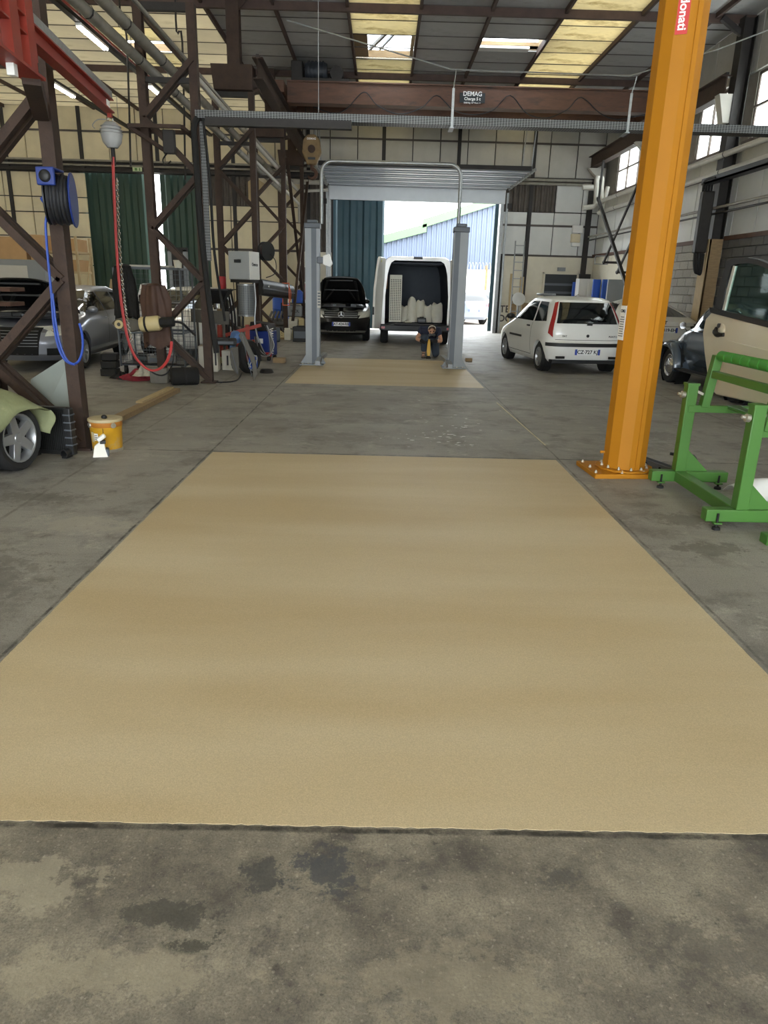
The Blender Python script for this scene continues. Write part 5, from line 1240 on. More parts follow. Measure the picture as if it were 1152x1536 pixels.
gl = B+[sub([yz(1222, 500)])[0], sub([yz(1152, 483)])[0], sub([yz(1081, 466)])[0]]
MB().prism(gl, .020, .026, 'x').build('window_glass', 'clear_glass', dr)
MB().prism(sub([yz(*q) for q in ((1081, 466), (1085, 446), (1098, 398), (1101, 399), (1089, 446), (1084.5, 467))]), .01, .032, 'x').build('glass_edge', 'lamp_clear', dr)
hp = sub([yz(1082, 495)])[0]
hb = MB().sphere((0, hp[0], hp[1]), (.012, .075, .055), 16, 8).build('handle_recess', 'car_cream', dr, smooth=True)
MB().tube(spline([(-.008, hp[0]+.08, hp[1]+.012), (-.03, hp[0]+.05, hp[1]-.02), (-.036, hp[0]-.02, hp[1]-.04), (-.010, hp[0]-.08, hp[1]-.035)], 5), [.016]*4+[.022]*8+[.018]*4, 8).build('door_handle', 'black_plastic', dr, smooth=True)
MB().lathe([(0, 0), (.02, 0), (.02, .02), (0, .02)], 12, (-.0, hp[0]+.035, hp[1]+.035), (-1, 0, 0)).build('lock_barrel', 'black_plastic', dr)
cr_ = sub([yz(*q) for q in ((1083, 508), (1152, 526), (1240, 548), (1240, 551), (1152, 529), (1083, 510))])
MB().prism(cr_, -.004, .01, 'x').build('swage_line', 'car_cream', dr)
# white wing panel lying on the floor
wg = G(1092, 748); wo = V((3.13, 5.50, 0))
def wfn(u, v):
    x = -.28+.62*u; y = .10-.30*v+.05*math.sin(3*u)
    z = .03+.17*math.sin(math.pi*min(1, .12+.8*v))*(.7+.5*math.sin(2.4*u))-.10*u*u
    return (x, y, max(.012, z))
t = thing('car_wing', 'glossy white car wing panel lying on the floor behind the green stand', 'car wing', wo)
MB().grid(wfn, 14, 12).build('panel_skin', 'car_white', t, smooth=True, solid=.008)
MB().b2((-.05, -.26, .0), (.4, -.20, .05)).build('black_liner', 'black_plastic', t, bevel=.015)
# steel channel and lever beside the yellow column
t = thing('steel_channel', 'short grey steel channel lying beside the yellow column base', 'steel profile', (2.62, 6.62, 0), math.radians(18))
MB().chan((0, -.35, .04), (0, .35, .04), .09, .08, .012).build('channel', 'grey_steel', t)
for q in (-.2, .0, .2): MB().lathe([(0, 0), (.016, 0), (.016, .004), (0, .004)], 8, (-.046, q, .04), (-1, 0, 0)).build('bolt_hole', 'arch', t)
t = thing('jack_lever', 'black lever on a small grey bracket behind the green stand', 'lever', (2.93, 6.45, 0))
MB().b2((-.12, -.06, 0), (.12, .06, .06)).build('bracket', 'grey_steel', t, bevel=.01)
MB().tube(spline([(.08, 0, .05), (0.02, 0, .16), (-.12, 0, .17), (-.2, 0, .18)], 5), .014, 7).build('handle', 'black_plastic', t, smooth=True)
p = G(1150, 815); one(MB().b2((p.x-.03, p.y-.05, 0), (p.x+.6, p.y+.05, .07)), 'stand_foot', 'green_paint', 'end of another green steel foot bar at the floor edge', 'foot bar', bevel=.006)
# ------------------------------------------------------------------ foreground left
mat('bucket_yellow', 'c8961f', .5, 0, .1, 5, dirt='a49a80', dirtamt=.5, dscale=7)
mat('bucket_orange', 'b4742a', .5, 0, .1, 5)
mat('lid_cream', 'b9ab86', .6, 0, .12, 9, dirt='8d8064', dirtamt=.45)
b = thing('paint_bucket', 'dirty yellow metal paint bucket with cream lid beside the rusty post', 'bucket', (-2.662, 6.82, 0))
MB().lathe([(0, 0), (.135, 0), (.138, .01), (.152, .30), (.156, .305), (0, .305)], 28).build('pail', 'bucket_yellow', b, smooth=True)
lab_band = MB().lathe([(.1505, .245), (.1545, .25), (.1562, .292)], 28).build('upper_band', 'bucket_orange', b, smooth=True)
MB().lathe([(.146, .235), (.153, .24), (.150, .245)], 28).build('rolling_ring', 'bucket_yellow', b, smooth=True)
MB().lathe([(.136, .0), (.142, .0), (.143, .025), (.138, .03)], 28).build('base_ring', 'bolt_grey', b, smooth=True)
MB().lathe([(.157, .292), (.163, .30), (.160, .318), (.15, .322), (.02, .315), (0, .315)], 28).build('lid', 'lid_cream', b, smooth=True)
MB().sphere((.0, -.02, .33), (.03, .025, .022), 10, 6).build('lid_knob', 'black_plastic', b, smooth=True)
for sx in (-1, 1): MB().lathe([(0, 0), (.028, 0), (.024, .014), (0, .016)], 12, (sx*.11, -.102, .265), (sx*.7, -.7, 0)).build('handle_lug', 'bolt_grey', b, smooth=True)
MB().tube(arc((0, 0, .26), .165, 0, -math.pi, 14, (.75, .66, 0), (.3, -.35, .75)), .004, 6).build('wire_handle', 'dark_steel', b, smooth=True)
def lab(mb, a0, a1, z0, z1, r0_, r1_): return mb.grid(lambda u, v: ((r0_+(r1_-r0_)*v)*math.cos(a0+(a1-a0)*u), (r0_+(r1_-r0_)*v)*math.sin(a0+(a1-a0)*u), z0+(z1-z0)*v), 6, 1)
lb = lab(MB(), -2.05, -1.75, .12, .19, .1465, .1495).build('paper_label', 'paper', b)
for k in range(3): lab(MB(), -2.02, -1.80, .13+.018*k, .137+.018*k, .1475+.0008*k, .148+.0008*k).build('label_print', 'ink', lb)
lab(MB(), -2.35, -2.08, .10, .20, .1455, .1497).build('paper_label', 'lid_cream', b)
lab(MB(), -1.42, -1.38, .01, .29, .1395, .1525).build('seam', 'dark_steel', b)
t = thing('wrapped_spray_gun', 'small white paper-wrapped spray gun standing before the yellow bucket', 'spray gun', (-2.63, 6.56, 0), .3)
MB().add([(-.07, -.05, 0), (.06, -.05, 0), (.06, .05, 0), (-.07, .05, 0), (-.05, -.03, .10), (.04, -.03, .09), (.04, .03, .09), (-.05, .03, .10), (.0, -.015, .14), (.035, -.015, .14), (.035, .015, .14), (0, .015, .14)], [(3, 2, 1, 0), (0, 1, 5, 4), (1, 2, 6, 5), (2, 3, 7, 6), (3, 0, 4, 7), (4, 5, 9, 8), (5, 6, 10, 9), (6, 7, 11, 10), (7, 4, 8, 11), (8, 9, 10, 11)]).build('paper_wrap', 'paper', t)
MB().b2((.005, -.035, .0), (.075, .045, .075)).build('cup', 'lift_dark', t, bevel=.012)
MB().bar((-.02, 0, .15), (.05, 0, .20), .05, .04).build('gun_head', 'paper', t, bevel=.01)
MB().b2((.0, -.022, .12), (.05, .022, .15)).build('trigger', 'black_plastic', t)
# radiator
t = thing('car_radiator', 'black car radiator standing upright beside the tarp-covered wheel', 'radiator', (-3.06, 6.50, 0), math.radians(-8))
MB().b2((-.22, -.02, .06), (.17, .02, .44)).build('core', 'black_plastic', t)
for k in range(20): MB().b2((-.22+.0187*k, -.026, .07), (-.212+.0187*k, -.02, .43)).build('core_fin', 'arch', t)
MB().b2((.17, -.035, .03), (.235, .035, .47)).build('end_tank', 'black_plastic', t, bevel=.01)
for k in range(5): MB().b2((.168, -.043, .12+.07*k), (.238, .043, .132+.07*k)).build('tank_rib', 'lift_dark', t)
MB().b2((-.24, -.03, .44), (.2, .03, .475)).build('top_rail', 'black_plastic', t, bevel=.006)
MB().b2((-.24, -.03, .03), (.2, .03, .065)).build('bottom_rail', 'black_plastic', t, bevel=.006)
MB().lathe([(.03, 0), (.036, 0), (.036, .08), (.03, .08), (.03, 0)], 14, (.18, -.03, .06), (0, -1, 0)).build('hose_spigot', 'black_plastic', t, smooth=True)
for x in (-.2, .12): MB().b2((x, -.05, 0), (x+.05, .05, .03)).build('foot', 'black_rubber', t)
# leaning grey sheet between the column legs
glassmat('plastic_sheet', (.55, .62, .58), .3, .35)
mat('grey_sheet', '8e958f', .45, 0, .06, 3)
q0, q1, q2, q3 = G(30, 640), G(100, 690), V((0, 0, 0)), 0
mb = MB().add([(-3.52, 7.0, .0), (-3.06, 7.0, .0), (-3.06, 7.20, .90), (-3.52, 7.20, .62), (-3.52, 7.02, .0), (-3.06, 7.02, .0), (-3.06, 7.22, .90), (-3.52, 7.22, .62)], [(0, 1, 2, 3), (7, 6, 5, 4), (0, 4, 5, 1), (1, 5, 6, 2), (2, 6, 7, 3), (3, 7, 4, 0)])
one(mb, 'leaning_sheet', 'grey_sheet', 'thin pale grey-green sheet leaning behind the rusty hose reel column', 'panel')
# tarp covered car
mat('tarp_green', '828763', .7, 0, .12, 5, dirt='a3a27c', dirtamt=.45, dscale=6, bump=.5, bscale=14)
wc_ = V((-3.10, 5.98, .285))
dv = V((.20, .98, 0)).normalized()      # end of the car that shows
sx_ = V((dv.y, -dv.x, 0))               # towards the aisle
t = thing('tarp_covered_car', 'car under a crumpled green tarp with one alloy wheel showing', 'car', (wc_.x, wc_.y, 0))
rz = math.atan2(-dv.x, dv.y)
t.rotation_euler = (0, 0, rz)
wheel(t, V((-.06, 0, .285)), .285, .19, 1, 5, .72)
wheel(t, V((-1.42, 0, .285)), .285, .19, -1, 5, .72)
MB().b2((-1.45, -2.4, .20), (-.20, .22, .50)).build('body', 'black_plastic', t, bevel=.08)
MB().lathe([(0, -.13), (.33, -.13), (.34, .02)], 22, (-.10, 0, .30), (1, 0, 0)).build('wheel_arch', 'arch', t)
HEM = [(-1.6, .16), (-.6, .30), (-.3, .41), (-.12, .50), (.05, .545), (.18, .53), (.29, .50)]
def hemz(y):
    for (a, za), (b, zb_) in zip(HEM, HEM[1:]):
        if y <= b: return za+(zb_-za)*(y-a)/(b-a)
    return HEM[-1][1]
def tarp(u, v):
    y = -1.6+1.89*v; h = hemz(y); end = max(0, (y-.0)/.29)
    top = .93-.34*end**2
    x = .085-1.4*u; f = math.sin(math.pi/2*min(1, u*1.25))**.85
    z = h+(top-h)*f+.012*math.sin(17*v+5*u)+.010*math.sin(31*u-9*v)+.008*math.sin(41*v+13*u)
    x += .018*math.sin(15*v)*(1-u)+.03*max(0, 1-u*6)
    return (x, y, z)
MB().grid(tarp, 30, 44).build('tarp', 'tarp_green', t, smooth=True, solid=.006)
def flap(u, v):
    p = tarp(u, 1.0); lo = .24+.06*math.sin(3*u+.6)+.20*u
    return (p[0]+.02*math.sin(5*v)*(1-u), p[1]+.015+.03*math.sin(4*v+7*u), p[2]+(lo-p[2])*v)
MB().grid(flap, 22, 8).build('tarp_flap', 'tarp_green', t, smooth=True, solid=.006)
# two brown shelf boards at the frame edge
for k, (y_, lb) in enumerate(((434, 'upper short brown timber board beside the open bonnet'), (456, 'lower short brown timber board beside the open bonnet'))):
    p = AY(0, y_, 7.35); one(MB().b2((p.x-.5, 7.35, p.z-.02), (p.x+.10, 7.65, p.z+.02)), 'timber_board', 'rust_red', lb, 'board')
one(MB().b2((-4.12, 7.648, 0), (-4.06, 7.72, AY(0, 434, 7.35).z+.03)), 'timber_post', 'wood', 'timber upright carrying the short brown boards', 'post')
# planks on the floor along the bay edge
a, b_ = G(172, 634), G(264, 588); d = (b_-a)
t = thing('floor_plank', 'long pale worn plank lying along the bay edge behind the bucket', 'plank', a)
MB(a).bar(a+V((0, 0, .03)), b_+V((0, 0, .03)), .13, .06).build('board', 'wood', t)
t2 = thing('floor_plank', 'short pale plank lying on the longer bay edge plank', 'plank', a+d*.42)
MB(a+d*.42).bar(a+d*.42+V((-.06, 0, .0725)), a+d*.98+V((-.06, 0, .0725)), .09, .025).build('board', 'wood_light', t2)
# ------------------------------------------------------------------ hose reel on the first column
hr = thing('hose_reel', 'blue wall-mounted hose reel full of black hose on the rusty column', 'hose reel', (-2.78, 6.655, 2.02))
hd = V((math.cos(.24), math.sin(.24), 0)); hp_ = V((-math.sin(.24), math.cos(.24), 0))
MB().b2((-.09, -.27, .31), (.06, -.235, .45)).b2((-.09, -.26, .43), (.06, -.05, .45)).build('mount_bracket', 'blue_paint', hr, bevel=.012)
MB().lathe([(0, .02), (.03, .02), (.045, .012), (.05, 0)], 16, (-.015, -.27, .38), (0, -1, 0)).build('swivel_hub', 'black_plastic', hr, smooth=True)
for k in range(6):
    c = V((0, -.05, .22))+hd*(-.07+.028*k)
    MB(c).tube(arc(c, .19-.012*(k % 2), 0, 2*math.pi, 26, hp_, (0, 0, 1))[:-1], .017, 7, closed=True).build('hose_coil', 'black_hose', hr, smooth=True).location = c
MB().lathe([(0, -.004), (.215, -.004), (.222, .006), (.215, .012), (0, .012)], 26, V((0, -.05, .22))+hd*.10, hd).build('side_flange', 'blue_paint', hr, smooth=True)
MB().lathe([(0, -.006), (.205, -.006), (.205, .006), (0, .006)], 26, V((0, -.05, .22))-hd*.10, hd).build('side_flange', 'black_plastic', hr, smooth=True)
MB().b2((-.13, .03, .10), (-.08, .16, .40)).build('wall_plate', 'blue_paint', hr)
p0 = AY(86, 305, 6.6)
pts = [V((-2.78, 6.605, 2.24))-hd*.112, V((-2.78, 6.605, 2.245))-hd*.15]+[AY(*q, 6.62) for q in ((71, 314), (68.5, 335), (70, 365), (73, 400), (77, 440), (80, 480), (86, 515), (96, 538), (109, 546), (119, 540), (124, 522), (123, 500), (119, 485))]
one(MB().tube(spline(pts, 4), .011, 8), 'blue_air_hose', 'blue_hose', 'blue air hose hanging in a long loop from the hose reel', 'hose', smooth=True)
pts = [AY(*q, 6.60) for q in ((77, 440), (82, 485), (89, 518), (99, 540), (110, 546.5))]
one(MB().tube(spline([p+V((.02, -.02, .0)) for p in pts], 4), .010, 8), 'blue_air_hose', 'blue_hose', 'second strand of blue hose beside the long hanging loop', 'hose', smooth=True)
# ------------------------------------------------------------------ red jib arm with balancer
YTIP = 7.8
tip = AY(165, 170, YTIP); zb = tip.z
rt = G(40, 60, zb); dj = (tip-rt); dj.normalize()
rt2 = rt-dj*1.4
jb = thing('jib_arm', 'red swinging jib arm with grey cover mounted by the rusty column', 'jib arm', rt)
MB(rt).ibeam(rt2+V((0, 0, .06)), tip+V((0, 0, .06)), .12, .09, .012).build('arm', 'red_paint', jb)
sd = V((dj.y, -dj.x, 0))
MB(rt).bar(rt+dj*.02+sd*.0+V((0, 0, .155)), tip+V((0, 0, .155)), .07, .07).build('rail_cover', 'galv', jb)
MB(rt).bar(rt2+V((0, 0, .27)), rt+V((0, 0, .27)), .10, .02).build('top_plate', 'red_paint', jb)
for s_ in (-.02, .28, .62, .95, 1.3):
    MB(rt).bar(rt-dj*(s_+.06)+V((0, 0, -.22)), rt-dj*(s_+.06)+V((0, 0, .28)), .10, .15, up=tuple(dj)).build('stiffener_plate', 'red_paint', jb)
MB(rt).bar(rt2+V((0, 0, -.22)), rt+dj*.06+V((0, 0, -.22)), .16, .02).build('bottom_plate', 'red_paint', jb)
for e in (-.05,):
    MB(rt).bar(rt2+sd*e+V((0, 0, .03)), rt-dj*.62+sd*e+V((0, 0, .03)), .012, .48).build('side_plate', 'red_paint', jb)
MB(rt).box(rt-dj*.35+V((0, 0, -.26)), (.05, .05, .08)).build('end_stop', 'white_paint', jb)
MB(rt).tube([rt2+V((0, 0, .33)), rt+V((0, 0, .29))], .02, 7).build('supply_cable', 'black_rubber', jb)
MB(rt).bar(rt+V((0, 0, -.2)), V((-2.95, 6.80, zb-.2)), .12, .14).build('pivot_bracket', 'rust', jb)
for e_ in (.06, .12):
    MB(rt).box(tip-dj*e_+sd*.008+V((0, 0, .062)), (.012, .03, .07)).build('white_mark', 'white_ink', jb)
hc = AY(169, 222, YTIP)
ho = thing('load_balancer', 'grey rounded load balancer hanging from the tip of the red jib', 'hoist', hc)
MB().lathe([(0, 0), (.05, .0), (.09, .05), (.105, .12), (.09, .19), (.05, .23), (0, .235)], 20).build('housing', 'hoist_grey', ho, smooth=True)
for k in range(4): MB().lathe([(.08+.02*math.sin(math.pi*(k+.5)/4), .09+.03*k), (.092+.02*math.sin(math.pi*(k+.5)/4), .098+.03*k), (.08+.02*math.sin(math.pi*(k+.5)/4), .106+.03*k)], 20).build('rib', 'hoist_grey', ho, smooth=True)
zr = zb-hc.z
MB().tube(arc((0, 0, .25), .024, 0, 2*math.pi, 12, (1, 0, 0), (0, 0, 1))[:-1], .008, 6, closed=True).build('hook', 'chrome', ho, smooth=True)
print('balancer', zr)
MB().b2((-.02, -.02, .268), (.02, .02, max(.30, zr+.008))).build('trolley', 'red_paint', ho)
MB().tube(spline([(-.02, 0, .25), (-.12, 0, .25), (-.18, 0, .20), (-.16, .0, .17)], 4), .005, 5).build('loose_cable', 'galv', ho)
MB().lathe([(0, -.0), (.02, 0), (.022, -.10), (.018, -.16), (0, -.16)], 10, (0, 0, 0)).build('grip', 'black_rubber', ho, smooth=True)
h2 = [AY(*q, YTIP) for q in ((169, 236), (170, 270), (172, 320), (175, 380), (179, 430), (184, 470), (192, 510), (203, 536), (220, 553), (235, 555), (248, 545), (255, 528), (257, 512))]
one(MB().tube(spline(h2, 4), .012, 8), 'red_air_hose', 'red_hose', 'red air hose hanging from the balancer and looping to the jacket column', 'hose', smooth=True)
one(MB().tube(spline([p+V((.016, -.021, .0)) for p in h2], 4), .009, 8), 'red_air_hose', 'red_hose', 'thinner red line tied alongside the hanging red hose', 'hose', smooth=True)
bl = [AY(*q, 11.5) for q in ((196, 520), (215, 547), (235, 562), (250, 560), (260, 540), (259, 505), (252, 480), (243, 476))]
one(MB().tube(spline(bl, 4), .012, 8), 'black_air_hose', 'black_hose', 'black hose looping below the red hose near the jacket column', 'hose', smooth=True)
mb = MB(); cl = [p+V((.038, -.004, 0)) for p in spline(h2[1:7], 40)]; cl = [cl[int(i*(len(cl)-1)/63)] for i in range(64)]
for k in range(64):
    p = cl[k]; ex = V((1, 0, 0)) if k % 2 else V((0, 1, 0))
    mb.tube([p+ex*.011*math.cos(a)+V((0, 0, 1))*.019*math.sin(a) for a in [2*math.pi*i/8 for i in range(8)]], .0035, 4, closed=True)
one(mb, 'hoist_chain', 'chrome', 'thin steel chain hanging beside the red hose', 'chain', kind='stuff', smooth=True)
# ------------------------------------------------------------------ around the jacket column
mat('brown_leather', '4a3226', .65, 0, .25, 5, bump=.3, bscale=12)
mat('cream_plastic', 'c9b98a', .5, 0, .08, 5)
mat('rag_red', '7d2530', .95, 0, .25, 14, bump=.5, bscale=25); mat('rag_white', 'b5b0a0', .95, 0, .2, 14, bump=.5, bscale=25)
mat('denim', '5f7fae', .9, 0, .15, 14, bump=.3)
mat('concrete_block', '77756f', .9, 0, .12, 9, bump=.2)
mat('blue_plastic', '1d4fae', .4, 0, .08, 4); mat('white_plastic', 'd8d5c6', .5, 0, .06, 5); mat('orange_strap', 'e8622a', .5, 0, .05, 5)
mat('carton_white', 'cfcabd', .8, 0, .05, 5); mat('heater_grey', 'a3a8ab', .4, .2, .03, 4); mat('red_plastic', 'a5272a', .45, 0, .06, 5)
mat('engine_metal', '6d6a64', .55, .5, .25, 12); mat('fender_olive', '4f4b42', .5, 0, .12, 5); mat('mat_rubber', '1a1a1a', .9, 0, .1, 10)
def cloth(name, label, c, w, d, h, m, fold=9, cat='cloth', seed=1, taper=.15):
    rng = random.Random(seed); ph = [rng.uniform(0, 6.28) for _ in range(6)]
    def fn(u, v):
        a = 2*math.pi*u; rr = 1+.14*math.sin(fold*a+ph[0]+2*v)+.08*math.sin((fold*2+1)*a+ph[1]-3*v)
        f = (1-taper)+taper*v if True else 1
        f *= .72+.28*min(1, v*4) if v < .25 else 1
        return (w/2*rr*math.cos(a)*f, d/2*rr*math.sin(a)*f, h*(1-v)+.06*h*math.sin(3*a+ph[2])*(v**3))
    t = thing(name, label, cat, c)
    MB().grid(fn, 60, 16).build('folds', m, t, smooth=True)
    MB().lathe([(w*.36, -.01), (w*.2, .02), (0, .03)], 14, (0, 0, h)).build('top_fold', m, t, smooth=True)
    return t
cloth('brown_jacket', 'worn brown leather jacket draped over the rusty column leg', (-3.56, 11.60, .60), .42, .24, .92, 'brown_leather', 4, 'jacket', 3, taper=-.02)
one(MB().b2((-3.72, 11.55, 0), (-3.44, 11.678, .24)), 'concrete_block', 'concrete_block', 'grey concrete block at the foot of the jacket column', 'block', bevel=.01)
# roll cage trolley
cg = thing('wire_cage_trolley', 'dark wire mesh cage trolley crowded with parts behind the jacket column', 'trolley', (-3.98, 13.0, 0))
W2, D2, HZ = .56, .40, 1.78
for x in (-W2, W2):
    for y in (-D2, D2): MB().tube([(x, y, .14), (x, y, HZ)], .018, 7).build('corner_post', 'lift_dark', cg, smooth=True)
for z in (.17, .72, HZ):
    MB().b2((-W2, -D2, z-.015), (W2, -D2+.03, z+.015)).b2((-W2, D2-.03, z-.015), (W2, D2, z+.015)).b2((-W2, -D2, z-.015), (-W2+.03, D2, z+.015)).b2((W2-.03, -D2, z-.015), (W2, D2, z+.015)).build('frame_ring', 'lift_dark', cg)
MB().b2((-W2, -D2, .17), (W2, D2, .19)).build('base_deck', 'dark_steel', cg)
MB().b2((-W2, -D2, 1.20), (W2, D2, 1.22)).build('shelf', 'dark_steel', cg)
mb = MB()
for k in range(12): mb.bar((-W2+2*W2*k/11, D2, .2), (-W2+2*W2*k/11, D2, HZ), .006)
for k in range(17): mb.bar((-W2, D2, .25+.09*k), (W2, D2, .25+.09*k), .006)
for k in range(8): mb.bar((-W2, -D2+2*D2*k/7, .2), (-W2, -D2+2*D2*k/7, HZ), .006).bar((W2, -D2+2*D2*k/7, .2), (W2, -D2+2*D2*k/7, HZ), .006)
for k in range(7): mb.bar((-W2, -D2, .25+.09*k), (W2, -D2, .25+.09*k), .006)
for k in range(12): mb.bar((-W2+2*W2*k/11, -D2, .2), (-W2+2*W2*k/11, -D2, .85), .006)
mb.build('wire_mesh', 'lift_dark', cg, kind='stuff')
for x in (-W2+.06, W2-.06):
    for y in (-D2+.06, D2-.06): MB().lathe([(0, -.02), (.06, -.02), (.06, .02), (0, .02)], 14, (x, y, .06), (1, 0, 0)).box((x, y, .12), (.05, .06, .06)).build('castor', 'black_rubber', cg)
cloth('black_coverall', 'black work clothes hanging over the end of the wire cage', (-4.33, 12.485, .95), .38, .20, .86, 'black_cloth', 7, 'clothes', 5)
def clut(name, label, c, size, m, cat, rz=0., bev=.015):
    t = thing(name, label, cat, c, rz)
    MB().b2((-size[0]/2, -size[1]/2, 0), (size[0]/2, size[1]/2, size[2])).build('shell', m, t, bevel=bev)
    MB().b2((-size[0]/2*.8, -size[1]/2-.004, size[2]*.25), (size[0]/2*.8, -size[1]/2+.004, size[2]*.7)).build('front_face', 'lift_dark', t)
    MB().b2((-size[0]/2*.5, -size[1]/2*.5, size[2]), (size[0]/2*.5, size[1]/2*.5, size[2]+.02)).build('top_plate', 'dark_steel', t)
    return t
clut('engine_control_unit', 'dark boxed car part on the cage shelf', (-4.0, 12.9, 1.22), (.4, .3, .12), 'black_plastic', 'car part')
clut('gearbox_cover', 'grey metal cover on the cage base deck', (-3.9, 12.85, .19), (.5, .35, .14), 'engine_metal', 'car part', .3)
clut('battery_tray', 'black plastic tray on the cage base deck', (-4.3, 13.1, .19), (.3, .25, .12), 'black_plastic', 'car part', -.2)
one(MB().b2((-4.3, 12.7, HZ+.015), (-3.62, 13.2, HZ+.05)), 'flat_carton', 'panel_grey', 'flattened grey carton on top of the wire cage', 'carton', bevel=.01)
t = thing('white_tub', 'small white plastic tub on top of the wire cage', 'tub', (-3.50, 12.8, HZ+.015))
MB().lathe([(0, 0), (.06, 0), (.072, .12), (.078, .125), (.07, .13), (.06, .01), (0, .01)], 16).build('bowl', 'white_plastic', t, smooth=True)
# pry-bar coloured panels: open bonnet edge of a car behind
one(MB().prism([(-5.09, .84), (-5.02, .84), (-4.80, 1.52), (-4.88, 1.50)], 15.0, 15.9, 'y'), 'raised_tailgate', 'car_white', 'narrow white raised panel edge between the grey estate and clothes', 'car panel')
# dark stack and rags on the floor
for k, (z, lb) in enumerate(((0, 'lower black rubber block by the cage wheel'), (.13, 'middle black rubber block by the cage wheel'), (.26, 'upper black rubber block by the cage wheel'))):
    one(MB().box((-4.66+.01*k, 12.38, z+.062), (.26, .26, .122), Matrix.Rotation(.1*k, 3, 'Z')), 'rubber_block', 'black_rubber', lb, 'rubber block', bevel=.015)
def rag(label, c, sx, sy, h, m, seed):
    rng = random.Random(seed); ph = [rng.uniform(0, 6.28) for _ in range(6)]
    def fn(u, v):
        a = 2*math.pi*u; r = v
        rr = 1+.2*math.sin(3*a+ph[0])+.12*math.sin(7*a+ph[1])
        z = h*(1-v**2)*(.75+.25*math.sin(4*a+ph[2])+.2*math.sin(9*v+ph[3]+2*a))
        return (sx*r*rr*math.cos(a), sy*r*rr*math.sin(a), max(.004, z))
    o = MB().grid(fn, 40, 10).build('rag', m, None, smooth=True, recalc=False); o.location = c
    return tag(o, label, 'rag')
rag('crumpled dark red rag on the floor by the cage', (-4.05, 11.9, 0), .30, .16, .16, 'rag_red', 2)
rag('crumpled dirty white rag lying on the red one', (-3.92, 11.83, .08), .17, .12, .15, 'rag_white', 4)
rag('crumpled black rag on the floor beside the red one', (-4.35, 12.0, 0), .16, .12, .11, 'black_cloth', 6)
# black rolled mat
a = V((-3.32, 11.36, 0)); b_ = V((-2.94, 11.54, 0)); ax = (b_-a).normalized()
t = thing('rolled_mat', 'black rubber mat rolled up on the floor before the jacket column', 'rolled mat', (a+b_)/2)
L_ = (b_-a).length/2
MB().lathe([(0, -L_), (.13, -L_), (.14, -L_+.02), (.14, L_-.02), (.13, L_), (0, L_)], 20, (0, 0, .14), ax).build('roll', 'mat_rubber', t, smooth=True)
MB().lathe([(0, L_), (.035, L_), (.03, L_+.02), (0, L_+.02)], 12, (0, 0, .15), ax).build('core_end', 'paper', t, smooth=True)
MB().lathe([(.138, -.02), (.146, 0), (.138, .02)], 20, (0, 0, .14), ax).build('outer_edge', 'black_rubber', t)
# exhaust nozzle
c = AY(205, 488, 11.28)
t = thing('exhaust_nozzle', 'dark flattened exhaust nozzle with cream ring and sleeve hanging by the cage', 'nozzle', c)
MB().prism([(-.38, .02), (-.30, .09), (-.22, .11), (-.02, .09), (.08, .07), (.08, -.06), (-.05, -.10), (-.2, -.10), (-.33, -.03)], -.03, .03, 'y').build('flap', 'fender_olive', t, bevel=.015)
MB().lathe([(.03, -.01), (.065, -.01), (.065, .015), (.03, .015), (.03, -.01)], 18, (-.26, -.035, .01), (0, -1, 0)).build('ring', 'cream_plastic', t, smooth=True)
MB().lathe([(0, 0), (.10, 0), (.115, .03), (.115, .28), (.10, .31), (0, .31)], 20, (.06, 0, .01), (1, 0, .12)).build('sleeve', 'cream_plastic', t, smooth=True)
MB().lathe([(.118, .08), (.122, .085), (.122, .11), (.118, .115)], 20, (.06, 0, .01), (1, 0, .12)).build('clamp', 'dark_steel', t, smooth=True)
MB().lathe([(0, .3), (.065, .3), (.075, .34), (.075, .52), (0, .53)], 16, (.06, 0, .01), (1, 0, .12)).build('hose_end', 'black_rubber', t, smooth=True)
MB().tube(spline([(.56, 0, .07), (.7, 0, .05), (.78, .12, -.06), (.80, .36, -.15)], 5), .02, 7).build('supply_hose', 'black_hose', t, smooth=True)
# cartons behind the column
for k, (x, y, z, sx, sy, sz, m_, rz, lb) in enumerate(((-3.19, 13.45, 0, .34, .4, .46, 'carton_white', .1, 'white printed carton standing on the floor behind the jacket column'), (-2.84, 13.7, 0, .26, .3, .36, 'carton_white', -.15, 'smaller white carton with red band behind the jacket column'))):
    t = thing('printed_carton', lb, 'carton', (x, y, z), rz)
    MB().b2((-sx/2, -sy/2, 0), (sx/2, sy/2, sz)).build('box', m_, t, bevel=.006)
    for q in range(3): MB().b2((-sx*.12+.08*q, -sy/2-.003, sz*.25), (-sx*.12+.03+.08*q, -sy/2, sz*.75)).build('print', 'ink', t)
    MB().b2((-sx/2, -.02, sz), (sx/2, .02, sz+.003)).build('tape', 'cardboard', t)
clut('plastic_undertray', 'dark plastic undertray lying over the cartons', (-3.0, 13.55, .475), (.6, .5, .10), 'black_plastic', 'car part', .2)
one(MB().box((-3.25, 13.9, .95), (.72, .03, .24), Matrix.Rotation(.05, 3, 'Y')).bar((-3.5, 13.92, 0), (-3.5, 13.92, .85), .04).bar((-3.0, 13.92, 0), (-3.0, 13.92, .85), .04), 'drilled_plate', 'fender_olive', 'dark olive steel plate with pale rivets behind the jacket column', 'plate')
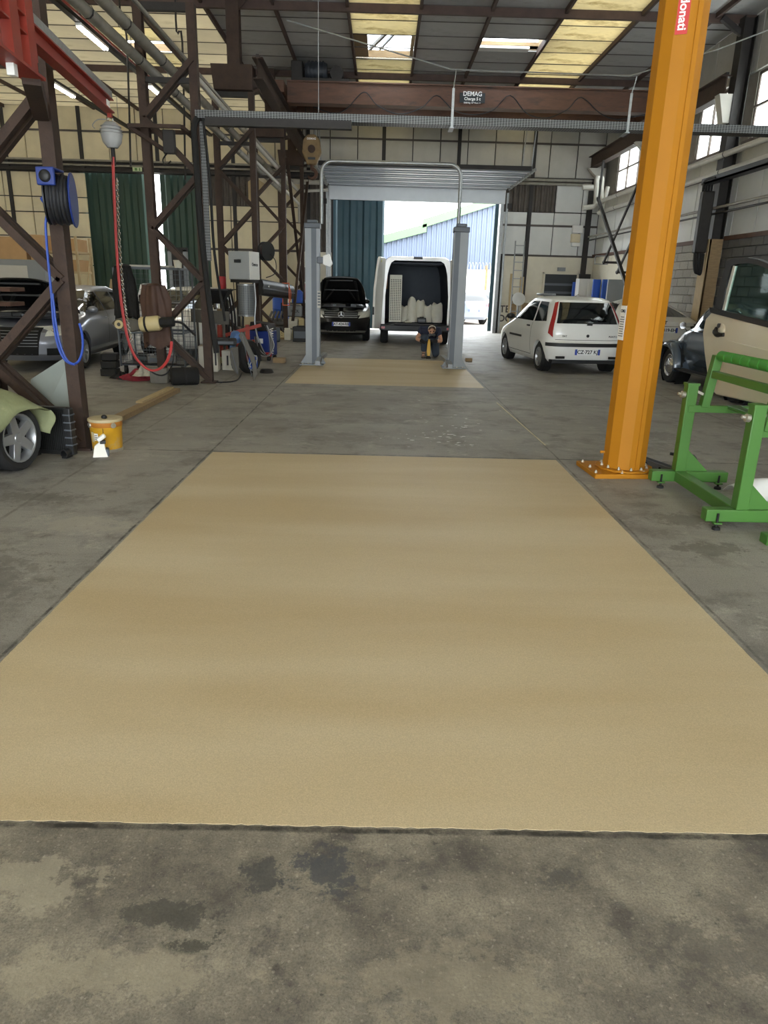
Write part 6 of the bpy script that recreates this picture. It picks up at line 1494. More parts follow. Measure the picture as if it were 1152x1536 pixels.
# ------------------------------------------------------------------ oil drainer
t = thing('oil_drainer', 'oil drainer with black square funnel on a red column', 'oil drainer', (-3.22, 14.55, 0))
zf0, zf1 = 1.18, 1.44
mb = MB()
for (z, w_) in ((zf0, .07), (zf1, .25)):
    mb.v += [(-w_, -w_, z), (w_, -w_, z), (w_, w_, z), (-w_, w_, z)]
mb.f = [(0, 1, 5, 4), (1, 2, 6, 5), (2, 3, 7, 6), (3, 0, 4, 7), (3, 2, 1, 0)]
mb.build('funnel', 'black_plastic', t, solid=.01)
MB().b2((-.26, -.26, zf1-.01), (.26, -.24, zf1+.012)).b2((-.26, .24, zf1-.01), (.26, .26, zf1+.012)).b2((-.26, -.26, zf1-.01), (-.24, .26, zf1+.012)).b2((.24, -.26, zf1-.01), (.26, .26, zf1+.012)).build('funnel_rim', 'black_plastic', t)
MB().tube([(0, 0, .7), (0, 0, zf0+.02)], .022, 10).build('pole', 'white_plastic', t, smooth=True)
MB().b2((-.03, -.05, .98), (.06, .03, 1.08)).build('valve', 'old_yellow', t, bevel=.01)
MB().lathe([(0, .15), (.05, .15), (.052, .2), (.052, .72), (.045, .77), (0, .77)], 16).build('cylinder', 'red_paint', t, smooth=True)
MB().lathe([(0, 0), (.035, 0), (.04, .15), (0, .15)], 12).build('lower_stem', 'cream_plastic', t, smooth=True)
for a in (1.0, 3.1, 5.2): MB().bar((0, 0, .03), (.215*math.cos(a), .215*math.sin(a), .015), .04, .03).build('foot', 'cream_plastic', t)
# red tool trolley with denim cloth
t = thing('shop_trolley', 'red steel shop trolley frame with jointed arms', 'trolley', (-2.90, 14.3, 0))
for x, z0, z1 in ((-.16, .04, .62), (.28, .04, .80)): MB().b2((x-.04, -.03, z0), (x+.04, .03, z1)).build('upright', 'red_paint', t, bevel=.008)
MB().bar((-.2, 0, .58), (.55, 0, .80), .07, .07).build('upper_arm', 'red_paint', t, bevel=.008)
MB().bar((-.2, 0, .20), (.4, 0, .20), .06, .06).build('lower_arm', 'red_paint', t, bevel=.008)
MB().bar((.1, -.3, .42), (.42, -.1, .50), .07, .06).build('jib_end', 'red_paint', t, bevel=.008)
MB().b2((-.2, -.3, .03), (-.12, .3, .08)).b2((.3, -.3, .03), (.4, .3, .08)).build('base_rail', 'dark_steel', t)
cloth('denim_cloth', 'faded blue denim cloth hung over the red trolley arm', (-2.84, 14.2, .12), .24, .12, .54, 'denim', 5, 'cloth', 9, taper=.2)
# loose plastic wings leaning in front
def blade(name, label, pts, m, th=.03, y=0.0, cat='car part'):
    c = V((sum(p[0] for p in pts)/len(pts), y, min(p[1] for p in pts)))
    t = thing(name, label, cat, c)
    MB(c).prism(pts, y-th/2, y+th/2, 'y').build('sheet', m, t, bevel=.008)
    mb = MB(c); k = len(pts)//2
    mb.bar(V((pts[0][0]*.9+pts[k][0]*.1, y-th/2-.004, pts[0][1]*.9+pts[k][1]*.1)), V((pts[0][0]*.1+pts[k][0]*.9, y-th/2-.004, pts[0][1]*.1+pts[k][1]*.9)), .02, .008); mb.build('edge_lip', 'lift_dark', t)
    return t
def pxz(lst, Y): return [(AY(a, b, Y).x, max(.0, AY(a, b, Y).z)) for a, b in lst]
blade('wheel_arch_liner', 'olive-black wheel arch liner leaning below the red trolley', pxz([(346, 521), (357, 520), (359, 545), (358, 565), (348, 552), (345, 535)], 12.7), 'fender_olive', y=12.7)
blade('wheel_arch_liner', 'long curved dark wheel arch liner standing on its tip', pxz([(362, 497), (366, 500), (382, 535), (387, 560), (380, 574), (378, 545), (370, 527), (358, 503)], 12.1), 'fender_olive', y=12.1)
tb = thing('worn_tyre', 'worn tyre leaning under the red trolley with a blue hose tangle', 'tyre', (-2.42, 13.2, 0))
MB().lathe([(.17, -.07), (.27, -.085), (.30, -.05), (.30, .05), (.27, .085), (.17, .07), (.17, -.07)], 24, (0, 0, .30), (.9, -.4, .1)).build('tyre', 'tyre', tb, smooth=True)
for k in range(4):
    pts = [V((.12+.08*math.sin(1.7*i+k), -.22+.05*math.cos(2.3*i+k), .02+.32*abs(math.sin(.8*i+k*.9)))) for i in range(8)]
    MB().tube(spline(pts, 5), .012, 6).build('hose_tangle', 'hoist_grey' if k % 2 else 'blue_hose', tb, smooth=True)
cbp = [G(*q)+V((0, 0, .012)) for q in ((324, 574), (334, 574.5), (350, 573), (358, 569), (363, 560))]
one(MB().tube(spline(cbp, 5), .012, 7), 'floor_cable', 'black_hose', 'thin black cable lying on the floor between the column and tyre', 'cable', smooth=True)
# blue service machine
t = thing('coolant_service_machine', 'dark blue wheeled service machine covered with hoses beside the heater', 'machine', (-2.52, 15.6, 0), -.25)
MB().b2((-.24, -.22, .10), (.22, .22, .62)).build('cabinet', 'blue_paint', t, bevel=.02)
MB().prism([(-.24, .62), (.22, .62), (.18, .76), (-.20, .80)], -.22, .22, 'y').build('console', 'dark_steel', t, bevel=.015)
MB().b2((-.1, -.23, .36), (.08, -.218, .46)).build('label', 'paper', t)
for x in (-.18, .18):
    for y in (-.16, .16): MB().lathe([(0, -.025), (.05, -.025), (.05, .025), (0, .025)], 12, (x, y, .05), (1, 0, 0)).build('castor', 'black_rubber', t)
for k in range(7):
    x0 = .23+.012*k; pts = [(x0-.1, -.23-.01*k, .74), (x0, -.26, .6-.02*k), (x0+.03, -.25, .3), (x0-.02*k, -.27, .12), (x0-.25, -.28, .16+.03*k), (x0-.32, -.25, .5)]
    MB().tube(spline(pts, 5), .014, 6).build('hose', 'black_hose' if k % 3 else 'hoist_grey', t, smooth=True)
sp = [(.27+.035*math.cos(1.1*i), -.20+.035*math.sin(1.1*i), .68-.009*i) for i in range(60)]
MB().tube(sp, .010, 5).build('spiral_hose', 'white_plastic', t, smooth=True)
MB().b2((.1, -.25, .10), (.26, -.20, .18)).build('reflector', 'red_plastic', t)
one(MB().b2((-2.25, 15.0, 0), (-2.0, 15.2, .10)), 'timber_offcut', 'wood', 'short dark timber offcut on the floor by the service machine', 'timber', bevel=.008)
t = thing('coiled_strap', 'grey coiled strap lying flat on the floor by the curved liner', 'strap', G(400, 559))
for k in range(3): MB().tube(arc((0, 0, .012+.02*k), .12-.01*k, 0, 2*math.pi, 18, (1, 0, 0), (0, 1, 0))[:-1], .012, 6, closed=True).build('coil', 'dark_steel', t, smooth=True)
# heater box on perforated cylinder
H0 = V((-2.80, 15.25, 0))
t = thing('workshop_heater', 'grey box on a perforated metal cylinder standing among the hoses', 'heater', H0, math.radians(-16))
MB().b2((-.26, -.22, 1.64), (.20, .22, 2.18)).build('cabinet', 'heater_grey', t, bevel=.012)
MB().b2((.20, -.215, 1.645), (.215, .215, 2.175)).build('side_panel', 'white_paint', t)
MB().b2((-.13, -.228, 1.96), (.02, -.219, 2.02)).build('display', 'sign_black', t)
text('Cemoo', .09, 'ink', t, face_mtx((.218, 0, 1.93), (0, 1, 0), (0, 0, 1)))
MB().b2((-.24, -.2, 1.58), (.2, .2, 1.64)).build('tray', 'dark_steel', t)
perforated('perf_cyl', '9a9ea0', '55595b', along='X'); MATS['perf_cyl'].node_tree.nodes['Principled BSDF'].inputs['Metallic'].default_value = 0
MB().lathe([(0, .92), (.165, .92), (.165, 1.56), (0, 1.56)], 28).build('perforated_cylinder', 'perf_cyl', t, smooth=True)
for z in (.93, 1.54): MB().lathe([(.165, -.015), (.172, -.015), (.172, .015), (.165, .015)], 28, (0, 0, z)).build('cylinder_band', 'galv', t, smooth=True)
for a in (.4, 2.5, 4.6): MB().tube([(.16*math.cos(a), .16*math.sin(a), .93), (.26*math.cos(a), .26*math.sin(a), 0)], .018, 7).build('leg', 'dark_steel', t)
MB().tube(spline([(.18, .02, 1.6), (.22, -.02, 1.2), (.2, -.05, .8), (.3, -.1, .4)], 5), .015, 6).build('fuel_line', 'galv', t, smooth=True)
t = thing('red_fire_tank', 'small dark red tank fixed beside the heater box', 'tank', (-3.3, 15.35, 0))
MB().tube([(0, 0, 0), (0, 0, 1.5)], .02, 7).build('stand', 'dark_steel', t)
MB().lathe([(0, 1.42), (.06, 1.43), (.09, 1.50), (.09, 1.66), (.07, 1.69), (0, 1.69)], 16, (0, -.05, 0)).build('vessel', 'red_plastic', t, smooth=True)
for k in range(4): MB().tube(spline([(.06*k-.02, .0, 1.45), (.05+.06*k, -.03, 1.0), (.03+.07*k, 0, .5), (.1+.05*k, -.05, .02)], 5), .022, 6).build('hanging_hose', 'black_rubber', t, smooth=True)
# ------------------------------------------------------------------ small reel, bumper and strap on the far columns
c = AY(398, 377, 16.5)
t = thing('cable_reel', 'small black and pink hose reel on the column behind the heater', 'reel', c)
MB().lathe([(0, -.05), (.2, -.05), (.2, -.03), (.12, -.02), (.12, .06), (.2, .07), (.2, .09), (0, .09)], 22, (0, 0, 0), (.8, -.6, 0)).build('drum', 'black_plastic', t, smooth=True)
for k in range(4):
    d_ = V((.8, -.6, 0)); MB().tube(arc(d_*(-.02+.025*k), .17, 0, 2*math.pi, 22, (.6, .8, 0), (0, 0, 1))[:-1], .014, 6, closed=True).build('hose_turn', 'red_hose' if k == 3 else 'black_hose', t, smooth=True)
MB().b2((-.12, -.02, -.05), (-.05, .12, .05)).build('bracket', 'dark_steel', t)
MB().tube(spline([(.1, -.05, -.05), (.22, 0, -.2), (.2, 0, -.45), (.0, 0, -.55)], 5), .01, 6).build('loose_cable', 'black_hose', t, smooth=True)
a, b_ = AY(384, 430, 16.45), AY(438, 438, 19.0); a.x = -2.695
t = thing('hung_bumper', 'black car bumper hung slanting across the far lattice columns', 'bumper', a)
MB(a).extr(a, b_, [(-.05, -.18), (.03, -.17), (.07, -.10), (.05, -.03), (.07, .04), (.05, .13), (-.0, .17), (-.05, .15)]).build('shell', 'black_plastic', t, smooth=True, sharp=50)
MB(a).lathe([(0, 0), (.035, 0), (.03, .012), (0, .012)], 14, a+(b_-a)*.15+V((.075, -.03, .03)), (.97, -.25, 0)).build('fog_lamp', 'chrome', t, smooth=True)
MB(a).bar(a+V((.075, -.02, -.03)), b_+V((.075, -.02, -.03)), .015, .03).build('trim_line', 'lift_dark', t)
c = a+(b_-a)*.76      # looped round the bumper
t = thing('orange_strap', 'bright orange lifting strap hanging over the black bumper', 'strap', c)
for dx in (-.066, .096): MB().b2((dx-.006, -.03, -.34), (dx+.006, .03, .19)).build('webbing', 'orange_strap', t)
MB().b2((-.072, -.03, .172), (.102, .03, .192)).build('top_loop', 'orange_strap', t)
MB().b2((-.072, -.03, -.35), (.102, .03, -.33)).build('bottom_loop', 'orange_strap', t)
MB().tube(spline([(.09, -.02, .12), (.14, -.04, -.02), (.13, -.04, -.2), (.09, -.02, -.26)], 5), .010, 6).build('tail', 'orange_strap', t, smooth=True)
# ------------------------------------------------------------------ drums, cans and parts against the far left columns
def drum(lb, x, y, r, h, m, z=0):
    t = thing('oil_drum', lb, 'drum', (x, y, z))
    MB().lathe([(0, 0), (r*.96, 0), (r, .02), (r, h*.33), (r*1.03, h*.345), (r, h*.36), (r, h*.64), (r*1.03, h*.655), (r, h*.67), (r, h-.02), (r*.96, h), (r*.9, h-.015), (0, h-.015)], 24).build('shell', m, t, smooth=True)
    MB().lathe([(0, 0), (.03, 0), (.03, .02), (0, .02)], 10, (r*.5, 0, h-.015)).build('bung', 'white_plastic', t)
    return t
drum('tall blue plastic drum behind the hung bumper', -3.35, 24.5, .28, 1.15, 'blue_plastic')
rk = thing('can_rack', 'low dark steel rack carrying oil cans by the lift column', 'rack', (-2.80, 23.6, 0))
for x in (-.38, .38):
    for y in (-.2, .2): MB().b2((x-.02, y-.02, 0), (x+.02, y+.02, .98)).build('post', 'dark_steel', rk)
for z in (.18, .56, .96): MB().b2((-.4, -.22, z), (.4, .22, z+.02)).build('shelf', 'dark_steel', rk)
def can(lb, c, w_, d_, h, m, txt=None, tm='ink', rz=0., lidm='red_plastic', label_m=None):
    t = thing('oil_can', lb, 'can', c, rz)
    MB().b2((-w_/2, -d_/2, 0), (w_/2, d_/2, h*.86)).build('body', m, t, bevel=.018)
    MB().prism([(-w_/2*.95, h*.86), (w_/2*.95, h*.86), (w_/2*.5, h), (-w_/2*.95, h)], -d_/2*.5, d_/2*.5, 'y').build('handle', m, t, bevel=.01)
    MB().lathe([(0, 0), (.022, 0), (.022, .03), (0, .03)], 10, (w_*.32, 0, h*.86)).build('cap', lidm, t)
    l_ = MB().b2((-w_*.36, -d_/2-.003, h*.2), (w_*.36, -d_/2+.002, h*.66)).build('label', label_m or m, t)
    if txt: text(txt, h*.32, tm, l_, face_mtx((0, -d_/2-.004, h*.43), (1, 0, 0), (0, 0, 1)))
    return t
can('tall blue oil can on the top of the rack', (-2.68, 23.5, .98), .34, .22, .40, 'blue_plastic', None, label_m='blue_plastic')
can('white labelled can beside the tall blue can', (-2.98, 23.5, .98), .14, .2, .36, 'white_plastic', None)
can('grey-blue oil drum can lettered on the rack middle', (-2.75, 23.48, .58), .44, .26, .36, 'lift_grey', 'IGOL')
can('white oil can with a black bird mark on the rack', (-2.82, 23.45, .20), .30, .22, .34, 'white_plastic', None, label_m='white_plastic')
can('small cream can with brass cap on the rack', (-2.55, 23.45, .20), .18, .2, .34, 'cream_plastic', None)
p = G(432, 510); can('white jerrycan with grey funnel on the floor', p, .20, .18, .34, 'white_plastic', None, lidm='lift_dark')
p = G(444, 509); can('cream jerrycan with brown label on the floor', p, .20, .18, .32, 'cream_plastic', None, label_m='cardboard')
p = G(419, 509)
t = thing('perforated_sheet', 'cream perforated metal panel lying tilted on the floor', 'panel', (p.x-.15, p.y, 0))
mb = MB().prism([(-.33, .0), (.30, .0), (.34, .16), (.1, .30), (-.36, .40)], -.03, .03, 'y'); mb.build('sheet', 'cream_plastic', t, bevel=.01)
for i in range(6):
    for j_ in range(3): MB().lathe([(0, 0), (.012, 0), (.012, .003), (0, .003)], 6, (-.27+.1*i, -.031, .06+.075*j_-.01*i*.4), (0, -1, 0)).build('hole', 'arch', t)
MB().bar((-.36, 0, .03), (.32, 0, .03), .1, .05).build('base_rail', 'old_yellow', t)
t = thing('engine_block', 'pile-top greasy engine block between the drum and the columns', 'engine', (-3.2, 22.35, 0))
MB().b2((-.3, -.2, .0), (.3, .2, .35)).build('crankcase', 'engine_metal', t, bevel=.03)
MB().b2((-.25, -.17, .35), (.27, .17, .55)).build('cylinder_head', 'engine_metal', t, bevel=.03)
for k in range(4): MB().tube(spline([(-.2+.13*k, -.17, .5), (-.2+.13*k, -.3, .52), (-.15+.11*k, -.33, .62), (-.1+.1*k, -.2, .75)], 4), .035, 8).build('manifold_runner', 'engine_metal', t, smooth=True)
MB().lathe([(0, 0), (.1, 0), (.1, .04), (0, .04)], 16, (.1, -.2, .2), (0, -1, 0)).build('pulley', 'dark_steel', t, smooth=True)
clut('gearbox', 'dark gearbox casing on the floor near the blue drum', (-3.05, 20.4, 0), (.4, .3, .4), 'lift_dark', 'gearbox', .4, .05)
clut('tool_chest', 'low dark tool chest behind the grey lift column', (-2.30, 20.75, 0), (.4, .36, .42), 'black_plastic', 'chest')
t = thing('fire_extinguisher', 'red fire extinguisher on the wall post left of the lift column', 'fire extinguisher', AY(461, 450, 26.75))
MB().lathe([(0, 0), (.08, 0), (.09, .03), (.09, .55), (.05, .62), (.03, .68), (0, .68)], 16).build('cylinder', 'red_plastic', t, smooth=True)
MB().b2((-.03, -.04, .66), (.1, .02, .72)).build('valve', 'black_plastic', t)
MB().b2((-.1, .05, .1), (.1, .198, .5)).build('wall_bracket', 'dark_steel', t)
one(MB().box(AY(457, 412, 26.9)+V((0, .0, 0)), (.16, .12, .5)), 'alarm_box', 'rust_red', 'narrow brown box on the cream wall above the extinguisher', 'box', bevel=.01)
# ------------------------------------------------------------------ side bay: shelving and bench
def rack(lb, x0, x1, y0, y1, zs, m='wood_light'):
    t = thing('storage_rack', lb, 'shelf', ((x0+x1)/2, (y0+y1)/2, 0)); ox, oy_ = (x0+x1)/2, (y0+y1)/2
    for x in (x0, x1):
        for y in (y0, y1): MB((ox, oy_, 0)).b2((x-.03, y-.03, 0), (x+.03, y+.03, zs[-1]+.4)).build('upright', m, t)
    for z in zs: MB((ox, oy_, 0)).b2((x0, y0, z-.06), (x1, y1, z)).build('shelf', m, t)
    MB((ox, oy_, 0)).bar((x1, y0, .2), (x1, y1, zs[-1]), .04, .02).build('cross_brace', m, t)
    return t
rack('pale timber racking loaded with long cartons behind the hose reel column', -10.6, -8.78, 21.6, 22.6, (.9, 1.75, 2.3))
def carton(lb, c, s, rz=0., m='cardboard', open_=False):
    t = thing('cardboard_box', lb, 'box', c, rz)
    MB().b2((-s[0]/2, -s[1]/2, 0), (s[0]/2, s[1]/2, s[2])).build('carton', m, t, bevel=.008)
    if open_:
        for sx in (-1, 1): MB().bar((sx*s[0]/2, 0, s[2]), (sx*(s[0]/2+.08), 0, s[2]+.16), s[1], .008, up=(0, 0, 1)).build('flap', m, t)
    else: MB().b2((-s[0]/2, -.03, s[2]), (s[0]/2, .03, s[2]+.003)).build('tape', 'wood_light', t)
    return t
carton('long carton on the top rack shelf beside the green door', (-9.05, 22.1, 2.3), (.42, .95, .34))
carton('long carton on the middle rack shelf beside the green door', (-9.05, 22.1, 1.75), (.46, .95, .32))
carton('small carton with black lid stuff on top of the rack', (-9.7, 22.0, 2.3), (.5, .5, .4), .2)
for k, (x, lb) in enumerate(((-9.95, 'red paint tin on the rack middle shelf'), (-9.6, 'dark paint tin on the rack middle shelf'))):
    t = thing('paint_tin', lb, 'tin', (x, 21.9, 1.75)); MB().lathe([(0, 0), (.1, 0), (.1, .2), (.105, .21), (0, .21)], 14).build('body', 'red_plastic' if k == 0 else 'dark_steel', t, smooth=True); MB().lathe([(.07, .21), (.08, .215), (0, .218)], 14).build('lid', 'white_plastic', t)
cb2 = thing('workshop_cabinet', 'grey cabinet carrying cartons behind the open bonnet', 'cabinet', (-10.3, 19.9, 0))
MB().b2((-1.1, -.3, 0), (1.45, .3, 2.0)).build('body', 'lift_grey', cb2, bevel=.01)
for x in (-.25, .6): MB().b2((x-.4, -.315, .1), (x+.4, -.3, 1.85)).build('door', 'panel_grey', cb2, bevel=.008)
for k, (x, s, o_, lb) in enumerate(((-10.9, (.3, .3, .3), False, 'small square carton at the far end of the grey cabinet'), (-10.35, (.36, .4, .28), True, 'open carton with raised flaps on the grey cabinet'), (-9.70, (.7, .45, .55), False, 'large brown carton on the grey cabinet'), (-9.08, (.34, .4, .62), False, 'tall carton on the grey cabinet nearest the racking'))):
    carton(lb, (x, 19.9, 2.0), s, .1*(k-1), open_=o_)
t = thing('spray_can', 'white spray can between the cartons on the grey cabinet', 'can', (-10.63, 19.75, 2.0)); MB().lathe([(0, 0), (.035, 0), (.035, .2), (.02, .24), (0, .24)], 12).build('body', 'white_plastic', t, smooth=True); MB().b2((-.037, -.037, .05), (.037, -.02, .14)).build('label', 'ink', t)
# leaning sheets by the green door and a white mast post beside the cage
one(MB().box((-8.75, 24.2, .75), (.5, .05, 1.55), Matrix.Rotation(.22, 3, 'Y')), 'leaning_board', 'wood_light', 'pale board leaning beside the green side gate', 'board')
t = thing('forklift_mast', 'grey steel mast standing in front of the green side gate', 'mast', (-5.35, 19.7, 0))
for x in (-.22, .18): MB().chan((x, 0, 0), (x, 0, 2.35), .12, .1, .015, up=(1 if x < 0 else -1, 0, 0)).build('mast_rail', 'lift_grey', t)
MB().b2((-.2, -.02, .0), (.2, .03, 2.3)).build('mast_cylinder', 'dark_steel', t)
MB().b2((-.28, -.06, 2.3), (.24, .06, 2.4)).build('top_tie', 'dark_steel', t)
# ------------------------------------------------------------------ back right corner things
def px_rect(a, b_, c, d, Y): p = AY(a, b_, Y); q = AY(c, d, Y); return p.x, q.x, q.z, p.z
x0, x1, z0, z1 = px_rect(818, 411, 861, 456, 26.8)
wn = struct('window_7'); MB().b2((x0, 26.80, z0-.6), (x1, 26.93, z1)).build('dark_opening', 'sign_black', wn)
MB().b2((x0-.06, 26.78, z0-.6), (x0, 26.95, z1+.06)).b2((x1, 26.78, z0-.6), (x1+.06, 26.95, z1+.06)).b2((x0-.06, 26.78, z1), (x1+.06, 26.95, z1+.06)).build('opening_frame', 'plaster', wn)
for k in range(5): MB().b2((x0, 26.775, z0-.5+.28*k), (x1, 26.80, z0-.42+.28*k)).build('louvre_slat', 'lift_dark', wn)
x0, x1, z0, z1 = px_rect(837, 401, 848, 407, 26.85); one(MB().b2((x0, 26.85, z0), (x1, 26.95, z1)), 'wall_vent', 'lift_grey', 'small grey vent plate above the dark wall opening', 'vent')
t = thing('extension_ladder', 'tall aluminium ladder leaning on the wall right of the gate', 'ladder', AY(772, 478, 26.3)*1.0)
lo = V(t.location); lo.z = 0; t.location = lo
for dx in (-.17, .17):
    MB().bar((dx, 0, 0), (dx*.95+.08, .55, 3.2), .035, .06).build('stile', 'galv', t)
for k in range(11): MB().bar((-.17+.08*k/11, .55*(.25+.28*k)/3.2, .25+.28*k), (.17+.08*k/11, .55*(.25+.28*k)/3.2, .25+.28*k), .03).build('rung', 'galv', t)
for k, (px_, h_, w_, lb) in enumerate(((765, 2.1, .10, 'narrow pale plank leaning left of the ladder'), (781, 2.0, .14, 'wider pale plank leaning behind the ladder'), (770, 1.35, .25, 'short brown board leaning behind the ladder'), (789, 1.1, .5, 'low brown chipboard sheet leaning right of the ladder'))):
    p = AY(px_, 480, 26.55)
    one(MB().box((p.x, 26.932-.03*h_, h_/2), (w_, .04, h_), Matrix.Rotation(-.06, 3, 'X')), 'leaning_plank', 'wood_light' if k < 2 else 'wood', lb, 'plank')
x0, x1, z0, z1 = px_rect(867, 418, 889, 443, 25.6)
t = thing('metal_cabinet', 'white metal cabinet standing behind the hatchback roof', 'cabinet', ((x0+x1)/2, 25.6, 0)); w_ = (x1-x0)/2
MB().b2((-w_, -.2, 0), (w_, .25, z1)).build('carcass', 'panel_white', t, bevel=.01)
for sx in (-1, 1): MB().b2((sx*w_*.5-w_*.47, -.215, .08), (sx*w_*.5+w_*.47, -.2, z1-.05)).build('door', 'panel_white', t, bevel=.006)
MB().b2((-.02, -.23, .9), (.02, -.215, 1.05)).build('handle', 'dark_steel', t)
for k, (a, b_, m_, lb) in enumerate(((860, 867, 'blue_plastic', 'narrow blue sheet left of the white cabinet'), (891, 899, 'blue_plastic', 'dark blue panel right of the white cabinet'), (905, 912, 'blue_plastic', 'glossy blue panel behind the white saloon'), (913, 934, 'lift_grey', 'wide grey panel behind the white saloon'))):
    yp = 25.9 if k < 1 else (24.2-.25*k if k < 3 else 22.6)
    x0, x1, z0, z1 = px_rect(a, 419 if k else 423, b_, 445, yp)
    one(MB().b2((x0, yp, 0), (x1, yp+.1, z1)), 'stored_panel', m_, lb, 'panel', bevel=.006)
one(MB().b2((5.35, 24.9, 0), (7.2, 25.2, 1.32)), 'storage_counter', 'wood', 'long brown timber counter behind the white hatchback', 'counter', bevel=.01)
t = thing('satellite_dish', 'round grey dish leaning behind the hatchback roof', 'dish', (4.75, 25.6, 0)); MB().lathe([(0, .07), (.13, .05), (.23, 0), (.22, -.01), (0, .05)], 24, (0, 0, 1.25), (0, -1, .3)).build('reflector', 'panel_white', t, smooth=True); MB().tube([(0, .05, 0), (0, 0, 1.2)], .03, 7).build('mast', 'grey_steel', t)
x0, x1, z0, z1 = px_rect(893, 383, 904, 397, 25.2); x1 = XR-.015; one(MB().b2((x0, 25.2, z0), (x1, 25.23, z0+.03)).b2((x0, 25.2, z1-.03), (x1, 25.23, z1)).b2((x0, 25.2, z0), (x0+.03, 25.23, z1)).b2((x1-.03, 25.2, z0), (x1, 25.23, z1)), 'wall_bracket', 'galv', 'small pale angle bracket frame in the back corner', 'bracket')
# graffiti-like dark marks on the jamb wall
one(MB().b2((1.93, 16.28, 0), (2.08, 16.40, .07)), 'timber_block', 'wood', 'small brown timber block on the floor right of the lift column', 'block', bevel=.006)
# ------------------------------------------------------------------ load inside the van
x0, x1, z0, z1 = px_rect(585, 412, 601, 493, 20.55)
t = thing('perforated_board', 'tall cream perforated board standing inside the van', 'board', ((x0+x1)/2, 20.55, .62)); w_ = (x1-x0)/2; hh = z1-.62
MB().b2((-w_, 0, 0), (w_, .05, hh)).build('sheet', 'white_plastic', t, bevel=.006)
hs = MB().b2((-.013, -.004, -.013), (.013, 0, .013)).build('hole', 'arch', t); hs.location = (-w_+.045, 0, .07)
for i in range(24):
    for j_ in range(6):
        if i or j_: inst(hs, t, (-w_+.045+(2*w_-.09)*j_/5, 0, .07+(hh-.2)*i/23))
def sack(lb, x, y, w_, h, seed, open_=True):
    rng = random.Random(seed); ph = [rng.uniform(0, 6.28) for _ in range(4)]
    def fn(u, v):
        a = 2*math.pi*u; r = w_/2*(1+.06*math.sin(3*a+ph[0])+.05*math.sin(5*a+ph[1]+6*v))*(.94+.10*math.sin(math.pi*v))
        if v > .9: r *= 1-.6*(v-.9)*4
        return (r*math.cos(a), r*.8*math.sin(a), h*v+.03*math.sin(2*a+ph[2])*v)
    t = thing('rubble_sack', lb, 'sack', (x, y, .62))
    MB().grid(fn, 28, 14).build('bag', 'white_plastic', t, smooth=True)
    MB().lathe([(0, h*.93), (w_*.36, h*.9)], 14).build('contents', 'wood', t)
    return t
for k, (px_, w_, h_, lb) in enumerate(((606, .235, .42, 'short white sack next to the perforated board in the van'), (617, .24, .66, 'tallest white sack in the van'), (630, .25, .58, 'white sack behind the crouching worker in the van'), (641, .24, .46, 'squat white sack right of the middle in the van'), (655, .30, .52, 'broad white sack by the van side wall'))):
    p = AY(px_, 480, 20.75); sack(lb, p.x, 20.8, w_, h_, k)
rag('crumpled white sheeting on the van floor edge', (.72, 20.38, .62), .12, .08, .07, 'rag_white', 12)
clut('tool_box', 'dark tool box on the van floor behind the worker', (1.12, 20.4, .62), (.24, .2, .14), 'black_plastic', 'tool box')
# ------------------------------------------------------------------ yard outside the gate
mat('yard_ground', 'a39b8d', .9, 0, .12, .6, dirt='9a9284', dirtamt=.45, dscale=.4)
mat('hall_cladding', '5a6476', .5, .1, .04, 2); mat('trim_green', '587553', .5, 0, .03, 3); mat('yard_wall', 'cfcabf', .85, 0, .06, 1.2)
yg = struct('floor_yard'); MB().b2((-25, 27.2, -.25), (30, 90, -.02)).build('paving', 'yard_ground', yg)
YH = 46.0
hb = thing('neighbour_hall', 'pale blue ribbed metal hall with green roof edge beyond the yard', 'building', (0, YH, 0))
P0 = AY(470, 392, YH); P1 = AY(637, 347, YH); P2 = AY(636, 341, YH); P3 = AY(820, 281, YH)
def wallseg(a, b_, name):
    n = int((b_.x-a.x)/.30); vs = []; fs = []
    for k in range(n):
        p = (b_.x-a.x)/n; x = a.x+p*k
        for xx, yy in ((x, 0), (x+.55*p, 0), (x+.65*p, -.07), (x+.9*p, -.07)):
            z = a.z+(b_.z-a.z)*(xx-a.x)/(b_.x-a.x); vs += [(xx, yy, 0), (xx, yy, z)]
    vs += [(b_.x, 0, 0), (b_.x, 0, b_.z)]
    fs = [(2*i, 2*i+2, 2*i+3, 2*i+1) for i in range(len(vs)//2-1)]
    MB().add(vs, fs).build(name, 'hall_cladding', hb)
    d = (b_-a)
    MB().prism([(a.x-.1, a.z-.05), (b_.x+.1, b_.z-.05), (b_.x+.1, b_.z+.42), (a.x-.1, a.z+.42)], -.3, .4, 'y').build('roof_edge', 'trim_green', hb)
wallseg(P0, P1, 'wall_cladding'); wallseg(P2, P3, 'wall_cladding')
MB().b2((P0.x, .1, 0), (P3.x, 12, 3.0)).build('hall_volume', 'hall_cladding', hb)
yw = thing('boundary_wall', 'low pale boundary wall with wire on top across the yard', 'wall', (0, 43.0, 0))
zt2 = AY(700, 404, 43).z
n_ = 7
for k in range(n_):
    x0 = -6+3*k; MB().b2((x0+.02, 0, 0), (x0+2.98, .2, zt2)).build('wall_bay', 'yard_wall', yw)
for k in range(n_+1): MB().b2((-6+3*k-.06, -.06, 0), (-6+3*k+.06, .26, zt2+.25)).build('pier', 'old_yellow', yw)
cz = zt2+.18
MB().tube([(-6+.012*i*1.4, .1+.22*math.cos(.55*i), cz+.22*math.sin(.55*i)) for i in range(1200)], .012, 4).build('razor_wire', 'galv', yw)
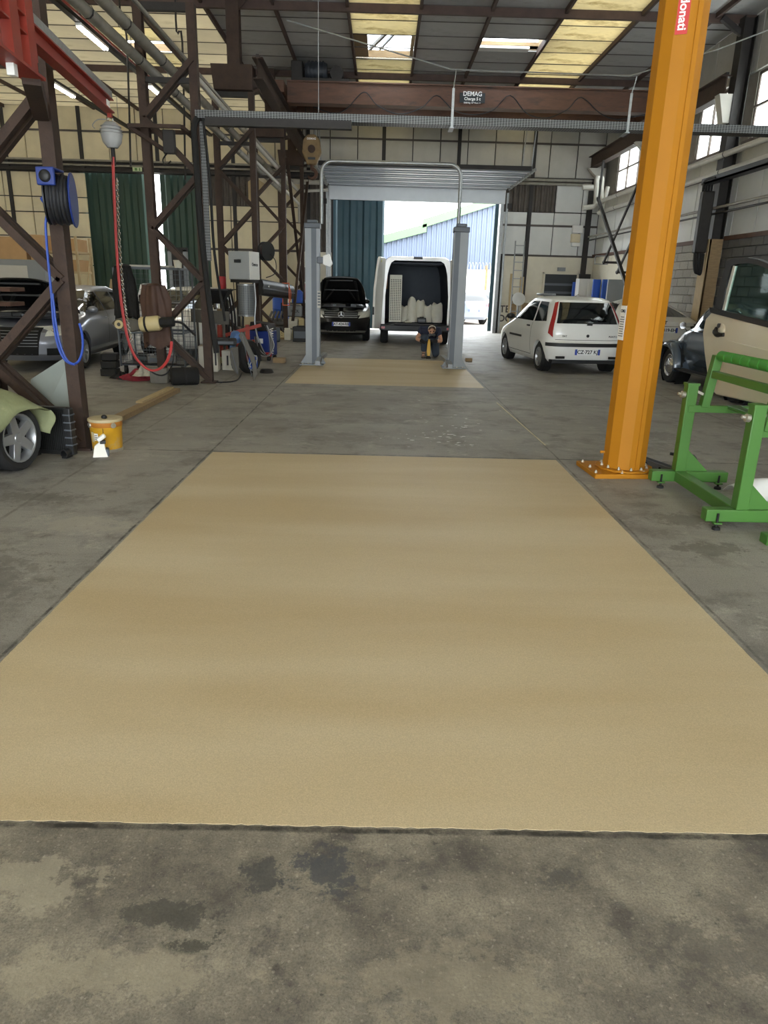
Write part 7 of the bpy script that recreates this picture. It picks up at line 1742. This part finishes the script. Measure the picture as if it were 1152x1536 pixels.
# ------------------------------------------------------------------ worker
mat('skin', 'b98a6e', .55, 0, .08, 8); mat('navy_shirt', '23283a', .9, 0, .12, 10); mat('work_trousers', '333c49', .9, 0, .15, 8); mat('hair_brown', '4a3325', .8, 0, .2, 30); mat('boot', '6b5647', .8, 0, .15, 10); mat('tool_yellow', 'd1a433', .45, 0, .06, 6); mat('mask_grey', '55585b', .6, 0, .06, 10); mat('glove_black', '1b1d22', .8, 0, .1, 10)
pw = G(643, 536)
W = thing('person', 'kneeling worker in dark T-shirt, trousers, gloves and grey dust mask holding yellow tool', 'person', (pw.x, pw.y, 0), 0)
# local frame: faces the camera (-Y); image left = -X
def skinmesh(name, verts, edges, radii, m, parent, root=0, sub=2):
    me = bpy.data.meshes.new(name); me.from_pydata(verts, edges, []); me.materials.append(MATS[m])
    o = bpy.data.objects.new(name, me); COL.objects.link(o); o.parent = parent
    sk = o.modifiers.new('skin', 'SKIN'); sk.use_smooth_shade = True
    for i, r in enumerate(radii):
        d = me.skin_vertices[0].data[i]; d.radius = r if isinstance(r, tuple) else (r, r); d.use_root = (i == root)
    s = o.modifiers.new('subdivision', 'SUBSURF'); s.levels = sub; s.render_levels = sub
    return o
pel = (.02, .24, .40); chest = (-.01, .03, .60); shc = (0, -.05, .645); nk = (.01, -.13, .66); hd_ = (.02, -.20, .67)
sl = (-.19, -.04, .62); sr = (.20, -.04, .61); el = (-.31, -.12, .42); er = (.27, -.14, .38); hl = (-.13, -.30, .36); hr_ = (.06, -.30, .38)
hipl = (-.09, .20, .42); hipr = (.12, .20, .40); kl = (-.13, -.16, .50); fl_ = (-.13, -.10, .10); kr = (.15, -.20, .09); fr_ = (.17, .22, .09)
vs = [pel, (.0, .13, .54), chest, shc, nk, hd_, sl, el, (-.21, -.22, .40), hl, sr, er, (.15, -.23, .40), hr_, hipl, kl, (-.13, -.13, .28), fl_, (-.14, -.22, .045), hipr, (.14, .0, .24), kr, (.16, .02, .085), fr_, (.17, .30, .06)]
ed = [(0, 1), (1, 2), (2, 3), (3, 4), (4, 5), (3, 6), (6, 7), (7, 8), (8, 9), (3, 10), (10, 11), (11, 12), (12, 13), (0, 14), (14, 15), (15, 16), (16, 17), (17, 18), (0, 19), (19, 20), (20, 21), (21, 22), (22, 23), (23, 24)]
rd = [(.11, .10), (.11, .09), (.11, .08), (.08, .07), .05, .05, .058, .046, .04, .03, .058, .046, .04, .03, .09, .075, .058, .04, .035, .09, .08, .065, .055, .04, .035]
skinmesh('body', vs, ed, rd, 'skin', W)
# shirt and trousers follow the body
tv = [pel, (.0, .13, .54), chest, shc, sl, (-.255, -.08, .52), sr, (.24, -.09, .49)]
skinmesh('t_shirt', tv, [(0, 1), (1, 2), (2, 3), (3, 4), (4, 5), (3, 6), (6, 7)], [(.16, .14), (.18, .15), (.20, .15), (.17, .13), .125, .095, .125, .095], 'navy_shirt', W)
tv = [pel, hipl, kl, (-.13, -.13, .28), (-.13, -.11, .13), hipr, (.14, .0, .24), kr, (.16, .02, .085), (.17, .2, .085)]
skinmesh('trousers', tv, [(0, 1), (1, 2), (2, 3), (3, 4), (0, 5), (5, 6), (6, 7), (7, 8), (8, 9)], [(.165, .14), .115, .10, .08, .07, .115, .105, .09, .078, .065], 'work_trousers', W)
# head with face looking down
hc_ = V((.03, -.26, .645)); hm = MB(hc_)
hm.sphere(hc_, (.078, .095, .115), 18, 14)
ho_ = hm.build('head', 'skin', W, smooth=True); ho_.location = hc_; ho_.rotation_euler = (math.radians(32), 0, 0)
MB().sphere((0, -.100, -.015), (.016, .022, .026), 8, 6).build('nose', 'skin', ho_, smooth=True)
for s_ in (-1, 1):
    MB().sphere((s_*.032, -.084, .012), (.013, .008, .009), 8, 6).build('eye', 'arch', ho_, smooth=True)
    MB().sphere((s_*.080, .0, -.005), (.012, .02, .032), 8, 6).build('ear', 'skin', ho_, smooth=True)
    MB().box((s_*.032, -.090, .034), (.032, .01, .008)).build('eyebrow', 'hair_brown', ho_)
MB().lathe([(0, .05), (.025, .045), (.042, .025), (.048, 0)], 14, (0, -.060, -.06), (0, -1, -.15)).build('dust_mask', 'mask_grey', ho_, smooth=True)
for s_ in (-1, 1): MB().lathe([(0, .03), (.028, .028), (.03, 0)], 12, (s_*.045, -.08, -.075), (s_*.6, -.8, -.1)).build('mask_filter', 'mask_grey', ho_, smooth=True)
hrn = MB()
hrn.grid(lambda u, v: (.084*math.cos(2*math.pi*u)*math.cos(v*math.pi/2*.98), .015+.100*math.sin(2*math.pi*u)*math.cos(v*math.pi/2*.98), .020+.103*math.sin(v*math.pi/2)), 20, 8).build('hair', 'hair_brown', ho_, smooth=True)
MB().tube(arc((0, .0, .02), .105, math.radians(8), math.radians(172), 14, (.83, 0, 0), (0, -.15, 1)), .006, 6).build('mask_strap', 'white_plastic', ho_, smooth=True)
# gloved hands closed on the tool
def hand(c, s_):
    c = V(c); t_ = MB(c).sphere(c, (.034, .045, .028), 12, 8).build('gloved_hand', 'glove_black', W, smooth=True); t_.location = c
    for k, ln in enumerate((.060, .070, .066, .052)):
        a = V((-s_*.010, -.030+.018*k-.01, .012)); MB().tube(spline([V((-s_*.005, -.028+.019*k, .0)), V((-s_*.035, -.030+.019*k, .012)), V((-s_*(.035+ln*.45), -.032+.019*k, -.008)), V((-s_*(.03+ln*.2), -.032+.019*k, -.03))], 3), [.010]*7+[.009]*2+[.007], 7).build('finger', 'glove_black', t_, smooth=True)
    MB().tube(spline([V((-s_*.01, .02, .01)), V((-s_*.03, -.0, .036)), V((-s_*.055, -.015, .034))], 3), [.011]*5+[.009, .008], 7).build('thumb', 'glove_black', t_, smooth=True)
hand((-.10, -.31, .36), -1); hand((.055, -.31, .38), 1)
for s_, a, b_ in ((-1, (-.21, -.22, .40), hl), (1, (.15, -.23, .40), hr_)): MB().tube([a, b_], [.046, .038], 10).build('glove_cuff', 'glove_black', W, smooth=True)
for s_, x, y0_, y1_, z in ((-1, -.135, -.26, -.04, 0), (1, .17, .2, .36, 0)):
    MB().grid(lambda u, v: (x+.048*math.cos(2*math.pi*u)*(1-.15*v), (y0_+y1_)/2+(y1_-y0_)/2*math.sin(2*math.pi*u)*(1-.45*v)+(.03*v if s_ < 0 else -.02*v), .0+.12*v), 18, 4).build('boot', 'boot', W, smooth=True)
    MB().b2((x-.05, y0_, 0), (x+.05, y1_, .02)).build('boot_sole', 'black_rubber', W, bevel=.008)
tl = thing('hand_grinder', 'yellow hand tool held upright by the kneeling worker', 'tool', (pw.x-.03, pw.y-.33, .0))
MB().add([], []).prism([(-.03, .06), (.03, .06), (.042, .16), (.03, .40), (-.03, .40), (-.042, .16)], -.03, .03, 'y').build('tool_body', 'tool_yellow', tl, bevel=.012)
MB().lathe([(0, 0), (.055, 0), (.06, .03), (.03, .07), (0, .07)], 16).build('tool_head', 'dark_steel', tl, smooth=True)
MB().b2((-.025, -.025, .40), (.025, .025, .44)).build('tool_cap', 'tool_yellow', tl, bevel=.01)
